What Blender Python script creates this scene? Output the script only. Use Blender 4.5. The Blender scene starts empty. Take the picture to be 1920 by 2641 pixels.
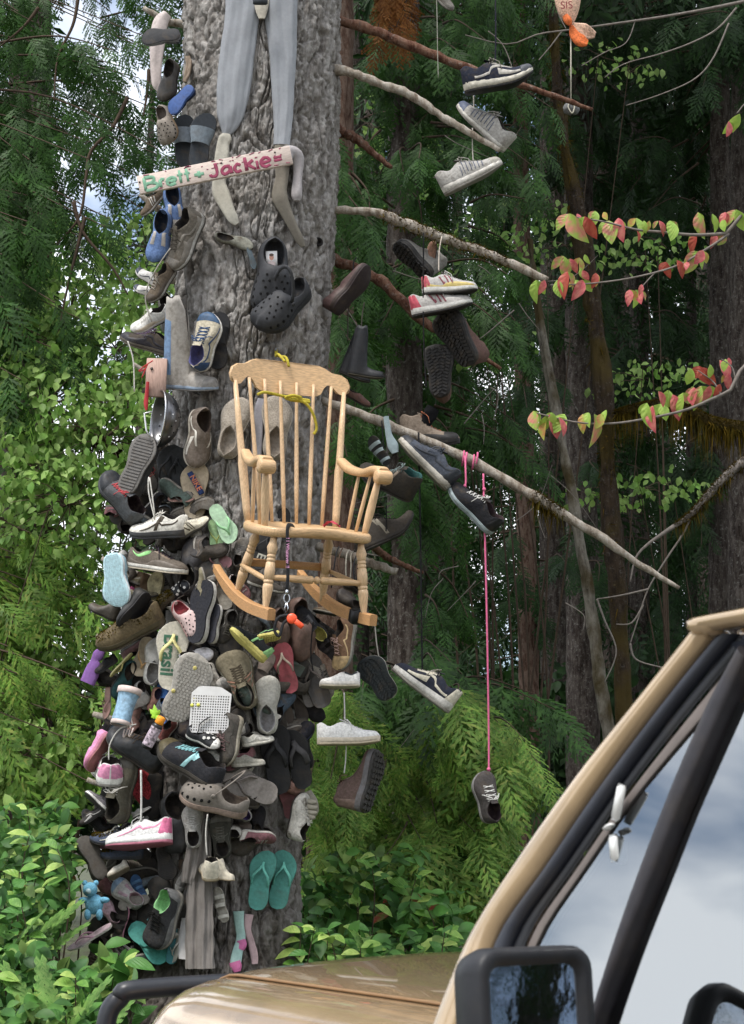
import bpy, math, random
import numpy as np
from mathutils import Vector, Matrix
rnd = random.Random(7)
NR = np.random.RandomState(11)
sc = bpy.context.scene
C = sc.collection
# ------------------------------------------------------------------ camera
PITCH = math.radians(10.8); FPX = 4604.0; CX, CY = 960.0, 1320.5; CZ = 1.36
cam = bpy.data.cameras.new('camera'); co = bpy.data.objects.new('camera', cam); C.objects.link(co)
co.location = (0, 0, CZ); co.rotation_euler = (math.pi/2 + PITCH, 0, 0)
cam.sensor_fit = 'VERTICAL'; cam.sensor_height = 23.5; cam.lens = FPX/2641*23.5
cam.clip_start = .05; cam.clip_end = 600
cam.dof.use_dof = True; cam.dof.focus_distance = 7.9; cam.dof.aperture_fstop = 9.0
sc.camera = co
# ------------------------------------------------------------------ sky, sun, exposure
SUN_EL, SUN_AZ = math.radians(63), math.radians(218)      # azimuth clockwise from +Y: behind the camera, to its left
w = bpy.data.worlds.new('World'); sc.world = w; w.use_nodes = True
nt = w.node_tree; nt.nodes.clear()
def nd(t, typ, **kw):
    n = t.nodes.new(typ)
    for k, v in kw.items(): setattr(n, k, v)
    return n
out = nd(nt, 'ShaderNodeOutputWorld'); bg = nd(nt, 'ShaderNodeBackground'); bg.inputs['Strength'].default_value = .14
sky = nd(nt, 'ShaderNodeTexSky', sky_type='NISHITA', sun_disc=False)
sky.sun_elevation = SUN_EL; sky.sun_rotation = SUN_AZ; sky.air_density = 1.0; sky.dust_density = 1.5
tc = nd(nt, 'ShaderNodeTexCoord'); mp = nd(nt, 'ShaderNodeMapping'); mp.inputs['Scale'].default_value = (1.6, 1.6, 4.2)
no = nd(nt, 'ShaderNodeTexNoise'); no.inputs['Scale'].default_value = 1.7; no.inputs['Detail'].default_value = 9; no.inputs['Distortion'].default_value = .5
cr = nd(nt, 'ShaderNodeValToRGB'); cr.color_ramp.elements[0].position = .385; cr.color_ramp.elements[1].position = .54
mx = nd(nt, 'ShaderNodeMix', data_type='RGBA'); mx.inputs[7].default_value = (11.5, 11.8, 12.2, 1)
L = nt.links.new
L(tc.outputs['Generated'], mp.inputs['Vector']); L(mp.outputs[0], no.inputs['Vector']); L(no.outputs['Fac'], cr.inputs['Fac'])
L(cr.outputs['Color'], mx.inputs[0]); L(sky.outputs[0], mx.inputs[6]); L(mx.outputs[2], bg.inputs['Color']); L(bg.outputs[0], out.inputs['Surface'])
sl = bpy.data.lights.new('sun', 'SUN'); sl.energy = 2.6; sl.angle = math.radians(12); sl.color = (1, .96, .9)
so = bpy.data.objects.new('sun', sl); C.objects.link(so)
sd = Vector((math.sin(SUN_AZ)*math.cos(SUN_EL), math.cos(SUN_AZ)*math.cos(SUN_EL), math.sin(SUN_EL)))
so.rotation_euler = sd.to_track_quat('Z', 'Y').to_euler(); so.location = (-4, -6, 12)
vs = sc.view_settings; vs.view_transform = 'Standard'; vs.look = 'None'; vs.exposure = 0.45; vs.gamma = 1.0
sc.cycles.use_denoising = True
sc.cycles.max_bounces = 6; sc.cycles.diffuse_bounces = 2; sc.cycles.glossy_bounces = 3; sc.cycles.transparent_max_bounces = 12
# ------------------------------------------------------------------ photo pixel -> point
SP, CP = math.sin(PITCH), math.cos(PITCH)
def ray(px, py):
    u = (px-CX)/FPX; v = (CY-py)/FPX
    return Vector((u, CP - v*SP, SP + v*CP))
def at(px, py, Y):
    d = ray(px, py); return Vector((0, 0, CZ)) + d*(Y/d.y)
def mpp(py, Y):                                            # metres in one photo pixel at depth Y
    return (Y/ray(CX, py).y)/FPX
# ------------------------------------------------------------------ materials
def lin(h):
    if isinstance(h, str):
        h = h.lstrip('#'); h = ''.join(q*2 for q in h) if len(h) == 3 else h; c = [int(h[i:i+2], 16)/255 for i in (0, 2, 4)]
        return tuple(x/12.92 if x <= .04045 else ((x+.055)/1.055)**2.4 for x in c)
    return tuple(h)
MATS = {}
def M(col, rough=.75, var=.3, scale=40, bump=.25, metal=0., spec=.35, dirt=.25, weave=0., coat=0., stretch=None):
    key = (str(col), rough, var, scale, bump, metal, spec, dirt, weave, coat, str(stretch))
    if key in MATS: return MATS[key]
    c = lin(col)
    m = bpy.data.materials.new('mat_%d' % len(MATS)); m.use_nodes = True; t = m.node_tree
    b = t.nodes['Principled BSDF']; l = t.links.new
    b.inputs['Roughness'].default_value = rough; b.inputs['Metallic'].default_value = metal
    b.inputs['Specular IOR Level'].default_value = spec; b.inputs['Coat Weight'].default_value = coat
    g = nd(t, 'ShaderNodeTexCoord'); src = g.outputs['Object']
    if stretch:
        mpn = nd(t, 'ShaderNodeMapping'); mpn.inputs['Scale'].default_value = stretch; l(src, mpn.inputs[0]); src = mpn.outputs[0]
    n1 = nd(t, 'ShaderNodeTexNoise'); n1.inputs['Scale'].default_value = scale; n1.inputs['Detail'].default_value = 5; l(src, n1.inputs['Vector'])
    n2 = nd(t, 'ShaderNodeTexNoise'); n2.inputs['Scale'].default_value = scale*.3; n2.inputs['Detail'].default_value = 4; n2.inputs['Roughness'].default_value = .65; l(src, n2.inputs['Vector'])
    mr = nd(t, 'ShaderNodeMapRange'); mr.inputs[1].default_value = .3; mr.inputs[2].default_value = .7
    mr.inputs[3].default_value = 1-var; mr.inputs[4].default_value = 1+var*.6; l(n1.outputs['Fac'], mr.inputs[0])
    mul = nd(t, 'ShaderNodeMix', data_type='RGBA', blend_type='MULTIPLY'); mul.inputs[0].default_value = 1
    mul.inputs[6].default_value = (*c, 1); l(mr.outputs[0], mul.inputs[7])
    last = mul.outputs[2]
    if dirt > 0:
        r2 = nd(t, 'ShaderNodeMapRange'); r2.inputs[1].default_value = .5; r2.inputs[2].default_value = .72
        r2.inputs[3].default_value = 0; r2.inputs[4].default_value = dirt*1.6; r2.clamp = True; l(n2.outputs['Fac'], r2.inputs[0])
        md = nd(t, 'ShaderNodeMix', data_type='RGBA'); md.inputs[7].default_value = (.085, .065, .045, 1)
        l(r2.outputs[0], md.inputs[0]); l(last, md.inputs[6]); last = md.outputs[2]
    l(last, b.inputs['Base Color'])
    if bump > 0:
        bp = nd(t, 'ShaderNodeBump'); bp.inputs['Strength'].default_value = bump; bp.inputs['Distance'].default_value = .004
        hsrc = n1.outputs['Fac']
        if weave:
            wv = nd(t, 'ShaderNodeTexWave', wave_type='BANDS', bands_direction='DIAGONAL'); wv.inputs['Scale'].default_value = weave; l(src, wv.inputs['Vector'])
            ad = nd(t, 'ShaderNodeMath', operation='ADD'); l(n1.outputs['Fac'], ad.inputs[0]); l(wv.outputs['Fac'], ad.inputs[1]); hsrc = ad.outputs[0]
        l(hsrc, bp.inputs['Height']); l(bp.outputs[0], b.inputs['Normal'])
    MATS[key] = m
    return m
def mat_leaf(name, cols, rough=.5, transl=.35, spec=.3):
    """leaf material: colour picked per leaf (mesh island), some light passes through"""
    m = bpy.data.materials.new(name); m.use_nodes = True; t = m.node_tree; l = t.links.new
    b = t.nodes['Principled BSDF']; o = t.nodes['Material Output']
    b.inputs['Roughness'].default_value = rough; b.inputs['Specular IOR Level'].default_value = spec
    g = nd(t, 'ShaderNodeNewGeometry'); r = nd(t, 'ShaderNodeValToRGB'); r.color_ramp.interpolation = 'LINEAR'
    els = r.color_ramp.elements
    while len(els) < len(cols): els.new(.5)
    for i, c in enumerate(cols):
        els[i].position = i/(len(cols)-1); els[i].color = (*lin(c), 1)
    l(g.outputs['Random Per Island'], r.inputs['Fac'])
    ns = nd(t, 'ShaderNodeTexNoise'); ns.inputs['Scale'].default_value = 9; ns.inputs['Detail'].default_value = 3
    tc2 = nd(t, 'ShaderNodeTexCoord'); l(tc2.outputs['Object'], ns.inputs['Vector'])
    mrr = nd(t, 'ShaderNodeMapRange'); mrr.inputs[1].default_value = .3; mrr.inputs[2].default_value = .7; mrr.inputs[3].default_value = .5; mrr.inputs[4].default_value = 1.45
    l(ns.outputs['Fac'], mrr.inputs[0])
    mu = nd(t, 'ShaderNodeMix', data_type='RGBA', blend_type='MULTIPLY'); mu.inputs[0].default_value = 1
    l(r.outputs[0], mu.inputs[6]); l(mrr.outputs[0], mu.inputs[7])
    l(mu.outputs[2], b.inputs['Base Color'])
    tr = nd(t, 'ShaderNodeBsdfTranslucent'); l(mu.outputs[2], tr.inputs['Color'])
    ms = nd(t, 'ShaderNodeMixShader'); ms.inputs[0].default_value = transl
    l(b.outputs[0], ms.inputs[1]); l(tr.outputs[0], ms.inputs[2]); l(ms.outputs[0], o.inputs['Surface'])
    return m
# ------------------------------------------------------------------ mesh helpers
class MB:
    def __init__(s): s.v = []; s.f = []; s.m = []
    def add(s, vs, fs, mi=0):
        o = len(s.v); s.v.extend([tuple(p) for p in vs]); s.f.extend([tuple(i+o for i in f) for f in fs]); s.m.extend([mi]*len(fs)); return s
    def box(s, c, d, R=None, mi=0, bev=0.):
        c = Vector(c); dx, dy, dz = d[0]/2, d[1]/2, d[2]/2
        if bev <= 0:
            vs = [Vector((x*dx, y*dy, z*dz)) for z in (-1, 1) for y in (-1, 1) for x in (-1, 1)]
            fs = [(0,2,3,1),(4,5,7,6),(0,1,5,4),(2,6,7,3),(0,4,6,2),(1,3,7,5)]
        else:
            b = min(bev, dx*.9, dy*.9, dz*.9); vs = []; fs = []
            ring = lambda X, Y, z: [Vector((sx*X if k == 0 else sx*(X-b), sy*(Y-b) if k == 0 else sy*Y, z)) for sx, sy, k in ((1,-1,0),(1,1,0),(1,1,1),(-1,1,1),(-1,1,0),(-1,-1,0),(-1,-1,1),(1,-1,1))]
            for X, Y, z in ((dx-b, dy-b, -dz), (dx, dy, -dz+b), (dx, dy, dz-b), (dx-b, dy-b, dz)): vs += ring(X, Y, z)
            for k in range(3):
                for i in range(8): fs.append((k*8+i, k*8+(i+1) % 8, (k+1)*8+(i+1) % 8, (k+1)*8+i))
            fs.append(tuple(range(7, -1, -1))); fs.append(tuple(range(24, 32)))
        if R is not None: vs = [R @ v for v in vs]
        return s.add([v+c for v in vs], fs, mi)
    def tube(s, pts, rad, n=8, mi=0, cap=True, flat=1.0, up=None):
        pts = [Vector(p) for p in pts]; k = len(pts)
        if not hasattr(rad, '__len__'): rad = [rad]*k
        vs = []; fs = []; N = None
        for i, p in enumerate(pts):
            t = (pts[min(i+1, k-1)] - pts[max(i-1, 0)])
            if t.length < 1e-9: t = Vector((0, 0, 1))
            t.normalize()
            if N is None:
                a = Vector(up) if up is not None else (Vector((0, 0, 1)) if abs(t.z) < .9 else Vector((1, 0, 0)))
                N = (a - t*a.dot(t)).normalized()
            else:
                N = (N - t*N.dot(t))
                N = N.normalized() if N.length > 1e-6 else t.orthogonal().normalized()
            B = t.cross(N)
            for j in range(n):
                a = 2*math.pi*j/n
                vs.append(p + (N*math.cos(a)*flat + B*math.sin(a))*rad[i])
        for i in range(k-1):
            for j in range(n): fs.append((i*n+j, i*n+(j+1) % n, (i+1)*n+(j+1) % n, (i+1)*n+j))
        if cap: fs.append(tuple(range(n-1, -1, -1))); fs.append(tuple((k-1)*n+j for j in range(n)))
        return s.add(vs, fs, mi)
    def lathe(s, prof, n=16, mi=0, axis=None):             # prof: (r, z); axis: optional Matrix
        vs = []; fs = []
        for r, z in prof:
            for j in range(n):
                a = 2*math.pi*j/n; p = Vector((r*math.cos(a), r*math.sin(a), z)); vs.append(axis @ p if axis is not None else p)
        for i in range(len(prof)-1):
            for j in range(n): fs.append((i*n+j, i*n+(j+1) % n, (i+1)*n+(j+1) % n, (i+1)*n+j))
        fs.append(tuple(range(n-1, -1, -1))); fs.append(tuple((len(prof)-1)*n+j for j in range(n)))
        return s.add(vs, fs, mi)
    def grid(s, P, mi=0, closed=False):                    # P[i][j] -> points
        a, b = len(P), len(P[0]); vs = [p for row in P for p in row]; fs = []
        for i in range(a-1):
            for j in range(b if closed else b-1):
                j2 = (j+1) % b; fs.append((i*b+j, i*b+j2, (i+1)*b+j2, (i+1)*b+j))
        return s.add(vs, fs, mi)
    def prism(s, poly, off, mi=0):                         # poly: list of points, off: extrusion vector
        n = len(poly); off = Vector(off); a = [Vector(p) for p in poly]; b = [p+off for p in a]
        fs = [tuple(range(n-1, -1, -1)), tuple(range(n, 2*n))]+[(i, (i+1) % n, n+(i+1) % n, n+i) for i in range(n)]
        return s.add(a+b, fs, mi)
def mesh_of(mb, mats, smooth=True):
    me = bpy.data.meshes.new('mesh'); me.from_pydata(mb.v, [], mb.f)
    for m in (mats if isinstance(mats, (list, tuple)) else [mats]): me.materials.append(m)
    me.polygons.foreach_set('material_index', mb.m)
    if smooth: me.polygons.foreach_set('use_smooth', [True]*len(me.polygons))
    me.update(); return me
def obj(name, mb, mats=None, parent=None, smooth=True, world=False):
    o = bpy.data.objects.new(name, mesh_of(mb, mats, smooth) if isinstance(mb, MB) else mb); C.objects.link(o)
    if parent is not None:
        o.parent = parent
        if world: o.matrix_parent_inverse = parent.matrix_basis.inverted()
    return o
def sharp(o, ang=35):
    me = o.data; n = len(me.polygons)
    me.polygons.foreach_set('use_smooth', [True]*n)
    try: me.set_sharp_from_angle(angle=math.radians(ang))
    except Exception: pass
    return o
def tag(o, label=None, cat=None, group=None, kind=None):
    if label: o['label'] = label
    if cat: o['category'] = cat
    if group: o['group'] = group
    if kind: o['kind'] = kind
    return o
def thing(name, label, cat, mat=None, group=None):
    o = bpy.data.objects.new(name, None); C.objects.link(o); o.empty_display_size = .05
    if mat is not None: o.matrix_basis = mat if isinstance(mat, Matrix) else Matrix.Translation(mat)
    return tag(o, label, cat, group)
def np_mesh(V, Fc, mats, smooth=False, mi=None):           # triangles (n,3) or quads (n,4), fast
    me = bpy.data.meshes.new('mesh'); k = Fc.shape[1]; n = len(Fc)
    me.vertices.add(len(V)); me.vertices.foreach_set('co', np.ascontiguousarray(V, dtype=np.float32).ravel())
    me.loops.add(n*k); me.loops.foreach_set('vertex_index', np.ascontiguousarray(Fc, dtype=np.int32).ravel())
    me.polygons.add(n); me.polygons.foreach_set('loop_start', np.arange(0, n*k, k, dtype=np.int32))
    try: me.polygons.foreach_set('loop_total', np.full(n, k, dtype=np.int32))
    except Exception: pass
    for m in (mats if isinstance(mats, (list, tuple)) else [mats]): me.materials.append(m)
    if mi is not None: me.polygons.foreach_set('material_index', np.asarray(mi, dtype=np.int32))
    if smooth: me.polygons.foreach_set('use_smooth', np.ones(n, dtype=bool))
    me.update(calc_edges=True); return me
def vnoise(x, y, z, seed=0):                               # smooth value noise on numpy arrays, -1..1
    xi, yi, zi = np.floor(x).astype(np.int64), np.floor(y).astype(np.int64), np.floor(z).astype(np.int64)
    fx, fy, fz = x-xi, y-yi, z-zi
    fx, fy, fz = [q*q*(3-2*q) for q in (fx, fy, fz)]
    def h(a, b, c):
        n = (a*374761393 + b*668265263 + c*2147483647 + seed*974634777) & 0xffffffff
        n = ((n ^ (n >> 13))*1274126177) & 0xffffffff
        return ((n ^ (n >> 16)) & 0xffff)/32767.5 - 1
    r = 0
    for dx in (0, 1):
        for dy in (0, 1):
            for dz in (0, 1):
                r = r + h(xi+dx, yi+dy, zi+dz)*(fx if dx else 1-fx)*(fy if dy else 1-fy)*(fz if dz else 1-fz)
    return r
def smooth_path(P, n):                                     # Catmull-Rom through points
    P = [Vector(p) for p in P]; out = []; k = len(P)
    for q in range(n):
        s = q/(n-1)*(k-1); i = min(int(s), k-2); t = s-i
        a, b, c, d = P[max(i-1, 0)], P[i], P[i+1], P[min(i+2, k-1)]
        out.append(.5*((2*b)+(c-a)*t+(2*a-5*b+4*c-d)*t*t+(3*b-a-3*c+d)*t**3))
    return out
def lerp_list(R, n):
    return list(np.interp(np.linspace(0, 1, n), np.linspace(0, 1, len(R)), R))
# ================================================================== ground
def mat_ground():
    m = bpy.data.materials.new('forest_floor'); m.use_nodes = True; t = m.node_tree; l = t.links.new; b = t.nodes['Principled BSDF']
    g = nd(t, 'ShaderNodeTexCoord'); n = nd(t, 'ShaderNodeTexNoise'); n.inputs['Scale'].default_value = 3; n.inputs['Detail'].default_value = 9; l(g.outputs['Object'], n.inputs['Vector'])
    r = nd(t, 'ShaderNodeValToRGB'); e = r.color_ramp.elements; e[0].position = .3; e[0].color = (.03, .022, .014, 1); e[1].position = .7; e[1].color = (.09, .075, .04, 1)
    e2 = e.new(.55); e2.color = (.045, .06, .02, 1)
    l(n.outputs['Fac'], r.inputs['Fac']); l(r.outputs[0], b.inputs['Base Color']); b.inputs['Roughness'].default_value = .95
    bp = nd(t, 'ShaderNodeBump'); bp.inputs['Strength'].default_value = .8; bp.inputs['Distance'].default_value = .05; l(n.outputs['Fac'], bp.inputs['Height']); l(bp.outputs[0], b.inputs['Normal'])
    return m
gx = np.concatenate([np.linspace(-300, -14, 14), np.linspace(-13, 16, 60), np.linspace(17, 300, 14)])
gy = np.concatenate([np.linspace(-300, -1, 12), np.linspace(0, 30, 62), np.linspace(32, 300, 14)])
GX, GY = np.meshgrid(gx, gy)
def ground_z(x, y):
    x = np.asarray(x, float); y = np.asarray(y, float)
    k = np.clip((y-5.4)/1.5, 0, 1)
    return .10*k*vnoise(x*.7, y*.7, x*0, 3) + .10*k + .3*np.clip((y-9)/20, 0, 1)*vnoise(x*.15, y*.15, x*0, 5)
GZ = ground_z(GX, GY)
ni, nj = GX.shape
idx = np.arange(ni*nj).reshape(ni, nj)
FQ = np.stack([idx[:-1, :-1], idx[:-1, 1:], idx[1:, 1:], idx[1:, :-1]], -1).reshape(-1, 4)
go = obj('ground', np_mesh(np.stack([GX, GY, GZ-.004], -1).reshape(-1, 3), FQ, mat_ground(), True)); tag(go, 'brown mossy forest floor under the trees and bushes', kind='structure')
gm = M('#77746c', rough=.95, var=.45, scale=60, bump=.9, dirt=.35)
g2 = MB(); g2.add([(-40, -30, .006), (40, -30, .006), (40, 5.0, .006), (-40, 5.0, .006)], [(0, 1, 2, 3)])
tag(obj('gravel_pullout', g2, gm), 'grey gravel roadside pull-out the truck stands on', kind='structure')

# ================================================================== the shoe tree: trunk
YT = 8.35
TT = [(-400, 492, 884), (0, 480, 876), (500, 468, 863), (1000, 450, 840), (1500, 424, 815), (2000, 405, 782), (2300, 392, 768), (2420, 372, 772), (2520, 340, 792), (2640, 300, 822), (2930, 225, 880)]
TC = []
for py, l_, r_ in TT:
    p = at((l_+r_)/2, py, YT); TC.append((p.z, p.x, (r_-l_)/2*mpp(py, YT)))
TC.sort(); TC.append((9.5, TC[-1][1]+.10, .30))
tz, tx, trr = [np.array(a) for a in zip(*TC)]
def trunk_c(z): return float(np.interp(z, tz, tx))
def trunk_r(z): return float(np.interp(z, tz, trr))
def trunk_front(px, py, k=.97):
    """depth Y where the ray through a pixel meets the trunk's front (edge depth when it passes beside)"""
    Y = YT
    for _ in range(4):
        p = at(px, py, Y); dx = p.x-trunk_c(p.z); r = trunk_r(p.z)
        Y = YT - math.sqrt(max(r*r - dx*dx, (1-k*k)*r*r*4))
    return Y
def worley(u, v, seed):
    """cell noise: distance to cell border (F2-F1) and a random value per cell"""
    ui, vi = np.floor(u).astype(np.int64), np.floor(v).astype(np.int64); f1 = np.full(u.shape, 9.); f2 = f1.copy(); cv = np.zeros(u.shape)
    def h(a, b, k):
        n = (a*374761393+b*668265263+k*982451653+seed*974634777) & 0xffffffff; n = ((n ^ (n >> 13))*1274126177) & 0xffffffff; return ((n ^ (n >> 16)) & 0xffff)/65535.
    for du in (-1, 0, 1):
        for dv in (-1, 0, 1):
            a, b = ui+du, vi+dv; d = np.hypot(a+h(a, b, 1)-u, b+h(a, b, 2)-v); near = d < f1
            f2 = np.where(near, f1, np.minimum(f2, d)); cv = np.where(near, h(a, b, 3), cv); f1 = np.where(near, d, f1)
    return f2-f1, cv
def bark_mesh(path_c, path_r, z0, z1, nth, nz, amp, seed, mats):
    q = np.linspace(0, 2*np.pi, nth, endpoint=False); th = q+.62*np.sin(q)-np.pi/2+np.pi      # columns gather on the side facing the camera
    th = np.pi/2+q+.62*np.sin(q); z = np.linspace(z0, z1, nz)
    TH, Z = np.meshgrid(th, z); R = np.interp(Z, tz, trr); X0, Y0 = path_c(Z); u = (TH+np.pi/2)*.36
    w1 = vnoise(u*11, Z*4, Z*0, seed)*.9+vnoise(u*34, Z*14, Z*0, seed+5)*.35
    a = vnoise(u/.030+w1, Z/.17, Z*0, seed); b = vnoise(u/.015+w1, Z/.075, Z*0+3, seed+1); c = vnoise(u/.055, Z/.030+w1, Z*0+5, seed+2)
    cut = lambda q, wd: np.clip(1-np.abs(q)/wd, 0, 1)**1.3
    fl = np.floor((vnoise(u/.022, Z/.040, Z*0, seed+3)*.5+.5)*4)/4; e1, c1_ = worley((u+w1*.012)/.050, (Z+w1*.02)/.16, seed+6)
    fine = vnoise(u*130, Z*70, Z*0, seed+7); big = vnoise(u*6, Z*2.2, Z*0, seed+8)
    h = amp*(-1.35*cut(a, .19)-.6*cut(b, .17)-.45*cut(c, .10)+.75*fl+.45*(c1_-.5)+.22*fine+.5*big)
    R2 = R+h
    V = np.stack([X0+np.cos(TH)*R2, Y0+np.sin(TH)*R2, Z], -1).reshape(-1, 3)
    ix = np.arange(nth*nz).reshape(nz, nth); jn = np.roll(ix, -1, 1)
    return np_mesh(V, np.stack([ix[:-1], jn[:-1], jn[1:], ix[1:]], -1).reshape(-1, 4), mats, True)
def mat_bark(name, cols, scale=1., lichen=.35, bump=.7, moss=0., foot=0.):
    m = bpy.data.materials.new(name); m.use_nodes = True; t = m.node_tree; l = t.links.new; b = t.nodes['Principled BSDF']
    b.inputs['Roughness'].default_value = .92; b.inputs['Specular IOR Level'].default_value = .15
    g = nd(t, 'ShaderNodeTexCoord'); mp = nd(t, 'ShaderNodeMapping'); mp.inputs['Scale'].default_value = (scale, scale, scale*.28); l(g.outputs['Object'], mp.inputs[0])
    n = nd(t, 'ShaderNodeTexNoise'); n.inputs['Scale'].default_value = 26; n.inputs['Detail'].default_value = 8; n.inputs['Roughness'].default_value = .7; l(mp.outputs[0], n.inputs['Vector'])
    r = nd(t, 'ShaderNodeValToRGB'); e = r.color_ramp.elements
    while len(e) < len(cols): e.new(.5)
    for i, c in enumerate(cols): e[i].position = .3+.4*i/(len(cols)-1); e[i].color = (*lin(c), 1)
    l(n.outputs['Fac'], r.inputs['Fac']); last = r.outputs[0]
    n2 = nd(t, 'ShaderNodeTexNoise'); n2.inputs['Scale'].default_value = 34*scale; n2.inputs['Detail'].default_value = 8; n2.inputs['Roughness'].default_value = .75; l(g.outputs['Object'], n2.inputs['Vector'])
    if lichen:
        q = nd(t, 'ShaderNodeMapRange'); q.inputs[1].default_value = .55; q.inputs[2].default_value = .66; q.inputs[4].default_value = lichen; l(n2.outputs['Fac'], q.inputs[0])
        mm = nd(t, 'ShaderNodeMix', data_type='RGBA'); mm.inputs[7].default_value = (.42, .42, .385, 1); l(q.outputs[0], mm.inputs[0]); l(last, mm.inputs[6]); last = mm.outputs[2]
    if moss:
        n3 = nd(t, 'ShaderNodeTexNoise'); n3.inputs['Scale'].default_value = 3.2; n3.inputs['Detail'].default_value = 6; l(g.outputs['Object'], n3.inputs['Vector'])
        q = nd(t, 'ShaderNodeMapRange'); q.inputs[1].default_value = .5-moss*.2; q.inputs[2].default_value = .62-moss*.2; q.inputs[4].default_value = .9; l(n3.outputs['Fac'], q.inputs[0])
        mm = nd(t, 'ShaderNodeMix', data_type='RGBA'); mm.inputs[7].default_value = (.05, .036, .01, 1); l(q.outputs[0], mm.inputs[0]); l(last, mm.inputs[6]); last = mm.outputs[2]
    if foot:                                               # damp brown stain climbing the foot of the trunk
        sx = nd(t, 'ShaderNodeSeparateXYZ'); l(g.outputs['Object'], sx.inputs[0]); q = nd(t, 'ShaderNodeMapRange'); q.inputs[1].default_value = foot; q.inputs[2].default_value = foot*.45; q.inputs[4].default_value = .75
        a2 = nd(t, 'ShaderNodeMath', operation='MULTIPLY_ADD'); a2.inputs[1].default_value = .8; l(n2.outputs['Fac'], a2.inputs[0]); l(sx.outputs[2], a2.inputs[2]); l(a2.outputs[0], q.inputs[0])
        mm = nd(t, 'ShaderNodeMix', data_type='RGBA'); mm.inputs[7].default_value = (.05, .037, .028, 1); l(q.outputs[0], mm.inputs[0]); l(last, mm.inputs[6]); last = mm.outputs[2]
    l(last, b.inputs['Base Color'])
    bp = nd(t, 'ShaderNodeBump'); bp.inputs['Strength'].default_value = bump; bp.inputs['Distance'].default_value = .014
    ad = nd(t, 'ShaderNodeMath', operation='ADD'); l(n.outputs['Fac'], ad.inputs[0]); l(n2.outputs['Fac'], ad.inputs[1]); l(ad.outputs[0], bp.inputs['Height']); l(bp.outputs[0], b.inputs['Normal'])
    return m
BK_MAIN = mat_bark('bark_fir_grey', ['#443e39', '#7b7671', '#9b9793', '#b2aea9'], 1., .55, .75, foot=2.3)
shoe_tree = thing('shoe_tree', 'big grey furrowed conifer trunk hung with shoes and a rocking chair', 'tree', Vector((trunk_c(0), YT, 0)))
obj('trunk', bark_mesh(lambda Z: (np.interp(Z, tz, tx), np.full_like(Z, YT)), None, -.15, 6.3, 330, 820, .024, 21, BK_MAIN), None, shoe_tree, world=True)
obj('trunk_top', bark_mesh(lambda Z: (np.interp(Z, tz, tx), np.full_like(Z, YT)), None, 6.29, 11.5, 60, 60, .02, 21, BK_MAIN), None, shoe_tree, world=True)
# the knot hole on its right
kp = at(822, 624, trunk_front(822, 624)-.006); mb = MB()
mb.lathe([(.020, -.01), (.023, .004), (.017, .008), (.012, -.004), (.004, -.03)], 14, axis=Matrix.Translation(kp) @ Matrix.Rotation(math.pi/2, 4, 'X') @ Matrix.Rotation(.5, 4, 'Y'))
obj('knot_hole', mb, M('#171210', dirt=0), shoe_tree, world=True)
# ------------------------------------------------------------------ dead limbs
DEAD = mat_bark('dead_limb', ['#57483d', '#857a6d', '#a59d92', '#b5afa6'], 1.3, .5, .6)
REDW = mat_bark('bare_red_wood', ['#2e1d17', '#55382c', '#75594a', '#5a4a42'], 1.3, .3, .6)
MOSSL = mat_leaf('moss_fibre', ['#4a3d12', '#5e4c18', '#332f10', '#4d4419'], .95, .2, .05)
def limb(pts, rads, mat, parent, n=34, seed=1, name='dead_limb', knobs=.16, sides=10):
    P = smooth_path(pts, n); R = lerp_list(rads, n); r = random.Random(seed)
    P = [p+Vector((r.uniform(-1, 1), r.uniform(-1, 1), r.uniform(-1, 1)))*R[i]*.18 for i, p in enumerate(P)]
    R = [q*(1+r.uniform(-knobs, knobs)) for q in R]
    mb = MB(); mb.tube(P, R, sides); return obj(name, mb, mat, parent, world=True), P, R
def moss_on(P, R, i0, i1, parent, dens=160, hang=.05, seed=3, top=.6, name='moss'):
    """shaggy moss: short blades standing off a limb, longer ones hanging below"""
    r = np.random.RandomState(seed); V = []; Fc = []; k = 0
    for i in range(i0, i1):
        for _ in range(dens):
            t = r.rand(); p = np.array(P[i].lerp(P[min(i+1, len(P)-1)], t)); d = r.normal(size=3); d /= np.linalg.norm(d)+1e-6
            if d[2] < 0 and r.rand() < top: d[2] *= -1
            b = p+d*R[i]*.95; ln = r.uniform(.01, .028)
            tip = b+d*ln*.7+np.array([r.normal()*.006, r.normal()*.006, -ln*.2])
            if d[2] < -.1: tip += np.array([r.normal()*.016, r.normal()*.012, -r.uniform(.05, 1)**4*hang*1.3])
            s = np.array([r.normal(), r.normal(), r.normal()*.3]); s = s/(np.linalg.norm(s)+1e-6)*.004
            V += [b-s, b+s, tip]; Fc.append((k, k+1, k+2)); k += 3
    o = obj(name, np_mesh(np.array(V), np.array(Fc), MOSSL), None, parent, world=True); o['kind'] = 'stuff'; return o
def pxpath(pts, Y): return [at(x, y, Y if not hasattr(Y, '__len__') else Y[i]) for i, (x, y) in enumerate(pts)]
def pxr(rs, Y, py=1000): return [q*mpp(py, Y) for q in rs]
YB = 8.3
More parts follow.
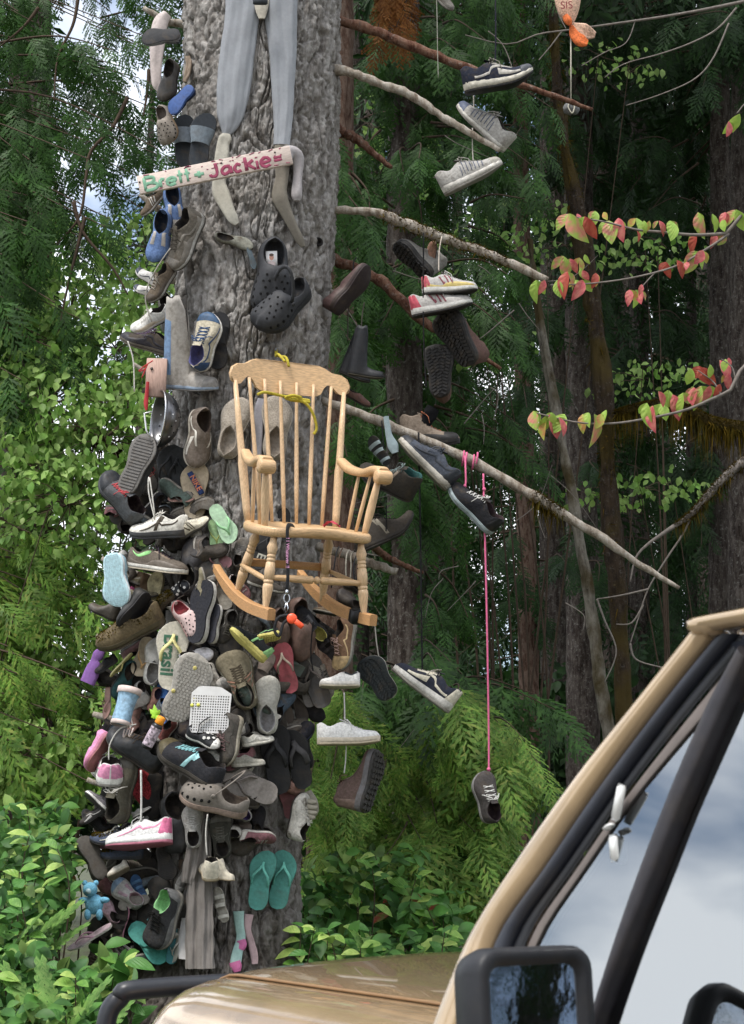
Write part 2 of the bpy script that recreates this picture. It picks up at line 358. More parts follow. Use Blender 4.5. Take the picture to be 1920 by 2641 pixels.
LIMBS = [
 ([(800, 35), (880, 55), (980, 85), (1060, 120), (1180, 165), (1300, 205), (1420, 245), (1528, 282)], (17, 15, 13, 14, 12, 10, 8, 5), REDW, None, 8.35),
 ([(800, 160), (880, 182), (960, 208), (1060, 245), (1140, 300), (1200, 335), (1290, 388)], (15, 14, 12, 11, 10, 9, 6), DEAD, None, 8.25),
 ([(800, 290), (862, 326), (920, 360), (1010, 432)], (18, 15, 12, 5), REDW, None, 8.5),
 ([(800, 532), (870, 542), (960, 548), (1030, 570), (1100, 600), (1180, 628), (1260, 655), (1340, 690), (1412, 722)], (14, 12, 12, 14, 14, 13, 12, 12, 9), DEAD, (11, 33), 8.3),
 ([(800, 640), (860, 668), (930, 696), (1000, 740), (1075, 815), (1140, 860), (1210, 898), (1292, 952)], (17, 16, 14, 15, 13, 10, 9, 4), REDW, None, 8.5),
 ([(780, 1015), (850, 1038), (930, 1068), (1010, 1100), (1100, 1138), (1180, 1172), (1290, 1228), (1370, 1278), (1460, 1330), (1560, 1392), (1660, 1462), (1752, 1516)], (13, 12, 12, 13, 13, 13, 14, 13, 13, 11, 8, 4), DEAD, (25, 28), 8.25),
 ([(740, 1385), (810, 1408), (880, 1425), (950, 1450), (1026, 1476)], (14, 12, 12, 13, 9), DEAD, None, 8.3),
 ([(930, 1405), (980, 1424), (1030, 1452), (1092, 1478)], (10, 9, 8, 4), REDW, None, 8.7),
 ([(800, 742), (850, 752), (888, 760)], (10, 8, 5), DEAD, None, 8.3),
]
LIMBP = []
for k, (pp, rr, mt, ms, Y) in enumerate(LIMBS):
    pts = pxpath(pp, Y); pts[0].y = YT
    o, P, R = limb(pts, pxr(rr, Y), mt, shoe_tree, 40, k+3); LIMBP.append((P, R))
    if ms: moss_on(P, R, ms[0], ms[1], shoe_tree, 90 if k == 3 else 420, .03 if k == 3 else .10, k)
# splintered end and stubs on the left that carry the pile
for k, (x, y, x2, y2, r0) in enumerate([(450, 60, 372, 20, 12), (445, 560, 360, 500, 11), (440, 720, 350, 700, 12), (430, 980, 345, 940, 10), (420, 1290, 300, 1230, 13), (410, 1500, 262, 1440, 12), (405, 1690, 250, 1640, 13), (400, 1880, 240, 1840, 13), (395, 2060, 225, 2010, 12), (390, 2240, 230, 2200, 12), (380, 2420, 240, 2370, 12)]):
    limb([at(x+60, y+10, YT), at(x, y, YT-.02), at((x+x2)/2, (y+y2)/2+6, YT-.10), at(x2, y2, YT-.12)], pxr((r0, r0, r0*.8, r0*.5), YT), DEAD, shoe_tree, 12, 40+k, 'branch_stub')
# ================================================================== tan truck in the foreground
fW = Vector((-.5, .8660254, 0)); lW = Vector((-.8660254, -.5, 0)); A0 = Vector((.12, 2.75, 0))
TM = Matrix(((fW.x, lW.x, 0, A0.x), (fW.y, lW.y, 0, A0.y), (0, 0, 1, 0), (0, 0, 0, 1))); TI = TM.inverted()
truck = thing('tan_truck', 'tan off-road truck with black bull bar parked beside the tree', 'truck', TM)
TK = .22
def side(px, py, k=TK, out=0.):                            # pixel -> point on the leaning side plane of the cab, truck coordinates
    o = TI @ Vector((0, 0, CZ)); d = TI.to_3x3() @ ray(px, py)
    s = (out - o.y - k*(o.z-1.1))/(d.y + k*d.z); return o+d*s
def zp(x, y): return side(1120+x*.5031, 1500+y*.5031)      # points read off an enlarged crop
def mat_paint():
    m = M('#b59b78', .26, .08, 9, .012, metal=.45, spec=.5, dirt=.22, coat=1.); m.node_tree.nodes['Principled BSDF'].inputs['Coat Roughness'].default_value = .03; return m
PAINT = mat_paint(); RUB = M('#1d1e22', .45, .15, 30, .08, dirt=.08, spec=.4); RUB2 = M('#2a2d36', .38, .12, 30, .05, dirt=.1, spec=.45); VIN = M('#6f6763', .6, .1, 40, .1, dirt=.1); INT = M('#3c3836', .8, .1, 30, .1, dirt=.05)
def mat_glass():
    m = bpy.data.materials.new('cab_glass'); m.use_nodes = True; t = m.node_tree; l = t.links.new; t.nodes.remove(t.nodes['Principled BSDF'])
    fr = nd(t, 'ShaderNodeFresnel'); fr.inputs['IOR'].default_value = 3.4; g = nd(t, 'ShaderNodeBsdfGlossy'); g.inputs['Roughness'].default_value = .02; g.inputs['Color'].default_value = (.93, .97, 1, 1)
    tr_ = nd(t, 'ShaderNodeBsdfTransparent'); tr_.inputs['Color'].default_value = (.62, .68, .66, 1); ms = nd(t, 'ShaderNodeMixShader'); l(fr.outputs[0], ms.inputs[0]); l(tr_.outputs[0], ms.inputs[1]); l(g.outputs[0], ms.inputs[2]); l(ms.outputs[0], t.nodes['Material Output'].inputs['Surface'])
    n = nd(t, 'ShaderNodeTexNoise'); n.inputs['Scale'].default_value = 1.6; tc_ = nd(t, 'ShaderNodeTexCoord'); l(tc_.outputs['Object'], n.inputs['Vector']); bp = nd(t, 'ShaderNodeBump'); bp.inputs['Strength'].default_value = .05; bp.inputs['Distance'].default_value = .05; l(n.outputs['Fac'], bp.inputs['Height']); l(bp.outputs[0], g.inputs['Normal'])
    return m
GLASS = mat_glass()
W_ = 1.50
# hood, fenders
rows = []
for x in np.concatenate([np.linspace(.04, 1.10, 12), np.linspace(1.13, 1.27, 8)]):
    dn = .075*max(0, (x-1.08)/.19)**2; row = []
    for u in np.linspace(0, 1, 25):
        y = -.165-(W_-.33)*u; cr_ = .034*math.sin(math.pi*u)**.6; row.append((x, y, 1.108+cr_-dn+.004*(x/1.2)))
    rows.append(row)
mb = MB(); mb.grid(rows); mb.grid([rows[-1], [(p[0]+.012, p[1], p[2]-.05) for p in rows[-1]], [(p[0]+.012, p[1], .72) for p in rows[-1]]]); obj('hood', mb, PAINT, truck)
for sgn in (0, 1):
    rows = []
    for x in np.concatenate([np.linspace(-.03, 1.10, 14), np.linspace(1.13, 1.29, 8)]):
        dn = .075*max(0, (x-1.08)/.19)**2; ins = .05*max(0, (x-1.10)/.19)**2; sl2 = .004*(x/1.2)
        arch = .46 if abs(x-.62) > .40 else .46+math.sqrt(max(0, .40**2-(x-.62)**2))*.95
        pr = [(-.167, 1.106), (-.12, 1.101), (-.07, 1.084), (-.03, 1.056), (-.006, 1.02), (.008, .97), (.012, .90), (.008, max(arch, .72) if arch > .72 else .72), (0, max(arch, .46))]
        rows.append([(x, (y-ins) if sgn == 0 else -W_-(y-ins), z-(dn if z > 1 else dn*.3)+(sl2 if z > .95 else 0)) for y, z in pr])
    mb = MB(); mb.grid(rows if sgn == 0 else [r[::-1] for r in rows]); obj('fender', mb, PAINT, truck)
mb = MB(); mb.tube([(x, -.166, 1.110+.004*(x/1.2)-.075*max(0, (x-1.08)/.19)**2) for x in np.linspace(.04, 1.24, 30)], .003, 6); obj('hood_seam', mb, M('#8a6a48', .5, .1, 20, .05), truck)
mb = MB(); mb.box((1.26, -W_/2, .84), (.06, W_-.12, .26), bev=.02); gr_ = obj('grille', mb, RUB, truck)
for y in (-.18, -W_+.18):
    mb = MB(); mb.box((1.295, y, .86), (.03, .20, .13), bev=.012); obj('headlight', mb, M('#cfd2d2', .15, .05, 20, 0, dirt=0), truck)
mb = MB(); mb.box((1.30, -.01, .90), (.05, .05, .12), bev=.012); obj('turn_signal', mb, M('#c4502a', .25, .05, 20, 0, dirt=0), truck)
mb = MB(); mb.box((1.36, -W_/2, .58), (.12, W_+.06, .15), bev=.03); obj('bumper', mb, RUB, truck)
# bull bar
bb = MB(); bb.tube(smooth_path([Vector(p) for p in ((1.40, -.015, .45), (1.42, -.012, .75), (1.425, -.018, .975), (1.415, -.045, 1.048), (1.40, -.13, 1.070), (1.40, -.75, 1.076), (1.40, -1.37, 1.070), (1.41, -1.455, 1.048), (1.425, -1.48, .98), (1.42, -1.49, .75), (1.40, -1.485, .45))], 70), .0215, 12); bo = obj('bull_bar', bb, M('#23252b', .38, .12, 60, .12, dirt=.05, spec=.45), truck)
# lower body and door
def slab(poly, th, name, mat, parent=truck, smooth=False):   # poly: truck-space points, thickness inwards
    mb = MB(); mb.prism(poly, (0, -th, 0)); o = obj(name, mb, mat, parent); sharp(o, 30); return o
for y0, nm_ in ((.0, 'door'), (-W_+.05, 'door')):
    dr_ = slab([(x, y0-(.01 if z > 1.05 else 0), z) for x, z in ((-.05, .46), (-1.18, .46), (-1.18, 1.085), (-.05, 1.085))], .05, nm_, PAINT)
    if y0 == 0:
        mb = MB(); mb.box((-1.02, .014, .98), (.14, .02, .035), bev=.008); obj('handle', mb, RUB, dr_)
slab([(-1.19, -.002, .46), (-3.1, -.002, .5), (-3.12, -.02, 1.085), (-1.19, -.006, 1.085)], .05, 'rear_quarter', PAINT); slab([(-1.19, -W_+.052, .46), (-3.1, -W_+.052, .5), (-3.12, -W_+.06, 1.085), (-1.19, -W_+.056, 1.085)], .05, 'rear_quarter', PAINT)
mb = MB(); mb.box((-3.1, -W_/2, .8), (.06, W_-.1, .62), bev=.02); obj('tailgate', mb, PAINT, truck)
mb = MB(); mb.box((-1.55, -W_/2, .50), (3.1, W_-.12, .06)); obj('floor_pan', mb, INT, truck)
# A-pillar, from its outline on the cab side
outer = [(1340, 250), (1060, 600), (760, 970), (430, 1430), (200, 1800), (60, 2120), (-10, 2300)]
inner = [(1450, 262), (1152, 640), (835, 1060), (565, 1460), (335, 1790), (215, 2120), (150, 2300)]
def strip(a, b, name, mat, th=.05, bulge=0., lift=0.):
    A = [zp(*p) for p in a]; B = [zp(*p) for p in b]; rows = []
    A = smooth_path(A, 24); B = smooth_path(B, 24)
    for p, q in zip(A, B):
        m1, m2 = p.lerp(q, .25), p.lerp(q, .75); o_ = Vector((0, bulge, 0)); l_ = Vector((0, lift, 0))
        rows.append([p+Vector((0, -th, 0)), p+l_-o_*.2, p.lerp(q, .12)+l_+o_*.55, m1+l_+o_, p.lerp(q, .5)+l_+o_*1.05, m2+l_+o_*.8, p.lerp(q, .9)+l_+o_*.4, q+l_-o_*.2, q+Vector((0, -min(th, .014), 0))])
    mb = MB(); mb.grid(rows); mb.add(rows[0], [tuple(range(8, -1, -1))]); mb.add(rows[-1], [tuple(range(9))]); o = obj(name, mb, mat, truck); return o
strip(outer, inner, 'windshield_pillar', PAINT, .07, .016)
nar = lambda L_, k: [(i[0]+(q[0]-i[0])*k, i[1]+(q[1]-i[1])*k) for i, q in zip(inner, L_)]
s2 = nar([(1560, 268), (1245, 640), (925, 1075), (650, 1470), (430, 1790), (320, 2120), (250, 2300)], .72)
strip([(1450, 262), (1152, 640), (835, 1060), (565, 1460), (335, 1790), (215, 2120), (150, 2300)], s2, 'door_seal', RUB2, .03, .010, -.006)
s3 = nar([(1600, 330), (1300, 690), (985, 1090), (720, 1470), (505, 1790), (390, 2120), (320, 2300)], .72)
strip(s2, s3, 'window_channel', RUB, .03, .004, -.014)
s4 = nar([(1640, 420), (1335, 760), (1010, 1140), (770, 1480), (560, 1800), (440, 2120), (370, 2300)], .78)
strip(s3, s4, 'vent_frame', VIN, .02, .004, -.020)
# upper frame of the door, roof rail
pt = zp(1560, 240)
def zpo(x, y, o): p = zp(x, y); return p+Vector((0, o, 0))
hz = pt.z
yr = -TK*(hz-1.1)
mb = MB(); mb.box((pt.x-.62, yr-.020, hz-.035), (1.30, .03, .055), bev=.01); obj('door_top_frame', mb, RUB2, truck)
mb = MB(); mb.box((pt.x-.66, yr-.030, hz-.085), (1.20, .02, .05), bev=.008); obj('upper_channel', mb, VIN, truck)
# divider bar between vent and main window
strip([(1600, 330), (1450, 600), (1290, 960), (1140, 1340), (1010, 1700), (900, 2050), (820, 2300)], [(1632, 390), (1462, 770), (1290, 1160), (1156, 1500), (1051, 1760), (940, 2050), (856, 2300)], 'divider_bar', M('#2e2c30', .5, .2, 40, .2, dirt=.2), .016, .006, .012)
tl = zp(1640, 330)
gp = [zp(370, 2420), zp(1640, 420), zp(1640, 330)+Vector((-.05, 0, 0)), zp(800, 2420)]
def pane(pts, name, back=.012):
    P = [Vector(p)+Vector((0, -back, 0)) for p in pts]; mb = MB(); mb.prism(P, (0, -.004, 0)); return obj(name, mb, GLASS, truck, smooth=False)
pane([zp(260, 2420), zp(500, 1800), zp(710, 1480), zp(960, 1140), zp(1285, 760), zp(1540, 420), zp(1590, 420), zp(1480, 700), zp(1180, 1400), zp(860, 2420)], 'vent_window', .018)
q1, q2 = zp(800, 2420), zp(1570, 400); zt_, zb_ = hz-.10, 1.09
yb_, yt_ = -TK*(zb_-1.1)-.006, -TK*(zt_-1.1)-.006
pane([(q1.x, yb_, zb_), (q2.x, yt_, zt_), (-1.10, yt_, zt_), (-1.16, yb_, zb_)], 'side_window', .0)
# latch of the vent window
lp = zp(898, 1268)+Vector((0, -.004, 0)); LW = M('#d9d9d6', .3, .05, 30, 0, metal=.3, dirt=0); lt_ = MB()
for dx, dz, s_, rt_ in ((.010, .036, .052, .35), (-.003, -.026, .038, -.1)):
    lt_.box(lp+Vector((-dx, -.006, dz)), (.018, .010, s_), Matrix.Rotation(-rt_, 3, 'Y'), bev=.005)
lt_.box(lp+Vector((.006, 0, .003)), (.022, .012, .008), Matrix.Rotation(.3, 3, 'Y'), bev=.004); obj('window_latch', lt_, LW, truck)
# roof with drip rail
rows = []
for x in np.concatenate([[pt.x+.045, pt.x+.03, pt.x], np.linspace(pt.x-.1, -3.05, 12)]):
    fall = max(0, (x-(pt.x-.08))/.13); row = []
    for u in np.linspace(0, 1, 21):
        y = yr-.005-(W_+2*yr-.0)*u; row.append((x, y, hz+.012+.058*math.sin(math.pi*u)**.45*(1-.75*fall**2)))
    rows.append(row)
mb = MB(); mb.grid(rows); obj('roof', mb, PAINT, truck)
for y_, sg in ((yr+.012, 1), (-W_-yr-.012, -1)):
    mb = MB(); mb.tube(smooth_path([Vector((pt.x+.055, y_-sg*.03, hz-.006)), Vector((pt.x+.035, y_, hz+.004)), Vector((pt.x-.05, y_+sg*.004, hz+.010)), Vector((-1.8, y_+sg*.004, hz+.014)), Vector((-3.05, y_, hz+.012))], 40), .017, 8, flat=.6); obj('drip_rail', mb, PAINT, truck)
mb = MB(); mb.box((pt.x+.01, -W_/2, hz-.01), (.06, W_+2*yr-.04, .05), bev=.015); obj('windshield_header', mb, PAINT, truck)
# rear pillars, windscreen, far side
for x_, w2 in ((-1.20, .07), (-3.02, .10)):
    for y_, sg in ((0, 1), (-W_, -1)):
        mb = MB(); mb.prism([(x_-w2/2, y_-sg*.01, 1.08), (x_+w2/2, y_-sg*.01, 1.08), (x_+w2/2, y_+sg*yr, hz), (x_-w2/2, y_+sg*yr, hz)], (0, -sg*.05, 0)); obj('cab_pillar', mb, PAINT, truck)
far = [(Vector((p.x, -W_-p.y, p.z))) for p in smooth_path([zp(*p) for p in outer], 12)]
mb = MB(); mb.tube(far, .035, 8); obj('windshield_pillar', mb, PAINT, truck)
c_n, c_f = zp(60, 2120), None
wp = [zp(*p) for p in outer]; top_, bot_ = wp[0], wp[-1]
mb = MB(); mb.add([(bot_.x, -.06, 1.10), (bot_.x, -W_+.06, 1.10), (top_.x, -W_-yr+.05, hz-.02), (top_.x, yr-.05, hz-.02)], [(0, 1, 2, 3)]); obj('windshield', mb, GLASS, truck, smooth=False)
mb = MB(); mb.box((-.10, -W_/2, 1.03), (.36, W_-.16, .10), bev=.03); obj('dashboard', mb, INT, truck)
mb = MB(); mb.tube([(-.42+.05*math.cos(a)*.3, -.42+.19*math.cos(a), 1.02+.17*math.sin(a)) for a in np.linspace(0, 6.283, 28)], .013, 7, cap=False); obj('steering_wheel', mb, RUB, truck)
for y_ in (-.42, -1.06):
    st_o = MB(); st_o.box((-1.02, y_, .86), (.16, .46, .56), Matrix.Rotation(-.22, 3, 'Y'), bev=.05); so_ = obj('seat', st_o, INT, truck)
    mb = MB(); mb.box((-1.10, y_, 1.24), (.09, .24, .17), Matrix.Rotation(-.15, 3, 'Y'), bev=.035); obj('headrest', mb, RUB2, so_)
    mb = MB(); mb.box((-.80, y_, .64), (.46, .46, .14), bev=.05); obj('cushion', mb, INT, so_)
for y_ in (-.02, -W_-.04+.06):
    for x_ in (.62, -2.15):
        wh_ = MB(); X_ = Matrix.Translation((x_, y_-.11 if y_ > -.5 else y_+.11, .37)) @ Matrix.Rotation(math.pi/2, 4, 'X')
        wh_.lathe([(.20, -.11), (.33, -.115), (.365, -.09), (.37, 0), (.365, .09), (.33, .115), (.20, .11)], 36, axis=X_); tw_ = obj('wheel', wh_, M('#19191a', .85, .2, 30, .3), truck)
        mb = MB(); mb.lathe([(.02, -.06), (.19, -.085), (.205, -.10), (.205, .10), (.19, .085), (.02, .06)], 28, axis=X_); obj('rim', mb, M('#9a9a9c', .35, .1, 20, .05, metal=.8), tw_)
# wing mirror
mc = Vector((-.425, .165, 1.166)); MR = Matrix.Translation(mc) @ Matrix.Rotation(math.radians(7), 4, 'Z') @ Matrix.Rotation(math.radians(3), 4, 'Y') @ Matrix.Scale(.84, 4)
def rbox(w2, h2, x, r=.03, n=6):
    pts = []
    for sy, sz, a0 in ((1, 1, 0), (-1, 1, math.pi/2), (-1, -1, math.pi), (1, -1, 1.5*math.pi)):
        for k in range(n): a = a0+math.pi/2*k/(n-1); pts.append(MR @ Vector((x, sy*(w2-r)+r*math.cos(a), sz*(h2-r)+r*math.sin(a))))
    return pts
hs = MB(); rows = [rbox(.086, .066, -.022, .022), rbox(.094, .074, -.034, .026), rbox(.108, .088, -.036, .032), rbox(.112, .092, -.026, .034), rbox(.113, .093, .0, .036), rbox(.104, .085, .034, .036), rbox(.082, .064, .056, .03)]
hs.grid(rows, closed=True); hs.add(rows[-1], [tuple(range(24))]); mh = obj('wing_mirror', hs, M('#25262a', .5, .12, 60, .12, dirt=.06), truck)
mb = MB(); mb.add(rbox(.0865, .0665, -.0225, .022), [tuple(range(23, -1, -1))]); obj('mirror_glass', mb, M('#dfe3e6', .02, .0, 14, .10, metal=1., dirt=0), mh)
mb = MB(); mb.tube([mc+Vector((.02, -.08, -.05)), mc+Vector((.03, -.13, -.06)), Vector((-.40, .0, 1.06))], .022, 8); obj('mirror_arm', mb, RUB, mh)
mb = MB(); mb.box((-.40, .012, 1.05), (.12, .03, .07), bev=.01); obj('mirror_base', mb, RUB, mh)
# ================================================================== footwear builder
def hermite(t, xs, ys):
    xs = np.asarray(xs, float); ys = np.asarray(ys, float); d = np.diff(ys)/np.diff(xs)
    m = np.concatenate([[d[0]], (d[:-1]+d[1:])/2, [d[-1]]])
    i = np.clip(np.searchsorted(xs, t, side='right')-1, 0, len(xs)-2); h = xs[i+1]-xs[i]; u = (t-xs[i])/h
    return (2*u**3-3*u**2+1)*ys[i]+(u**3-2*u**2+u)*h*m[i]+(-2*u**3+3*u**2)*ys[i+1]+(u**3-u**2)*h*m[i+1]
OUTX = (0, .02, .06, .14, .28, .42, .56, .70, .82, .91, .965, .99, 1)
OUTY = (0, .062, .098, .122, .128, .122, .146, .168, .158, .122, .080, .042, 0)
TOEX = (0, .02, .06, .14, .28, .42, .56, .70, .82, .91, .965, .99, 1)
TOEY = (0, .066, .105, .132, .142, .145, .172, .195, .196, .170, .120, .066, 0)      # wide toe
HT = {
 'sneak': ((0, .06, .2, .36, .44, .58, .72, .86, .95, 1), (.19, .225, .165, .225, .235, .178, .128, .100, .066, .0), (.025, .42)),
 'high': ((0, .05, .2, .34, .42, .5, .62, .75, .88, .95, 1), (.39, .45, .42, .45, .40, .28, .195, .15, .122, .085, 0), (.02, .36)),
 'tall': ((0, .04, .2, .36, .42, .47, .55, .7, .86, .95, 1), (.90, .98, .98, .96, .62, .25, .17, .135, .115, .085, 0), (.015, .40)),
 'clog': ((0, .05, .15, .34, .45, .55, .7, .84, .94, 1), (.11, .15, .095, .12, .235, .25, .215, .165, .11, 0), (.03, .44)),
 'slip': ((0, .06, .2, .42, .5, .62, .76, .88, .95, 1), (.165, .20, .14, .15, .18, .16, .122, .098, .066, 0), (.025, .47)),
}
class Geo:
    def __init__(g, kind, wf=1.15, sole=(.085, .06, .05), spring=.05, side=1, hf=1.0, wide=False, curl=0.):
        g.kind = kind; g.wf = wf; g.sole = sole; g.spring = spring; g.side = side; g.hf = hf; g.wide = wide; g.curl = curl
        if kind in HT: g.hx, g.hy, g.op = HT[kind]
    def w(g, t): return np.maximum(hermite(t, TOEX if g.wide else OUTX, TOEY if g.wide else OUTY), 0)*g.wf
    def c(g, t): return g.side*.030*np.sin(np.clip((t-.25)/.75, 0, 1)*np.pi)*1.0-g.side*.02*np.clip((t-.75)/.25, 0, 1)
    def zb(g, t): return g.spring*np.clip((t-.62)/.38, 0, 1)**2 + .012*np.clip((.08-t)/.08, 0, 1)**2 + g.curl*(t-.45)**2
    def th(g, t): return np.interp(t, (0, .45, .8, 1), (g.sole[0], (g.sole[0]+g.sole[1])/2, g.sole[1], g.sole[2]))
    def H(g, t): return np.maximum(hermite(t, g.hx, g.hy), 0)*g.hf
    def ob(g, t):
        a, b = g.op; s = lambda q: q*q*(3-2*q)
        return s(np.clip((t-a)/.03, 0, 1))*s(np.clip((b-t)/.035, 0, 1))
    def wr(g, t):
        a, b = g.op; q = (t-(a+b)/2)/((b-a)/2); k = np.sqrt(np.clip(1-np.abs(q)**(2.2 if g.kind == 'tall' else 3), .02, 1))
        return g.w(t)*(.92 if g.kind == 'tall' else .74)*k
    def outer(g, t, s):
        """outside of the upper: t along, s 0 at the sole to 1 at the rim or crown (arrays)"""
        w = g.w(t)*.97; H = g.H(t); z0 = g.zb(t)+g.th(t); a = s*np.pi/2
        yc = w*np.cos(a)**.75; zc = H*np.sin(a)**.85
        wr = g.wr(t); yo = w+(wr-w)*s**1.4+.06*g.w(t)*np.sin(s*np.pi); zo = H*s
        b = g.ob(t)
        return t, yc*(1-b)+yo*b, z0+zc*(1-b)+zo*b
    def stations(g, n=24):
        k = np.arange(n+1)/n; return .45*k+.55*(1-np.cos(np.pi*k))/2
SS = np.array([0, .14, .3, .48, .66, .82, .93, 1.0])
LOD = [22, 18]
def upper_mesh(g, L, mats):
    ts = g.stations(LOD[0]); rows = []
    for t in ts:
        x, y, z = g.outer(np.full(8, t), SS); b = float(g.ob(t)); wr = float(g.wr(t)); H = float(g.H(t)); z0 = float(g.zb(t)+g.th(t))
        top = (float(y[-1]), float(z[-1]))
        inn = [(max(wr-.018, .0), z0+H-.012), (wr*.86, z0+H*.6), (wr*.66, z0+.03), (0, z0+.018)]
        cl = [(top[0]*.75, top[1]), (top[0]*.5, top[1]), (top[0]*.25, top[1]), (0, top[1])]
        half = [(float(a), float(c)) for a, c in zip(y, z)]+[(p[0]*b+q[0]*(1-b), p[1]*b+q[1]*(1-b)) for p, q in zip(inn, cl)]
        cc = float(g.c(t))
        full = half+[(-a, c) for a, c in half[-2::-1]]
        rows.append([(t*L, (a+cc)*L, c*L) for a, c in full])
    mb = MB(); mb.grid(rows); nc = len(rows[0])-1
    for k in range(len(mb.f)):
        j = k % nc; i = k//nc
        if 7 <= j < nc-7 and g.op[0] < ts[i] < g.op[1]: mb.m[k] = 1
    return mesh_of(mb, mats)
def sole_mesh(g, L, mats, z0=0., z1=1., flare=1.03, n=18, inset=.93, scal=0.):
    ts = g.stations(min(n, LOD[1])); rows = []
    for i, t in enumerate(ts):
        w = float(g.w(t))*flare; zb = float(g.zb(t)); th = float(g.th(t)); a = zb+th*z0; b = zb+th*z1; cc = float(g.c(t))
        sc_ = scal*(1 if i % 2 else 0)*th
        pr = [(0, a), (w*inset, a), (w, a+(b-a)*.18), (w*1.015, a+(b-a)*.5), (w*.99, b-sc_), (w*.93, b), (0, b)]
        pr = pr+[(-y, z) for y, z in pr[-2:0:-1]]
        rows.append([(t*L, (y+cc)*L, z*L) for y, z in pr])
    mb = MB(); mb.grid(rows, closed=True); return sharp_mesh(mesh_of(mb, mats), 50)
def sharp_mesh(me, a):
    try: me.set_sharp_from_angle(angle=math.radians(a))
    except Exception: pass
    return me
def patch_mesh(g, L, fs, mat, nu=8, nv=5, off=.006, sides=(1, -1)):
    mb = MB()
    for f in fs:
        for sd in sides:
            rows = []
            for i in range(nu+1):
                row = []
                for j in range(nv+1):
                    t, s = f(i/nu, j/nv); t = min(max(t, .002), .998); s = min(max(s, 0.), 1.)
                    o = off*(.35 if i in (0, nu) or j in (0, nv) else 1)
                    x, y, z = g.outer(np.array(t), np.array(s)); a = s*math.pi/2
                    row.append((float(x)*L, (sd*(float(y)+o*math.cos(a))+float(g.c(np.array(t))))*L, (float(z)+o*math.sin(a)*.9)*L))
                rows.append(row if sd > 0 else row[::-1])
            mb.grid(rows)
    return mesh_of(mb, mat)
OVER = {
 'toe': ('toe_cap', [lambda u, v: (.80+.198*u+.03*v*(1-u), v)]),
 'toebig': ('toe_cap', [lambda u, v: (.70+.298*u+.05*v*(1-u), v)]),
 'heel': ('heel_counter', [lambda u, v: (.002+(.17-.07*v)*u, v*.92)]),
 'mud': ('mudguard', [lambda u, v: (.02+.975*u, v*(.26+.12*math.cos(u*9)))]),
 'stay': ('eyestay', [lambda u, v: (.44+.26*u, .60+.26*v)]),
 'str3': ('side_stripe', [lambda u, v, k=k: (.40+.075*k+.10*u*-1+.030*v, .10+.75*u) for k in range(3)]),
 'str1': ('side_stripe', [lambda u, v: (.46-.12*u+.055*v, .05+.9*u)]),
 'sweep': ('side_stripe', [lambda u, v: (.12+.62*u, .12+.55*(1-u)**1.6+.16*v*(1-.6*u))]),
 'sweep2': ('side_stripe', [lambda u, v: (.16+.5*u, .22+.5*u*u+.18*v*(1-.4*u)), lambda u, v: (.5+.3*u, .12+.3*v*(1-u*.5))]),
 'swoosh': ('emblem', [lambda u, v: (.10+.42*u, .80-.95*u+1.15*u*u*1.05+v*(.05+.30*math.sin(min(u*1.25, 1)*math.pi)**1.2*(.35+u)))]),
 'veins': ('side_stripe', [lambda u, v, k=k: (.34+.055*k+.03*u+.012*v, .12+.6*u) for k in range(7)]),
 'back': ('back_panel', [lambda u, v: (.004+.20*u, .12+.62*v)]),
 'collar': ('collar', [lambda u, v: (.03+.38*u, .80+.2*v)]),
}
def tread_mesh(g, L, mat, style):
    mb = MB(); r = random.Random(5)
    dx, dy = {'lugs': (.085, .075), 'hex': (.045, .045), 'waffle': (.032, .034), 'lines': (.05, .3), 'chev': (.06, .09)}[style]
    nt_ = int(.94/dx)
    for i in range(nt_):
        t = .035+(i+.5)*dx
        if t > .975: break
        w = float(g.w(np.array(t)))*.86; cc = float(g.c(np.array(t))); z = float(g.zb(np.array(t)))
        if style == 'lines':
            mb.box((t*L, cc*L, (z-.006)*L), (dx*.55*L, 2*w*.9*L, .018*L)); continue
        m = max(1, int(2*w/dy)); sh = .5*(i % 2) if style in ('hex', 'waffle') else 0
        for j in range(m):
            y = -w+(j+.5+sh-.25*(1 if sh else 0))*2*w/m
            if abs(y) > w*.98: continue
            if style in ('hex', 'waffle'):
                q = dx*.44; ps = [((t+q*math.cos(a))*L, (y+cc+q*math.sin(a))*L, (z+.004)*L) for a in [k*math.pi/3 for k in range(6)]] if style == 'hex' else [((t+q*a)*L, (y+cc+q*b)*L, (z+.004)*L) for a, b in ((1, 0), (-.5, .8), (-.5, -.8))]
                mb.prism(ps[::-1], (0, 0, -.014*L))
            else:
                R = Matrix.Rotation((.5 if y > 0 else -.5) if style == 'chev' else (.35 if y > 0 else -.35)*(1 if t > .4 else -1), 3, 'Z')
                mb.box((t*L, (y+cc)*L, (z-.010)*L), (dx*.66*L, 2*w/m*.78*L, .034*L), R)
    return mesh_of(mb, mat, False)
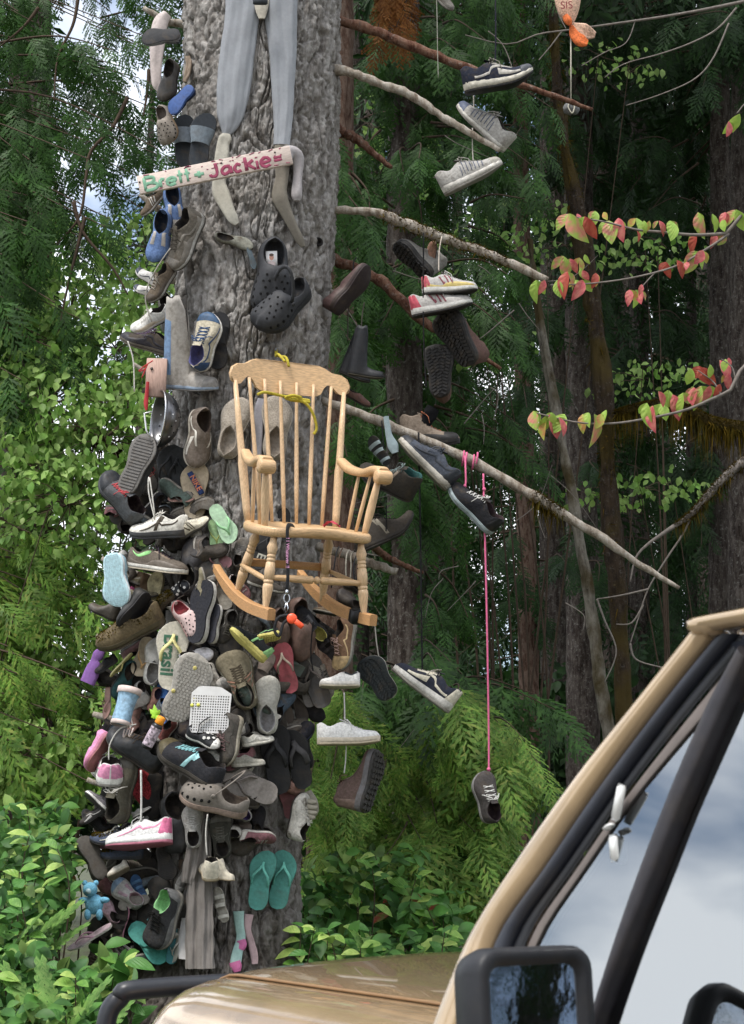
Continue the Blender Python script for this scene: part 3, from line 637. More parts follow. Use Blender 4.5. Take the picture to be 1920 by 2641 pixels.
def lace_mesh(g, L, n=5, t0=None, t1=.69, bow=True, rad=.0085, loose=0, seed=1):
    mb = MB(); r = random.Random(seed); t0 = (g.op[1]+.015) if t0 is None else t0
    def top(t, y):
        s = np.linspace(0.3, 1, 30); x, yy, z = g.outer(np.full(30, t), s); return float(np.interp(abs(y), yy[::-1], z[::-1]))
    for k in range(n):
        t = t0+(t1-t0)*k/max(1, n-1); hw = .072*g.wf
        for sg in ((1, -1) if k % 1 == 0 else (1,)):
            pts = []
            for q in range(6):
                y = sg*hw*(1-2*q/5); tt = t+.020*(q/5-.5)*2*1.0
                pts.append(((tt)*L, (y+float(g.c(np.array(t))))*L, (top(tt, y)+.010)*L))
            mb.tube(pts, rad*L, 5, flat=.5)
    if bow:
        b = Vector((t0*L, float(g.c(np.array(t0)))*L, (top(t0, 0)+.018)*L))
        for sg in (1, -1):
            e = b+Vector((.06*r.uniform(.3, 1.2), sg*.13*r.uniform(.7, 1.2), -.01))*L
            mb.tube([b, b+Vector((0, sg*.06, .045))*L, e, b+Vector((.05, sg*.05, .005))*L, b], rad*L*.9, 5, flat=.6)
            mb.tube([b, b+Vector((.04, sg*.07, .02))*L, b+Vector((.10, sg*.16, -.05))*L, b+Vector((.12, sg*.17, -.16))*L], rad*L*.9, 5, flat=.6)
    return mb
def frame(hx, hy, tx, ty, roll, lay=0., Y=None, fz=0., clear=None):
    """matrix of a thing whose heel and toe stand at two photo pixels; it lies against the trunk (or hangs at depth Y)"""
    ro = math.radians(roll)
    if clear is None: clear = abs(math.cos(ro))*.045+max(0, -math.sin(ro))*.085+.015
    if Y is None:
        mx_, my_ = (hx+tx)/2, (hy+ty)/2
        Yc = (trunk_front(hx, hy)+trunk_front(tx, ty)+2*trunk_front(mx_, my_))/4
        ya = yb = Yc-clear-lay*.065
        sl = (trunk_front(tx, ty)-trunk_front(hx, hy))*.6; ya -= sl/2; yb += sl/2
    else: ya = yb = Y
    ya -= fz/2; yb += fz/2
    h = at(hx, hy, ya); t = at(tx, ty, yb); a = t-h; Ln = a.length; a.normalize()
    v = ((h+t)/2-Vector((0, 0, CZ))).normalized(); v = (v-a*v.dot(a)).normalized(); s = a.cross(v)
    # s: 90 degrees counter-clockwise from heel->toe as seen from the camera
    if s.length < 1e-6: s = Vector((0, 0, 1))
    s.normalize()
    up = s*math.cos(ro)-v*math.sin(ro); up.normalize(); yv = up.cross(a)
    m = Matrix(((a.x, yv.x, up.x, h.x), (a.y, yv.y, up.y, h.y), (a.z, yv.z, up.z, h.z), (0, 0, 0, 1)))
    return m, Ln
def cmat(c, kind='cloth', dirt=.25):
    if c is None: return None
    if not isinstance(c, str): return c
    q = lin(c); gy_ = .3*q[0]+.59*q[1]+.11*q[2]; c = tuple(round(.93*(gy_+(v-gy_)*.80), 4) for v in q)
    return {'cloth': lambda: M(c, .9, .26, 95, .6, dirt=dirt*1.35, spec=.15), 'rub': lambda: M(c, .65, .2, 70, .3, dirt=dirt*1.25, spec=.3), 'lea': lambda: M(c, .55, .3, 60, .4, dirt=dirt*1.3, spec=.35),
            'mesh': lambda: M(c, .85, .35, 150, .6, dirt=dirt, spec=.2, weave=120), 'lace': lambda: M(c, .9, .2, 120, .3, dirt=dirt*.6, spec=.15)}[kind]()
NSH = [0]
def nail(parent, m, L, t=.1, z=.1): pass
def lace_string(parent, pts, Y, c, r=.0035, name='lace'):
    P = [at(x, y, Y if not hasattr(Y, '__len__') else Y[i]) for i, (x, y) in enumerate(pts)]
    n = max(8, 4*len(P)); mb = MB(); mb.tube(smooth_path(P, n), r, 5); return obj(name, mb, cmat(c, 'lace'), parent, world=True)
def shoe(label, kind, hx, hy, tx, ty, roll, u='#555555', a=None, m='#d8d4cc', o=None, l=None, n='#2c2826', ov=(), lay=0., Y=None, fz=0.,
         wf=1.15, hf=1., sole=(.085, .06, .05), spring=.05, side=1, wide=False, tread=None, fin='cloth', dirt=.25, bow=True, nl=5, tongue=True, strap=None,
         holes=False, cat='shoe', name=None, group=None, hang=None, curl=0., scal=0., clear=None, moss=False, rivets=None):
    LOD[:] = (15, 12) if group and 'pile' in group else (22, 18)
    NSH[0] += 1; e = .04; hx, tx = hx-(tx-hx)*e, tx+(tx-hx)*e; hy, ty = hy-(ty-hy)*e, ty+(ty-hy)*e
    mt, Ln = frame(hx, hy, tx, ty, roll, lay, Y, fz, clear); g = Geo(kind, wf*1.17, sole, spring, side, hf*1.12, wide, curl)
    nm = name or {'sneak': 'sneaker', 'high': 'boot', 'tall': 'tall_boot', 'clog': 'clog', 'slip': 'slip_on_shoe'}[kind]
    R = thing(nm, label, cat, mt, group); o = o or '#3b3835'
    mu = cmat(u, fin, dirt); ma = cmat(a, 'lea' if fin == 'cloth' else fin, dirt) if a else mu
    ms = cmat(m, 'rub', dirt); mo = cmat(o, 'rub', dirt)
    if kind == 'clog': obj('sole', sole_mesh(g, Ln, ms, 0, 1, 1.04), None, R)
    else:
        obj('outsole', sole_mesh(g, Ln, mo, 0, .34, 1.02), None, R)
        ws = obj('midsole', sole_mesh(g, Ln, ms, .33, 1.12, 1.035, scal=scal), None, R)
    up = obj('upper', upper_mesh(g, Ln, [mu, cmat(n, 'cloth')]), None, R)
    for e in ov:
        key, col = (e, ma) if isinstance(e, str) else (e[0], cmat(e[1], 'lea', dirt))
        nm2, fs = OVER[key]; sd = (1, -1)
        for f1 in fs:
            for sd in (((1,), (-1,)) if nm2 in ('side_stripe', 'emblem', 'eyestay') else ((1, -1),)): obj(nm2, patch_mesh(g, Ln, [f1], col, 14 if key in ('swoosh', 'sweep', 'mud', 'sweep2') else 8, 5, .007, sd), None, R)
    if tread: obj('tread', tread_mesh(g, Ln, mo if kind != 'clog' else ms, tread), None, R)
    if l:
        if tongue:
            tg = MB(); t1 = g.op[1]; rows = []
            for i in range(7):
                q = i/6; t = t1+.16-.22*q; zt = float(g.zb(np.array(t))+g.th(np.array(t))+g.H(np.array(max(t, t1+.02))))
                z = zt+.012-.02*(1-q)+.04*q*q
                rows.append([(t*Ln, (y+float(g.c(np.array(t))))*Ln, (z-.9*y*y*3)*Ln) for y in (-.075, -.045, 0, .045, .075)])
            tg.grid(rows); obj('tongue', tg, mu, R)
        obj('lace', lace_mesh(g, Ln, nl, bow=bow, seed=NSH[0], t1=.69 if kind != 'high' else .66), cmat(l, 'lace'), R)
    if strap:                                              # heel strap of a clog or bar across the instep
        sb = MB(); t = g.op[1]; pts = []
        if kind == 'clog':
            zz = float(g.zb(np.array(.46))+g.th(np.array(.46)))+.13
            st = strap if isinstance(strap, float) else 0.
            for q in range(15):
                A = math.pi*(q/14-.5)*1.0; xx = .47-.47*math.cos(A)*math.cos(st); pts.append((xx*Ln, (math.sin(A)*.155*g.wf+float(g.c(np.array(.3))))*Ln, (zz+.05+.47*math.cos(A)*math.sin(st))*Ln))
            sb.tube(pts, .032*Ln, 6, flat=.28)
            for sg in (1, -1): sb.lathe([(.034*Ln, 0), (.034*Ln, .016*Ln), (.02*Ln, .022*Ln)], 10, axis=Matrix.Translation((.47*Ln, sg*(.165*g.wf)*Ln+float(g.c(np.array(.47)))*Ln, (zz+.05)*Ln)) @ Matrix.Rotation(-sg*math.pi/2, 4, 'X'))
        else:
            tt = .44
            for q in range(11):
                A = math.pi*q/10; pts.append((tt*Ln, (math.cos(A)*float(g.w(np.array(tt)))+float(g.c(np.array(tt))))*Ln, (float(g.zb(np.array(tt))+g.th(np.array(tt)))+.05+math.sin(A)*.17)*Ln))
            sb.tube(pts, .034*Ln, 6, flat=.3)
        obj('strap', sb, ma if kind != 'clog' else mu, R)
    if holes:                                              # ventilation holes of a clog
        hmat = M('#0c0b0b', dirt=0, rough=1, bump=0)
        for t, s in [(.56, .72), (.56, .98), (.64, .85), (.64, .62), (.72, .75), (.72, .98), (.8, .62), (.8, .86), (.88, .75), (.52, .15), (.62, .15), (.72, .15), (.82, .15), (.91, .16)]:
            for sd in (1, -1):
                if s > .95 and sd < 0: continue
                x, y, z = [float(q) for q in g.outer(np.array(t), np.array(s))]; aa = s*math.pi/2
                nn = Vector((.25*(t-.4), sd*math.cos(aa), math.sin(aa)+.05)).normalized()
                cN = Vector((x, sd*y+float(g.c(np.array(t))), z))*Ln; q4 = nn.to_track_quat('Z', 'Y').to_matrix().to_4x4()
                rr = .017*Ln if s > .3 else .024*Ln
                hb = MB(); hb.lathe([(rr, -.006*Ln), (rr, .0035*Ln), (rr*.3, .0035*Ln)], 9, axis=Matrix.Translation(cN) @ q4)
                obj('vent_hole', hb, hmat, R)
    if moss:
        V = []; Fc = []; r = np.random.RandomState(NSH[0])
        for k in range(1300):
            t = r.uniform(.1, .95); s = r.uniform(.45, 1); sd = r.choice([-1, 1])
            if r.rand() > .9-.5*abs(math.sin(t*11)): continue
            x, y, z = [float(q) for q in g.outer(np.array(t), np.array(s))]; p = np.array([x, sd*y+float(g.c(np.array(t))), z])*Ln
            tip = p+np.array([r.normal()*.003, sd*.002+r.normal()*.003, r.uniform(.003, .009)]); q = np.array([r.normal(), r.normal(), 0])*.002
            k0 = len(V); V += [p-q, p+q, tip]; Fc.append((k0, k0+1, k0+2))
        ob = obj('moss', np_mesh(np.array(V), np.array(Fc), MOSSL), None, R); ob['kind'] = 'stuff'
    if hang: lace_string(R, hang[0], hang[1], hang[2], hang[3] if len(hang) > 3 else .0032)
    return R, g, Ln
def flop(label, hx, hy, tx, ty, roll, top='#333', sole_c=None, strap='#222', kind='y', lay=0., Y=None, fz=0., wf=1.12, th=.055, side=1, tread=None, cat='sandal', name=None, group=None, curl=0., plugs=None, dirt=.25, nbar=2, clear=None, pattern=None, fin='rub', spring=.02, sr=.028):
    LOD[:] = (15, 12) if group and 'pile' in group else (22, 18)
    NSH[0] += 1; e = .03; hx, tx = hx-(tx-hx)*e, tx+(tx-hx)*e; hy, ty = hy-(ty-hy)*e, ty+(ty-hy)*e
    mt, Ln = frame(hx, hy, tx, ty, roll, lay, Y, fz, clear); g = Geo('flat', wf*1.13, (th, th*.8, th*.7), spring, side, curl=curl)
    R = thing(name or {'y': 'flip_flop', 'band': 'slide_sandal', 'bars': 'strap_sandal', 'none': 'shoe_sole'}[kind], label, cat, mt, group)
    sole_c = sole_c or top
    obj('sole', sole_mesh(g, Ln, cmat(sole_c, 'rub', dirt), 0, .8, 1.03), None, R)
    obj('footbed', sole_mesh(g, Ln, cmat(top, fin, dirt), .79, 1.03, 1.0, n=20), None, R)
    sm = cmat(strap, 'rub', dirt*.6)
    zt = lambda t: float(g.zb(np.array(t))+g.th(np.array(t))*1.02)
    wv = lambda t: float(g.w(np.array(t))); cv = lambda t: float(g.c(np.array(t)))
    if kind == 'y':
        for sg in (1, -1):
            sb = MB(); e = (.40, sg*wv(.40)*.93+cv(.40), zt(.40)-.02)
            p = [(.80, cv(.8), zt(.8)-.02), (.775, cv(.78), zt(.78)+.045), (.68, sg*.03+cv(.7), zt(.7)+.085), (.55, sg*wv(.55)*.68+cv(.55), zt(.55)+.085), e]
            sb.tube([Vector(q)*Ln for q in smooth_path(p, 12)], [sr*Ln*(.55+.45*min(1, k/4)) for k in range(12)], 6, flat=.38, up=(0, 0, 1)); obj('strap', sb, sm, R)
    elif kind in ('band', 'bars'):
        bars = {'band': [(.56, .14, .13)], 'bars': [(.70, .055, .10), (.48, .05, .14), (.16, .045, .16)][:nbar+1]}[kind]
        for tc_, hw, hh in bars:
            rows = []
            for i in range(5):
                t = tc_-hw+2*hw*i/4; row = []
                for q in range(11):
                    A = math.pi*q/10; row.append(Vector((t+.02*math.sin(A), math.cos(A)*wv(t)*1.03+cv(t), zt(t)-.02+math.sin(A)**.7*(hh+.02*i/4)))*Ln)
                rows.append(row)
            sb = MB(); sb.grid(rows); sb.grid([[p-Vector((0, 0, .012*Ln)) for p in row] for row in rows]); obj('strap', sb, sm, R)
    if tread: obj('tread', tread_mesh(g, Ln, cmat(sole_c, 'rub', dirt), tread), None, R)
    if plugs:
        for t, y in ((.8, 0), (.40, .8), (.40, -.8)):
            pb = MB(); pb.lathe([(.030*Ln, 0), (.030*Ln, .014*Ln), (.018*Ln, .02*Ln)], 12, axis=Matrix.Translation(Vector((t, y*wv(t)+cv(t), float(g.zb(np.array(t)))+.004))*Ln) @ Matrix.Rotation(math.pi, 4, 'X'))
            obj('strap_plug', pb, cmat(plugs, 'rub', .05), R)
    return R, g, Ln
# ================================================================== footwear on the trunk, photo pixels of heel and toe
S, Fp = shoe, flop
K = dict
SK = (.075, .07, .065)                                     # flat cup sole
CH = (.13, .09, .07)                                       # chunky sole
# ---- high on the left edge
S('dark mesh water shoe with pale ribs jutting sideways from trunk top', 'slip', 462, 86, 368, 98, -55, u='#33353b', a='#9c9ea8', m='#8e9099', o='#2c2d31', ov=('mud', 'sweep'), lay=2.2, fin='mesh')
S('worn dark leather shoe below the white stocking, opening outward', 'slip', 452, 168, 424, 262, 120, u='#4b4744', m='#2f2c2a', lay=1, dirt=.4, fin='lea')
S('royal blue water shoe showing its bright blue sole', 'slip', 492, 222, 440, 288, -50, u='#1c2c4c', m='#2f5698', o='#2f5698', lay=1.5, dirt=.1)
S('weathered beige clog with holes and a tan toe', 'clog', 424, 280, 440, 370, 120, u='#9b9084', m='#9a7f5e', o='#8d7350', lay=1, wide=True, holes=True, n='#5a5048')
Fp('narrow blue-grey slide sandal behind its wider twin above the sign', 478, 430, 476, 302, 90, '#33383e', '#2a2d31', '#8894a0', 'band', lay=.3)
Fp('wide blue-grey slide sandal with a pale strap above the sign', 508, 432, 536, 297, 84, '#343a42', '#24272c', '#77848f', 'band', lay=1.0)
S('old brown trail shoe sticking out behind the blue water shoes', 'sneak', 425, 505, 372, 560, 165, u='#6a5a48', m='#b9b2a6', o='#5a5048', lay=0, dirt=.5, ov=('str3',), a='#d8d2c6')
S('blue water shoe with pale mesh centre hanging right under the sign', 'slip', 443, 486, 450, 604, 88, u='#6484ba', a='#b8b0a8', m='#2f4468', lay=1.4, ov=('stay', 'toebig'), dirt=.05, n='#1c2434')
S('blue water shoe with pale mesh centre, lower one of the pair', 'slip', 428, 556, 400, 676, 105, u='#6484ba', a='#b8b0a8', m='#2f4468', lay=1.9, ov=('stay',), dirt=.05, n='#1c2434')
S('grey brown hiking shoe hung heel up beside the blue water shoes', 'sneak', 524, 560, 452, 696, 150, u='#6f675c', a='#837b70', m='#a3a099', o='#4a4640', lay=1.2, ov=('mud', 'sweep2', 'toe'), scal=.3, dirt=.35, l='#5a5248', wide=True)
S('brown muddy hiking shoe below its grey brown twin', 'sneak', 452, 700, 392, 782, 150, u='#6a5c4c', a='#54483c', m='#9a958c', o='#3f3a36', lay=1.4, ov=('toe', 'mud'), dirt=.5, l='#a39a8c')
S('small white and navy sneaker under the brown muddy hiker, upper one', 'sneak', 408, 742, 352, 700, 150, u='#e2e0dc', a='#2f3a52', m='#d8d5cf', lay=.7, ov=('heel', 'sweep', 'toe'))
S('small white and navy sneaker under the brown muddy hiker, lower one', 'sneak', 404, 770, 346, 744, 155, u='#dcd9d4', a='#39445a', m='#d0ccc6', lay=1.0, ov=('toe', 'sweep'))
S('white sneaker with loose white laces above the purple black hiker', 'sneak', 440, 815, 345, 858, 150, u='#d9d6ce', a='#c9b89a', m='#cfcabf', lay=1.2, l='#d6d2c8', ov=('mud',), hang=([(392, 830), (375, 765), (400, 700), (440, 640)], 7.86, '#9d978c'))
S('pale grey crumpled leather shoe beside the rubber boot', 'sneak', 425, 766, 440, 862, 90, u='#a8a498', m='#8f8b80', lay=.5, fin='lea', ov=('sweep',), a='#c4c0b4')
S('black and purple hiking shoe lying level over the wooden slat', 'sneak', 444, 922, 312, 880, 172, u='#4a423b', a='#2b2830', m='#5c5448', o='#6b6154', lay=1.3, l='#6f5a78', ov=('mud', 'toe', 'sweep2'), dirt=.45, hang=([(330, 880), (344, 930), (347, 1010)], 7.82, '#cfcac0'))
S('tall worn rubber boot in grey and faded blue', 'tall', 432, 1004, 557, 1010, 4, u='#aaa39a', a='#7397c2', m='#8ea4bd', o='#77736e', ov=('back', ('toe', '#8b8680')), lay=.8, sole=(.085, .06, .05), hf=1.32, dirt=.3, wf=1.2, fin='rub', n='#3c3a38', spring=.03)
Fp('black slide sandal behind the beige and blue sneaker', 562, 950, 566, 810, 80, '#232326', '#1c1c1e', '#232326', 'band', lay=.4)
S('beige and blue running sneaker hung toe up beside the rubber boot', 'sneak', 522, 956, 546, 814, 62, u='#c4b99f', a='#2c4d7a', m='#e4e0d8', lay=1.3, n='#5a5a90', ov=('heel', 'sweep', ('toe', '#34587c')), l='#33527c', scal=.3, side=-1)
S('torn greenish grey shoe nailed flat on the bark', 'slip', 562, 612, 652, 640, 70, u='#8b8a7c', m='#6d6a5e', hf=.5, wf=.8, lay=.1, dirt=.4)
Fp('folded blue denim scrap of an old slipper nailed on bark', 640, 640, 655, 694, 60, '#56666f', '#4a5860', '#7d6a58', 'none', wf=.75, th=.06, lay=.2)
S('black perforated clog hung heel up with a photo card in it', 'clog', 704, 632, 694, 806, 84, u='#35363a', m='#2c2d30', wide=True, holes=True, lay=.4, n='#26272a', dirt=.03, fin='rub', sole=(.12, .09, .08))
S('black perforated clog hanging askew from its twin', 'clog', 790, 752, 672, 852, 128, u='#37383c', m='#2d2e31', wide=True, holes=True, lay=1.0, strap=1.1, n='#26272a', dirt=.03, fin='rub', sole=(.12, .09, .08))
# ---- beside the colander
S('dark grey sneaker with its ribbed sole and a red disc to the front', 'sneak', 322, 1268, 378, 1122, -122, u='#4b4b4d', m='#2c2c2e', o='#6b6763', lay=2.4, tread='lines', ov=('mud',), a='#3a3a3c', l='#c23c48')
S('grey sneaker with bright red laces and black toe', 'sneak', 348, 1350, 268, 1228, 128, u='#606266', a='#2a2d33', m='#55565a', o='#2c2c2e', lay=2.2, ov=('toebig',), l='#d2464e', n='#26191c', nl=6)
S('black slip on with pale rubber edge under the red laced sneakers', 'slip', 412, 1272, 372, 1334, 60, u='#2a2b30', m='#cdc6bb', lay=1.3, ov=('heel',))
Fp('black flip flop blotched with mould beside the ribbed sneaker sole', 428, 1292, 448, 1152, 84, '#3a3d3f', '#2c2e30', '#2e3032', 'y', lay=1.0, dirt=.1)
Fp('black flip flop blotched with mould beside the bare tan insole', 470, 1294, 460, 1160, 84, '#414446', '#2c2e30', '#2e3032', 'y', lay=.6, dirt=.1)
S('brown sneaker with curved white stripes hanging toe down', 'sneak', 512, 1062, 498, 1204, 68, u='#84766a', a='#e6e0d4', m='#d8cfbf', lay=.8, ov=('sweep2', ('heel', '#6a5c50')), n='#40342c')
tagF = Fp('bare tan shoe insole with a blue strap tag on it', 502, 1336, 508, 1198, 88, '#b7a486', '#a08c6c', '#2c4070', 'none', wf=1.25, lay=.5, th=.07)
S('white sneaker with dark thick sole and black lines hung level', 'sneak', 482, 1384, 344, 1386, 172, u='#e6e1d5', a='#4b4030', m='#4c4c4e', o='#3f3f42', lay=1.8, ov=('sweep', ('str1', '#4b4030')), l='#e6e2d8', sole=(.12, .10, .08), wide=True, hang=([(400, 1340), (384, 1270), (386, 1232), (400, 1330)], 7.78, '#dcd8ce'))
S('cream sneaker with brown stripes behind the level white one', 'sneak', 470, 1388, 542, 1345, 20, u='#d8cfb6', a='#4b3c22', m='#5a564e', o='#3f3f42', lay=1.0, ov=('str3',), l='#d8d2c2')
Fp('pale green flip flop beside the chair, upper one of two', 552, 1306, 600, 1398, 90, '#aed6ac', '#a2cfa0', '#93d693', 'y', lay=1.2, dirt=.08, sr=.034)
Fp('yellowish green flip flop half under its pale green twin', 548, 1342, 560, 1416, 86, '#a3d08c', '#97c67e', '#b6c456', 'y', lay=.7, dirt=.1)
S('beige canvas slip on tilted behind the chair back post', 'slip', 586, 1180, 626, 1034, 76, u='#b5a897', m='#bcb2a2', lay=.05, hf=.8, n='#93887a', dirt=.15, fin='mesh')
S('beige canvas slip on hung straight behind the necktie', 'slip', 708, 1184, 712, 1030, 90, u='#b0a392', m='#bcb2a2', lay=.05, hf=.8, n='#8b8073', dirt=.15, fin='mesh', side=-1)
Fp('black flip flop with a white drop mark above the chair seat', 740, 1396, 730, 1312, 88, '#1e1e20', '#1a1a1c', '#242426', 'y', lay=.1, dirt=.05)
erF = Fp('black flip flop with pale letters behind the chair legs', 662, 1466, 702, 1372, 80, '#1f1f21', '#1a1a1c', '#242426', 'y', lay=.5, dirt=.05)
# ---- shoulder of the pile
S('light blue skate shoe turned to show its patterned pale sole', 'sneak', 288, 1430, 306, 1560, -62, u='#a6d0e2', a='#1f2024', m='#e4e8ea', o='#b7dde6', lay=2.6, sole=SK, tread='waffle', ov=('stay', 'toe'), dirt=.04, wf=1.3)
swS = S('brown suede skate shoe with a lime green curved mark', 'sneak', 335, 1464, 480, 1484, 2, u='#6e6357', a='#8a7763', m='#ebe6db', o='#cdbfa6', lay=2.0, sole=SK, ov=(('swoosh', '#90e47a'), 'stay', ('mud', '#74685b')), l='#3f3646', spring=.02, dirt=.08, nl=6)
S('black leather slip on with orange stitching, opening downward', 'slip', 492, 1534, 522, 1386, 66, u='#302e30', m='#3b3836', lay=.4, fin='lea', n='#1b191a', ov=('mud',), a='#3f3433')
Fp('cream coloured bare shoe sole with a hole, standing upright', 402, 1580, 410, 1478, 70, '#cfc08c', '#c2b07a', '#998', 'none', lay=1.0, th=.16, wf=1.0, dirt=.35)
S('battered old work boot under the light blue sole, mouth open', 'high', 296, 1602, 230, 1566, 158, u='#5c554c', m='#3b3630', lay=1.4, dirt=.5, fin='lea', hf=.8)
S('black leather shoe lying sole up on the mossy brown one', 'slip', 384, 1534, 322, 1626, -146, u='#2f2e2e', m='#232324', o='#2d2c2e', lay=2.4, fin='lea', sole=(.10, .08, .07), wf=1.35, dirt=.12, wide=True)
Fp('grey loose boot tongue wedged above the mossy shoe', 342, 1546, 306, 1602, 70, '#7b786b', '#6a675c', '#777', 'none', lay=1.9, wf=1.1)
S('long pointed brown shoe overgrown with orange moss', 'slip', 424, 1606, 262, 1680, 158, u='#6c5d3f', m='#52492f', o='#453d2c', lay=2.2, moss=True, wf=1.0, hf=1.15, dirt=.5, sole=(.10, .08, .06))
S('small mossy dark slip on beside the flowered sandal', 'slip', 398, 1586, 452, 1530, 40, u='#4f4836', m='#3f3a2e', lay=2.0, moss=True, dirt=.5)
flA = S('black baby sandal dotted with white flowers above pink clog', 'slip', 436, 1552, 490, 1506, 62, u='#23252c', m='#c9c4bc', lay=1.5, fin='lea', dirt=.03)
S('pale pink clog with round holes and reddish heel', 'clog', 456, 1566, 518, 1640, 76, u='#dcbcb8', m='#b98a86', n='#8a2c34', wide=True, holes=True, lay=1.6, dirt=.08, fin='rub', ov=(('heel', '#b5484e'),))
Fp('white rimmed navy shoe sole standing beside the pink clog', 514, 1658, 542, 1502, 50, '#33343b', '#e6e2da', '#333', 'none', lay=1.3, th=.13, dirt=.08, fin='cloth')
Fp('smaller white rimmed navy shoe sole behind the larger one', 552, 1658, 566, 1562, 40, '#3c3d46', '#d6d2ca', '#333', 'none', lay=1.0, th=.13, dirt=.1, fin='cloth')
S('black and grey running sneaker below the rocker end', 'sneak', 600, 1576, 570, 1660, 82, u='#3a3734', a='#8f8b83', m='#a39d92', lay=1.0, ov=('sweep', 'heel'), l='#6b665e')
Fp('scribbled pale flip flop under the green ones', 572, 1536, 562, 1412, 88, '#c3bab4', '#a89a90', '#b08f80', 'y', lay=.3, dirt=.2)
Fp('speckled grey flip flop below the scribbled one', 588, 1570, 562, 1476, 84, '#a29b8d', '#8a8476', '#a48a78', 'y', lay=.8, dirt=.3)
S('grey lace up shoe behind the rear chair leg', 'sneak', 612, 1462, 634, 1390, 80, u='#77716a', m='#8d877c', lay=.1, l='#96908a')
S('dark sneaker with pale sole behind the rocker', 'sneak', 640, 1506, 728, 1532, 10, u='#4a453f', m='#b7b5aa', lay=.2)
# ---- belt of the pile below the mossy shoe
S('black sneaker tucked behind the purple sock', 'sneak', 304, 1704, 250, 1738, 160, u='#2a2a2c', m='#2f2e2e', lay=1.6, l='#3a3a3c')
Fp('thin yellow flip flop seen edge on', 338, 1684, 284, 1742, 12, '#ddd27c', '#e3db96', '#cfc46a', 'y', lay=1.5, dirt=.1)
Fp('tan flip flop with an orange strap', 386, 1646, 356, 1742, 90, '#bfae90', '#cbb997', '#d6a660', 'y', lay=1.6, dirt=.15, wf=1.3)
S('white mary jane clog with an open grey inside', 'slip', 388, 1764, 414, 1648, 92, u='#dcd8cf', m='#d2cdc3', n='#8f8c88', lay=1.5, strap=True, a='#dedad2', dirt=.12, fin='rub')
brF = Fp('white flip flop with green print and yellow straps', 438, 1776, 456, 1606, 90, '#d8d1bc', '#e6e2d6', '#e6dc84', 'y', lay=2.3, dirt=.12, wf=1.2, sr=.03)
Fp('large grey honeycomb soled flip flop showing yellow plugs', 446, 1856, 512, 1692, -90, '#bdb8ae', '#b5afa5', '#c9bf60', 'y', lay=1.9, tread='hex', plugs='#d9c95c', wf=1.42, dirt=.12)
S('torn white and lilac slipper above the honeycomb sole', 'slip', 474, 1704, 552, 1690, 55, u='#d6d2d6', m='#bdb6b4', lay=1.0, ov=(('sweep', '#c9a6d0'),))
S('dark teal slip on under the yellow flip flop', 'slip', 336, 1706, 298, 1800, 70, u='#244a4a', m='#1c2c2e', lay=1.2)
S('black and green trail shoe with a knobbly yellow sole', 'sneak', 676, 1708, 592, 1630, 192, u='#25282c', a='#8fd47c', m='#d9cd5c', o='#d3c64e', lay=2.2, scal=.55, ov=(('heel', '#8fd47c'), ('str1', '#8fd47c')), l='#1f2022', sole=CH, dirt=.05)
S('black and green trail shoe, its yellow sole turned to front', 'sneak', 724, 1640, 656, 1660, 222, u='#25282c', a='#8fd47c', m='#d9cd5c', o='#cabd46', lay=2.0, scal=.55, ov=(('sweep', '#8fd47c'),), tread='lugs', sole=CH, dirt=.05)
S('brown leather clog with a round hole, hung heel up', 'clog', 760, 1548, 770, 1702, 60, u='#6d5247', m='#54413a', lay=.6, fin='lea', n='#3a2c26', dirt=.25)
S('brown leather mule beside the holed brown clog', 'clog', 712, 1572, 724, 1664, 60, u='#6a5246', m='#4f3f38', lay=.3, fin='lea', n='#382b26')
S('black shoe with yellow lining hung by black cords', 'sneak', 838, 1650, 764, 1572, 92, u='#26272b', n='#b5ac48', a='#c4ba4c', m='#202124', lay=1.2, l='#2b2c30', ov=(('stay', '#2e2f34'),), hang=([(808, 1604), (802, 1680), (808, 1730)], 7.8, '#1c1c1f'))
Fp('dark grey strap sandal below the black cords', 876, 1704, 824, 1644, 80, '#39353a', '#2c292c', '#3f3a3f', 'bars', lay=.6)
S('brown and tan sneaker hung toe down above the white sneaker', 'sneak', 914, 1608, 884, 1728, 152, u='#7a5b41', a='#c8a76e', m='#8b877c', o='#6a665e', lay=.8, ov=('toebig', 'sweep'), l='#d0a89a', dirt=.25, wide=True)
S('clean white sneaker with dark heel tab below the brown one', 'sneak', 926, 1772, 828, 1776, 190, u='#e6e4e0', a='#2e3336', m='#e2dcd2', o='#c9bda2', lay=.9, ov=('collar',), sole=(.11, .10, .09), dirt=.06, hf=1.05, wide=True)
S('brown shoe just under the rocker with the rubber strip', 'sneak', 868, 1588, 808, 1578, 195, u='#6e5b45', m='#98907e', lay=.2, a='#594a3a', ov=('toe',))
Fp('faded red flip flop with a cream strap', 752, 1784, 724, 1660, 90, '#ab4954', '#9b4048', '#a89684', 'y', lay=1.3, dirt=.15)
Fp('grey brown slide with a torn band beside the red flip flop', 664, 1766, 702, 1688, 70, '#5e524b', '#4a413c', '#87776c', 'band', lay=1.0)
Fp('taupe flip flop with a cracked black footbed', 836, 1822, 794, 1692, 86, '#4c4948', '#6c635d', '#5d5550', 'y', lay=1.1, wf=1.2, dirt=.4)
Fp('pale taupe flip flop half behind the cracked one', 802, 1822, 786, 1742, 86, '#7f7873', '#6c635d', '#6c635d', 'none', lay=.8, wf=1.2)
S('khaki hiking sneaker hung toe up, laces to front', 'sneak', 646, 1824, 590, 1686, 88, u='#7d735b', a='#9c9c88', m='#6d654c', lay=1.1, l='#544a3a', ov=('sweep', ('str3', '#b07a5e')), n='#191613', nl=7, wide=True, side=-1)
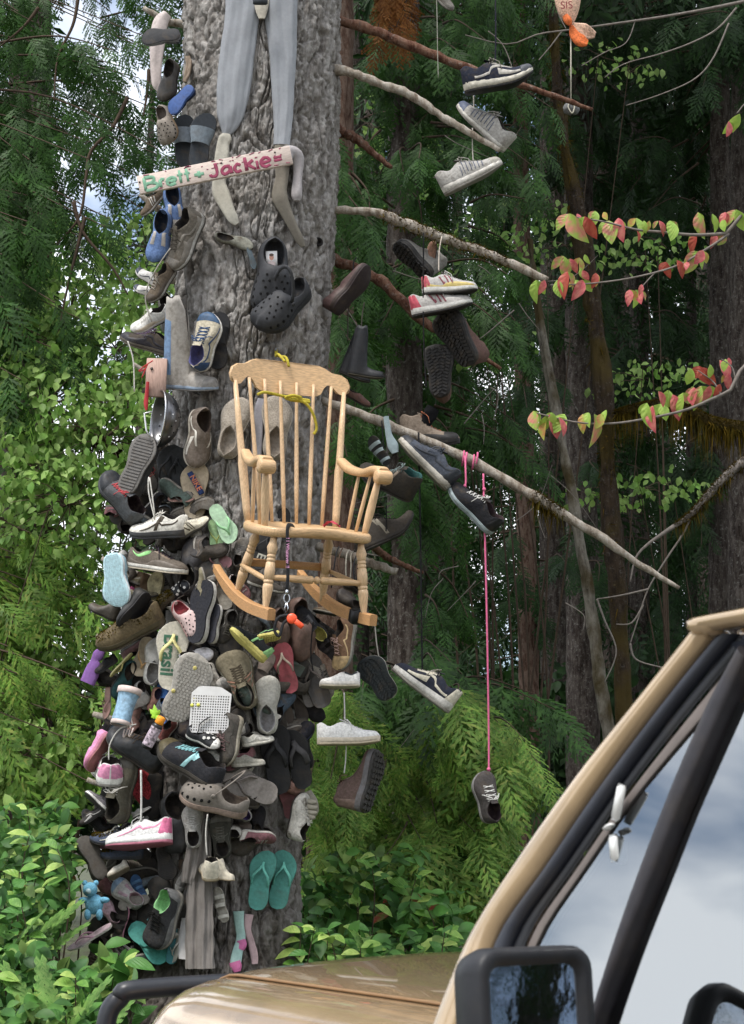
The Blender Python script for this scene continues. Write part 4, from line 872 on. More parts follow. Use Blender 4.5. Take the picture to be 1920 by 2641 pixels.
S('dark brown shoe behind the chair leg above the rubber strip', 'slip', 938, 1586, 872, 1528, 120, u='#2e2622', m='#241f1c', lay=.2, fin='lea')
S('blue and white leaf patterned slip on, toe up', 'slip', 690, 1890, 692, 1748, 90, u='#bcb8ad', m='#c9c5ba', lay=1.3, n='#8d8b8c', dirt=.05)
S('grey brown laced sneaker behind the swatter', 'sneak', 648, 1890, 628, 1824, 88, u='#78736a', m='#9a9488', lay=.7, l='#9a948a')
S('olive grey sneaker hung heel up beside the swatter', 'sneak', 622, 1852, 590, 1976, 152, u='#55504a', a='#444038', m='#a59c88', o='#7d7562', lay=1.7, ov=('sweep', 'toe'), l='#8a6a6a', dirt=.25)
S('silver sneaker with a chunky pale sole beside the olive one', 'sneak', 630, 1930, 706, 1914, 6, u='#bab7ab', a='#d4d1c6', m='#dbd6c7', lay=1.3, scal=.25, ov=('toe', 'sweep2'), l='#a5a298', sole=CH, dirt=.2)
S('faded grey sneaker under the silver one', 'sneak', 600, 1982, 682, 1976, 4, u='#a5a294', a='#bdb9aa', m='#cfc9b9', lay=1.1, ov=('toe',), sole=CH)
Fp('plain black flip flop hung beside its grey strapped twin', 722, 2044, 712, 1872, 88, '#252527', '#1f1f21', '#2f2f32', 'y', lay=1.1, dirt=.08, sr=.05)
Fp('black flip flop with a grey strap beside its plain twin', 786, 2030, 748, 1886, 84, '#262628', '#202022', '#4c4a4c', 'y', lay=1.6, dirt=.12, sr=.06, side=-1)
S('black slip on shoe tucked behind the black flip flops', 'slip', 792, 1982, 768, 1864, 80, u='#232326', m='#1e1e20', lay=.5)
S('black and navy sneaker high beside the black flip flops', 'sneak', 760, 1950, 800, 1864, 80, u='#26272f', m='#1f2024', lay=.9, ov=(('sweep', '#3a4a7a'),))
Fp('wide taupe flip flop lying across the trunk', 710, 2052, 570, 2004, 88, '#9d938c', '#877d76', '#8a7f79', 'y', lay=1.4, wf=1.3, dirt=.18, side=-1)
Fp('dark brown thin strapped flip flop beside the red one', 744, 1864, 722, 1764, 88, '#4b4039', '#3d342e', '#6d6259', 'y', lay=.6, group='brown thin strapped pair')
Fp('dark brown thin strapped flip flop beside the red one', 784, 1862, 764, 1772, 88, '#443a33', '#3a312b', '#6d6259', 'y', lay=.4, group='brown thin strapped pair')
Fp('burgundy slipper sole under the black flip flops', 752, 2110, 744, 2026, 86, '#8a5153', '#7a4246', '#8a3a44', 'none', lay=.8, wf=1.35)
S('white sneaker spattered with dark mould, toe up', 'sneak', 744, 2158, 776, 2046, 150, u='#c9c5bb', a='#8f8a7e', m='#cdc7bb', lay=.6, l='#c9c4b8', dirt=.55, sole=CH)
S('grey laced shoe with purple lining under the camouflage clog', 'sneak', 642, 2114, 594, 2048, 92, u='#8f8c86', m='#a09c92', n='#4a3a6a', lay=.9, l='#a9a6a0', nl=6)
S('black slipper on bare bark beside the laced grey shoe', 'slip', 666, 2166, 668, 2080, 88, u='#262427', m='#1f1e20', lay=.3, dirt=.1)
S('camouflage brown clog with a swivel strap', 'clog', 630, 2104, 470, 2052, 152, u='#7d746a', a='#8f7668', m='#9a8272', n='#4a3f36', wide=True, holes=True, strap=.9, lay=2.2, dirt=.35, fin='rub', sole=(.10, .08, .07))
# ---- left bulge
S('grey sneaker behind the light blue child boot', 'sneak', 354, 1764, 378, 1828, 70, u='#a5a29e', m='#bdb9b2', lay=1.0, ov=('sweep',), a='#c9c6c0')
S('salmon pink leather shoe beside the blue cloth', 'slip', 406, 1774, 388, 1834, 70, u='#b9836f', m='#a06c5a', n='#3a3450', lay=1.2)
S('large black work shoe with a bottle stuck in it', 'sneak', 402, 1990, 282, 1894, 148, u='#3a3c40', a='#313236', m='#2f2e2e', o='#4a423c', lay=2.4, fin='lea', l='#5c4c3c', wide=True, dirt=.22, ov=('toe', 'heel'), hf=1.1)
S('red and white sneaker behind the bottle', 'sneak', 458, 1862, 410, 1908, 120, u='#8c4b45', a='#cfc8bf', m='#cfc6bc', lay=1.2, ov=('toe',))
flB = S('black baby shoe dotted with white flowers under swatter', 'slip', 484, 1896, 564, 1930, 40, u='#26272c', a='#e6e3dc', m='#d6d2ca', lay=2.4, fin='lea', dirt=.03, ov=('toe',))
S('white chunky sneaker behind the flowered baby shoe', 'sneak', 520, 1960, 588, 1968, 4, u='#c9c7bd', m='#dcd7ca', lay=1.4, sole=CH, scal=.2)
S('black sneaker with aqua laces and an aqua white stripe', 'sneak', 556, 2034, 414, 1934, 150, u='#36363b', a='#594f30', m='#4c463e', o='#3f3a34', lay=2.5, ov=('toe', ('str1', '#9fdde2')), l='#86cdd4', bow=False, dirt=.12, nl=6, sole=SK)
S('black running shoe with yellow scratches behind aqua laces', 'sneak', 400, 1956, 480, 1926, 15, u='#2f2d2b', m='#2b2a29', lay=1.3, ov=(('str3', '#6b6250'),))
S('bright pink fuzzy slipper with a dusky pink sole', 'slip', 288, 1898, 238, 1990, -148, u='#dd8cba', m='#c06f8a', o='#9c5d5a', lay=2.0, sole=(.12, .11, .1), wf=1.35, dirt=.08)
S('black fuzzy slipper above the pink slipper', 'slip', 290, 1866, 252, 1922, 175, u='#1c1c1e', m='#1c1c1e', lay=1.6, wf=1.4)
S('white and pink sneaker seen from its heel, hung by laces', 'sneak', 283, 2030, 286, 1984, 90, u='#dad7d4', a='#e286b2', m='#e8e5de', o='#8f8a84', lay=2.4, fz=.26, wf=1.4, ov=('sweep', 'heel'), l='#dcd9d2', sole=CH, dirt=.06, hang=([(281, 1960), (284, 1920), (310, 1880), (352, 1868)], 7.76, '#c9c5bc'))
S('long olive grey sneaker hung toe up with tangled laces', 'sneak', 312, 2120, 336, 1958, 58, u='#5b5749', a='#4a463c', m='#6d6858', lay=2.5, l='#bdb8ae', n='#2a2722', ov=('heel', 'toe'), dirt=.4, wf=1.05)
S('grey and white sneaker poking out below the pink heeled one', 'sneak', 270, 2096, 218, 2048, 196, u='#8b8489', a='#b9b2b6', m='#e6e3dc', lay=1.8, sole=CH, scal=.4, ov=('sweep',))
S('grey and black clog like shoe below the poking grey sneaker', 'slip', 274, 2090, 212, 2130, 168, u='#3a3838', a='#b8b3af', m='#2c2a2a', lay=1.9, ov=('sweep2',))
S('white and grey sneaker heel below the red knit cap', 'sneak', 346, 2112, 392, 2088, -12, u='#a6a49d', m='#d6d2c8', lay=1.6, sole=SK)
S('large black leather boot hung toe down', 'slip', 440, 2056, 468, 2196, 82, u='#2d2d2f', m='#232323', lay=1.5, fin='lea', wide=True, wf=1.3, dirt=.15, hf=1.2)
S('pale grey lace up baby shoe beside the black boot', 'sneak', 500, 2184, 500, 2074, 88, u='#a19e97', m='#b5b1a8', lay=1.9, l='#bab7b0', nl=6)
S('white and pink running shoe hung level on a white cord', 'sneak', 440, 2176, 279, 2194, 192, u='#dbd9d7', a='#e987ae', m='#eceae6', o='#bd6880', lay=3.0, ov=('sweep', ('heel', '#e5679a'), ('toe', '#e6e4e0')), l='#dcdad6', sole=(.13, .09, .06), scal=.25, dirt=.05, hang=([(364, 2120), (365, 2060), (364, 1986)], 7.7, '#dcd8d2', .0045))
S('mossy blue sneaker behind the pink and white runner', 'sneak', 348, 2182, 234, 2172, 168, u='#4b556a', a='#d8d3c6', m='#3b3f4a', lay=2.2, moss=True, ov=('sweep',), l='#d0ccc0')
S('second mossy blue sneaker, lower and darker', 'sneak', 366, 2216, 258, 2214, 172, u='#464f62', m='#3b3f4a', lay=1.9, moss=True)
S('long grey suede shoe showing its underside, hung toe up', 'slip', 266, 2262, 216, 2158, -60, u='#5d574f', m='#57514a', o='#5a544d', lay=1.9, sole=(.06, .05, .05))
S('white leather shoe seen from toe under the pink runner', 'slip', 334, 2240, 284, 2270, 200, u='#d8d1c2', m='#c4b9a4', o='#8a7a62', lay=2.1, fin='lea', wf=1.5, sole=(.12, .1, .09), hf=1.4, wide=True)
S('dark shoe with a ridged sole to the front', 'sneak', 416, 2184, 440, 2264, -84, u='#3a3532', m='#35312f', o='#35312f', lay=.9, tread='lines', wf=1.3)
S('cream baby shoe seen from behind, hung by white cord', 'high', 543, 2274, 545, 2236, 90, u='#d9ceb6', m='#b9a888', o='#8a7656', lay=1.9, fz=.15, fin='lea', hf=.95, wf=1.5, dirt=.15, l='#d9d0bc', bow=False, hang=([(534, 2205), (531, 2150), (536, 2100)], 7.75, '#d0cbc0'))
S('cream baby shoe turned sideways beside its twin', 'high', 550, 2268, 604, 2274, 0, u='#d6cbb2', m='#b9a888', o='#8a7656', lay=1.6, fin='lea', hf=1.7, wf=1.4, dirt=.15, l='#d9d0bc', bow=False)
Fp('worn white strap sandal beside the grey trousers', 584, 2376, 560, 2290, 50, '#aba598', '#a39c90', '#c0bbb0', 'bars', lay=.5)
Fp('teal flip flop of the pair nailed on bare bark', 662, 2344, 690, 2198, 86, '#3c9487', '#46786e', '#55bba8', 'y', lay=.5, dirt=.12, group='teal pair on the bark')
Fp('teal flip flop of the pair nailed on bare bark', 716, 2342, 734, 2197, 86, '#3c9487', '#46786e', '#55bba8', 'y', lay=.5, dirt=.12, side=-1, group='teal pair on the bark')
S('white pink and blue baby sneaker low on the pile', 'sneak', 362, 2338, 296, 2276, 105, u='#cfc9c6', a='#8fb0d4', m='#c4beb6', n='#b78f9c', lay=1.6, ov=('toe', ('stay', '#c9a0b0')), dirt=.2, wf=1.4)
Fp('small bright blue sandal behind the baby sneaker', 374, 2318, 346, 2258, 70, '#3f6ea6', '#3a66a0', '#5b94cc', 'bars', lay=1.2)
S('pink and grey slip on above the black pink sandals', 'slip', 300, 2382, 268, 2326, 110, u='#c9a4b1', m='#a8a29e', lay=1.5, wf=1.4)
Fp('black sandal with a pink footbed edge below the bear', 302, 2444, 326, 2338, 40, '#312e2e', '#c27a92', '#2a2828', 'bars', lay=1.5)
Fp('all black sandal behind the pink edged one', 330, 2434, 344, 2340, 50, '#34302f', '#3c3838', '#2a2828', 'bars', lay=1.1)
Fp('pinkish white flip flop sticking out edge on above the salal', 288, 2390, 180, 2452, 164, '#d9bcc6', '#cfc8be', '#c795ac', 'y', lay=2.0, dirt=.15)
Fp('bright teal flip flop at the foot of the pile', 344, 2388, 428, 2478, 90, '#35a598', '#2f968b', '#2c8f84', 'y', lay=1.8, wf=1.2, dirt=.06)
Fp('pale turquoise flip flop above the bright teal one', 398, 2410, 390, 2342, 84, '#66b6c2', '#5aa8b4', '#8fd0da', 'y', lay=1.4, wf=1.3, dirt=.06)
Fp('dark teal flip flop behind the laced grey sandal', 440, 2484, 462, 2398, 84, '#2f858d', '#27747c', '#2f858d', 'none', lay=.9, dirt=.1)
S('black and grey sports sandal with mint lining and black laces', 'sneak', 462, 2302, 400, 2440, 128, u='#3c3c3e', a='#6b6b6a', m='#928d82', o='#55524c', n='#83c47c', lay=1.8, l='#1d1d1f', ov=('mud', 'heel'), wide=True)
S('dark brown shoe hanging lowest in the pile by the ferns', 'sneak', 264, 2420, 234, 2524, 100, u='#473d39', a='#3a322f', m='#57504a', lay=1.4, l='#7a6a5c', ov=('toe',), wf=1.3)
S('grey sandal shoe with a mint strap near the ferns', 'slip', 298, 2450, 362, 2494, 60, u='#8f8a80', m='#77726a', n='#4c4843', a='#6fa290', strap=True, lay=1.3, ov=(('sweep', '#b5b0a6'),))
S('olive black trainer hung behind the white cord', 'sneak', 578, 2210, 570, 2104, 86, u='#3f3e36', a='#55534a', m='#35342f', lay=1.1, l='#66645a', ov=('toe', 'sweep'), wide=True)
S('black sneaker just above the long grey suede shoe', 'sneak', 268, 2152, 212, 2096, 150, u='#2b2a2b', m='#232223', lay=1.3)
# ---- dark ones wedged behind
rf = random.Random(19)
edge = [(1180, 330, 430), (1300, 300, 520), (1420, 330, 560), (1540, 260, 640), (1640, 290, 880), (1740, 260, 860), (1840, 280, 800), (1940, 270, 780), (2040, 240, 740), (2120, 230, 700), (2220, 230, 640), (2320, 240, 520), (2420, 240, 470), (2500, 230, 430)]
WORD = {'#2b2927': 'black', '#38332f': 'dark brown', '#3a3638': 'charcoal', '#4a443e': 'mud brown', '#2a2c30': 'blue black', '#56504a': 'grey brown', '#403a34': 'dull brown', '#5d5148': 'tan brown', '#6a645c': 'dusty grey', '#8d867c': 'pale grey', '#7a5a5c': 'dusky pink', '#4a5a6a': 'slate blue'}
for k in range(104):
    y = rf.uniform(1200, 2490); x0 = np.interp(y, [e[0] for e in edge], [e[1] for e in edge]); x1 = np.interp(y, [e[0] for e in edge], [e[2] for e in edge])
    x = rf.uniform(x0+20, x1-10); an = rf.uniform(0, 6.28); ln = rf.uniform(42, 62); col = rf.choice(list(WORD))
    kd = rf.choice(['sneak', 'slip', 'sneak', 'flop'])
    args = (x-ln*math.cos(an), y-ln*math.sin(an), x+ln*math.cos(an), y+ln*math.sin(an), rf.choice([90, 70, 110, -90, 150, 40]))
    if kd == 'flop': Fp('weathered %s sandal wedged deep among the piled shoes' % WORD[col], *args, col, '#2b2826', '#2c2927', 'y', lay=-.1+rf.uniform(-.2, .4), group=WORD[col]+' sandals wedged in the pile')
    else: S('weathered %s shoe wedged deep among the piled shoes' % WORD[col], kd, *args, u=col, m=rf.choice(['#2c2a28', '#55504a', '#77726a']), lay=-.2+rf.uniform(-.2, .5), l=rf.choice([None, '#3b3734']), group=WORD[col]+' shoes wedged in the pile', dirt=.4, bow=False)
# ---- faded ones in the gaps nearer the surface of the pile
HUE = {'#b5b0a6': 'faded white', '#9a9690': 'ash grey', '#a3786a': 'faded salmon', '#77828c': 'faded blue', '#8d8468': 'khaki', '#c4beb2': 'off-white', '#6d6660': 'stone grey', '#8a5a60': 'faded wine', '#5a6b62': 'faded green'}
for k in range(56):
    y = rf.uniform(1260, 2480); x0 = np.interp(y, [e[0] for e in edge], [e[1] for e in edge]); x1 = np.interp(y, [e[0] for e in edge], [e[2] for e in edge])
    x = rf.uniform(x0-10, x1); an = rf.uniform(0, 6.28); ln = rf.uniform(30, 48); col = rf.choice(list(HUE))
    args = (x-ln*math.cos(an), y-ln*math.sin(an), x+ln*math.cos(an), y+ln*math.sin(an), rf.choice([90, 70, 110, -70, 150, 40, 0, 180]))
    if k % 4 == 0: Fp('%s sandal half buried in the pile of shoes' % HUE[col], *args, col, rf.choice(['#8d867c', '#5a534c', '#b8b2a8']), rf.choice(['#4c4844', col]), 'y', lay=rf.uniform(.3, .9), group=HUE[col]+' sandals half buried in the pile')
    else: S('%s shoe half buried in the pile of shoes' % HUE[col], rf.choice(['sneak', 'sneak', 'slip']), *args, u=col, a=rf.choice(['#d0cac0', '#4c4a4a', '#7a6a5c']), ov=rf.choice([('sweep',), ('heel',), ('toe',), ()]), m=rf.choice(['#c4beb4', '#9a948a', '#55504a']), lay=rf.uniform(.3, 1.0), l=rf.choice([None, '#aaa49a']), group=HUE[col]+' shoes half buried in the pile', dirt=.35, bow=False, nl=3)
# ================================================================== footwear hung on the limbs
BW = K(dirt=.15)
S('navy and white running shoe hung alone on the top limb', 'sneak', 1206, 244, 1374, 212, -10, u='#2b3040', a='#b8b2a8', m='#cfc8b7', o='#202124', Y=8.2, ov=('sweep2', ('toe', '#4a4d55'), ('stay', '#a9a39a')), l='#8a8478', scal=.3, spring=.14, sole=(.13, .09, .06), hang=([(1277, 180), (1279, 90), (1278, -40)], 8.2, '#2a2a38', .004))
S('grey running shoe with blue ribs, toe up behind a limb', 'sneak', 1292, 392, 1176, 282, 176, u='#b0aca6', a='#505c78', m='#cdc8be', o='#8a857c', Y=8.34, ov=('veins', 'toe'), l='#a5a198', scal=.3, hang=([(1222, 330), (1222, 260), (1221, 240)], 8.3, '#b9b4a8'))
S('grey running shoe with blue ribs hung below its twin', 'sneak', 1154, 504, 1296, 434, -6, u='#b0aca6', a='#505c78', m='#d2cdc3', o='#8a857c', Y=8.25, ov=('veins', ('toe', '#a39e92')), l='#a5a198', scal=.3, sole=(.12, .09, .06), hang=([(1222, 430), (1219, 380), (1219, 330)], 8.27, '#b9b4a8'))
S('worn grey shoe hung high beside the pale webbing strap', 'sneak', 1108, -20, 1164, 30, 20, u='#77726a', m='#98938a', Y=8.3)
S('dark boot with a black sole showing, under mossy limb', 'high', 1104, 716, 1016, 634, -138, u='#8a8680', m='#2b2a2a', o='#2b2a2a', Y=8.35, tread='lugs', l='#b5b0a8', sole=(.12, .1, .09))
S('tan suede shoe hung heel down between the sneakers', 'slip', 1116, 706, 1124, 626, 20, u='#9c715a', m='#8a624c', Y=8.38)
S('white and maroon sneaker with a yellow stain, upper of two', 'sneak', 1095, 764, 1228, 756, -12, u='#b8b3ae', a='#8b3b49', m='#dbd8d1', o='#33302f', Y=8.18, ov=('str3', ('heel', '#b9404e'), ('mud', '#c9b04e')), l='#e0ddd8', sole=(.12, .09, .06), dirt=.1, hang=([(1132, 700), (1133, 650), (1140, 610)], 8.2, '#d8c9b8'))
S('white and maroon sneaker hung straight below its yellow stained twin', 'sneak', 1070, 820, 1216, 792, -8, u='#b5b0ab', a='#8b3b49', m='#dbd8d1', o='#33302f', Y=8.2, ov=('str3', ('heel', '#c23c52')), l='#d0ccc6', sole=(.12, .09, .06), dirt=.1)
S('brown hiking boot with black lugged sole to front, upper', 'high', 1212, 936, 1134, 812, -118, u='#6c4f46', m='#2b2928', o='#2a2827', Y=8.25, tread='chev', l='#3a302c', sole=(.10, .09, .08), wide=True, hf=.9)
S('brown hiking boot with black lugged sole to front, lower', 'high', 1136, 1018, 1126, 890, -96, u='#7b5c51', m='#2b2928', o='#2a2827', Y=8.3, tread='chev', sole=(.10, .09, .08), wide=True, hang=([(1100, 1000), (1094, 900), (1092, 760), (1093, 600)], 8.15, '#1c1c1f', .004))
S('dark brown loafer hung toe up near the trunk', 'slip', 868, 806, 958, 696, -34, u='#5b4240', m='#3b2d2c', o='#35292a', Y=8.15, fin='lea', sole=(.09, .07, .06), hang=([(912, 720), (912, 680), (920, 664)], 8.25, '#26242a'))
S('black leather ankle boot with tan heel on cords', 'tall', 900, 966, 986, 980, -6, u='#24262b', m='#1b1c1f', o='#4a4436', Y=8.1, hf=1.15, fin='lea', n='#17181a', dirt=.06, hang=([(932, 880), (934, 820), (940, 780)], 8.15, '#4a463e'))
S('black leather ankle boot half hidden behind its twin on cords', 'tall', 876, 962, 950, 990, -6, u='#222429', m='#1b1c1f', Y=8.24, hf=1.15, fin='lea', n='#17181a', dirt=.06, hang=([(897, 880), (898, 820), (900, 790)], 8.24, '#4a463e'))
S('reddish brown leather shoe below the black ankle boots', 'slip', 884, 1016, 950, 1052, 10, u='#6c4132', m='#3b2a24', Y=8.4, fin='lea')
S('tan and black hiking boot with a black sock, astride a limb', 'high', 1040, 1156, 1182, 1150, 0, u='#8d7c6b', a='#2a2828', m='#2c2a2a', o='#242323', Y=8.4, ov=('toebig', 'mud'), l='#b5653c', fin='cloth', hf=.9, sole=(.11, .09, .08))
S('navy and grey trail sneaker hung toe up below the boot', 'sneak', 1144, 1264, 1024, 1146, 184, u='#4b515d', a='#2b3038', m='#bab3a5', o='#77705f', Y=8.12, ov=('sweep', 'toe', 'heel'), l='#5c6470', scal=.15, sole=(.11, .09, .07))
Fp('black and teal strap sandal slung over a limb', 1004, 1196, 958, 1128, 60, '#232628', '#1f2224', '#8fa3a6', 'bars', Y=8.1)
S('dark hiking boot with teal lining hung below the sandal', 'high', 1058, 1290, 928, 1216, 152, u='#3d3934', a='#8a7a68', m='#282524', Y=8.05, n='#2b5a58', ov=('str1',), l='#6a7a78', hf=.75, hang=([(996, 1220), (990, 1150), (985, 1085)], 8.15, '#23252a'))
S('dark trail shoe with curled up toe beside chair seat', 'sneak', 940, 1424, 1078, 1362, -4, u='#4b453f', a='#a09682', m='#3a3633', o='#33302e', Y=8.2, ov=(('str1', '#a09682'),), l='#2f2c2c', spring=.22, hf=1.35, hang=([(996, 1370), (997, 1330), (996, 1290)], 8.15, '#23252a'))
S('black canvas sneaker on a short pink cord', 'sneak', 1262, 1376, 1158, 1260, 160, u='#2c2c30', a='#202022', m='#a5b6ba', o='#7d8a8c', Y=8.15, l='#d2d0ca', n='#3a2c30', sole=SK, spring=.02, ov=('heel',))
S('grey canvas sneaker on the long pink cord', 'sneak', 1262, 2120, 1244, 1994, 118, u='#4c4745', a='#3f3b3a', m='#918e8a', o='#7d7a74', Y=8.15, l='#dad8d2', n='#2e2226', sole=SK, spring=.02, nl=4, wf=1.25)
S('white sneaker hung level above the brown hiking boot', 'sneak', 824, 1922, 976, 1920, -4, u='#e3e1dd', m='#d7c8b0', o='#c4b394', Y=7.95, l='#e2e0da', sole=(.10, .09, .08), dirt=.07, n='#33343a', hang=([(890, 1860), (889, 1820), (888, 1786)], 7.95, '#c9c6be'))
S('brown hiking boot with grey lugged sole below the white sneaker', 'high', 944, 2092, 984, 1942, -28, u='#6c564e', a='#82695c', m='#737072', o='#3d3b39', Y=8.0, tread='lugs', l='#8a6a5a', sole=(.13, .11, .10), ov=('stay', 'heel'), hf=.85, hang=([(888, 1994), (892, 1960), (893, 1922)], 7.97, '#cfccc4'))
S('black and white running shoe hung toe up on a black cord', 'sneak', 1150, 1838, 1012, 1736, 182, u='#2a2e3c', a='#cdc5ae', m='#d9d5cd', o='#8f8a80', Y=8.05, ov=('sweep2', 'stay', 'heel'), l='#9d978a', sole=(.13, .10, .07), hang=([(1090, 1742), (1088, 1640), (1085, 1400), (1080, 1115)], 8.1, '#1b1c20', .0045))
S('sneaker with dark patterned sole to front on a grey cord', 'sneak', 1008, 1796, 938, 1702, -96, u='#cfcbc0', m='#b8b4a8', o='#2d3437', Y=8.12, tread='chev', wf=1.5, ov=('heel',), hang=([(980, 1710), (972, 1660), (966, 1600)], 8.12, '#a9a49a'))
S('black shoe with yellow tinge behind the chair rung', 'sneak', 930, 1530, 884, 1500, 120, u='#2a2624', m='#4c463e', Y=8.0)
# ---- flowers, letters and other small marks on the footwear
def on_upper(Rg, lst, fn, name, mat):
    R, g, Ln = Rg; mb = MB()
    for t, s, sd in lst:
        x, y, z = [float(q) for q in g.outer(np.array(t), np.array(s))]; a = s*math.pi/2
        nn = Vector((.2*(t-.4), sd*math.cos(a), math.sin(a)+.02)).normalized(); p = Vector((x, sd*y+float(g.c(np.array(t))), z))*Ln+nn*.002
        fn(mb, Matrix.Translation(p) @ nn.to_track_quat('Z', 'Y').to_matrix().to_4x4(), Ln)
    obj(name, mb, mat, R)
def flower(mb, X, Ln):
    for k in range(5):
        a = k*1.2566; mb.lathe([(.022*Ln, 0), (.022*Ln, .004*Ln), (.01*Ln, .006*Ln)], 7, axis=X @ Matrix.Translation((.026*Ln*math.cos(a), .026*Ln*math.sin(a), 0)))
for Rg in (flA, flB): on_upper(Rg, [(.56, .9, 1), (.66, .7, 1), (.66, .8, -1), (.76, .95, 1), (.56, .55, -1), (.78, .55, 1), (.5, .5, 1), (.86, .8, -1)], flower, 'flower', cmat('#e8e6e0', 'rub', .05))
def text_mesh(txt, size, mat, M4, parent, name='lettering', ext=.0008, world=True, bold=.0, shear=0.):
    cu = bpy.data.curves.new('t', 'FONT'); cu.body = txt; cu.size = size; cu.extrude = ext; cu.align_x = 'CENTER'; cu.align_y = 'CENTER'; cu.offset = bold; cu.shear = shear
    to = bpy.data.objects.new('t', cu); C.objects.link(to); bpy.context.view_layer.update()
    me = bpy.data.meshes.new_from_object(to.evaluated_get(bpy.context.evaluated_depsgraph_get())); bpy.data.objects.remove(to)
    me.materials.clear(); me.materials.append(mat); me.transform(M4)
    return obj(name, me, None, parent, world=world)
def on_bed(Rg, txt, size, t, y, rz, col, bold=.0):
    R, g, Ln = Rg; z = (float(g.zb(np.array(t))+g.th(np.array(t))*1.04)+.004)*Ln
    text_mesh(txt, size, cmat(col, 'rub', .1), Matrix.Translation((t*Ln, y*Ln, z)) @ Matrix.Rotation(rz, 4, 'Z'), R, world=False, bold=bold)
on_bed(brF, 'Brasil', .085, .50, .07, math.pi, '#3f7a5c', .002)
on_bed(brF, 'all in one rhythm', .022, .36, -.07, math.pi, '#4f8a6c')
on_bed(erF, 'ER', .055, .24, -.0, math.pi, '#b5b2a2', .001)
R_, g_, L_ = tagF
tb = MB(); tb.box((.62*L_, .0, .105*L_), (.44*L_, .10*L_, .008), Matrix.Rotation(.55, 3, 'Z'), bev=.002); obj('strap_tag', tb, cmat('#2c4376', 'cloth', .05), R_)
text_mesh('NIKE', .036, cmat('#d0743c', 'rub', 0), Matrix.Translation((.62*L_, 0, .105*L_+.0055)) @ Matrix.Rotation(.55+math.pi, 4, 'Z'), R_, world=False, bold=.0006)
# ================================================================== rocking chair
CS = .977
CHM = Matrix.Translation((-.3176, 7.5, 2.3176)) @ Matrix.Rotation(math.radians(24.01), 4, 'Z') @ Matrix.Rotation(math.radians(15.35), 4, 'X')
def cl(x, y, z): return Vector((x*CS, -y*CS, z*CS))         # chair point: x right, y to the front, z up
def cw(x, y, z): return CHM @ cl(x, y, z)
WOOD = M('#c9a67c', .5, .3, 30, .06, dirt=0, spec=.45, coat=.15, stretch=(1, 9, 9)); WOODV = M('#ceae88', .5, .26, 30, .06, dirt=0, spec=.45, coat=.15, stretch=(9, 9, 1)); WOODD = M('#b98c5e', .5, .2, 30, .06, dirt=0, spec=.4, coat=.1, stretch=(6, 1.2, 6))
chair = thing('rocking_chair', 'honey coloured wooden rocking chair hung by yellow rope on the trunk', 'chair', CHM)
GRV = M('#8a6236', .6, .1, 30, 0, dirt=0)
def turned(p0, p1, prof, n=14):
    p0, p1 = Vector(p0), Vector(p1); d = p1-p0; q = d.to_track_quat('Z', 'Y').to_matrix().to_4x4(); mb = MB()
    mb.lathe([(r*CS*.9, f*d.length) for f, r in prof], n, axis=Matrix.Translation(p0) @ q); return mb
LEG = [(0, .014), (.06, .017), (.14, .026), (.19, .021), (.22, .021), (.225, .0185), (.235, .0185), (.24, .021), (.27, .021), (.275, .0185), (.285, .0185), (.29, .021), (.32, .021), (.325, .0185), (.335, .0185), (.34, .0215), (.45, .025), (.56, .0235), (.565, .0205), (.575, .0205), (.58, .0235), (.61, .0235), (.615, .0205), (.625, .0205), (.63, .0235), (.68, .025), (.8, .020), (.92, .014), (1, .013)]
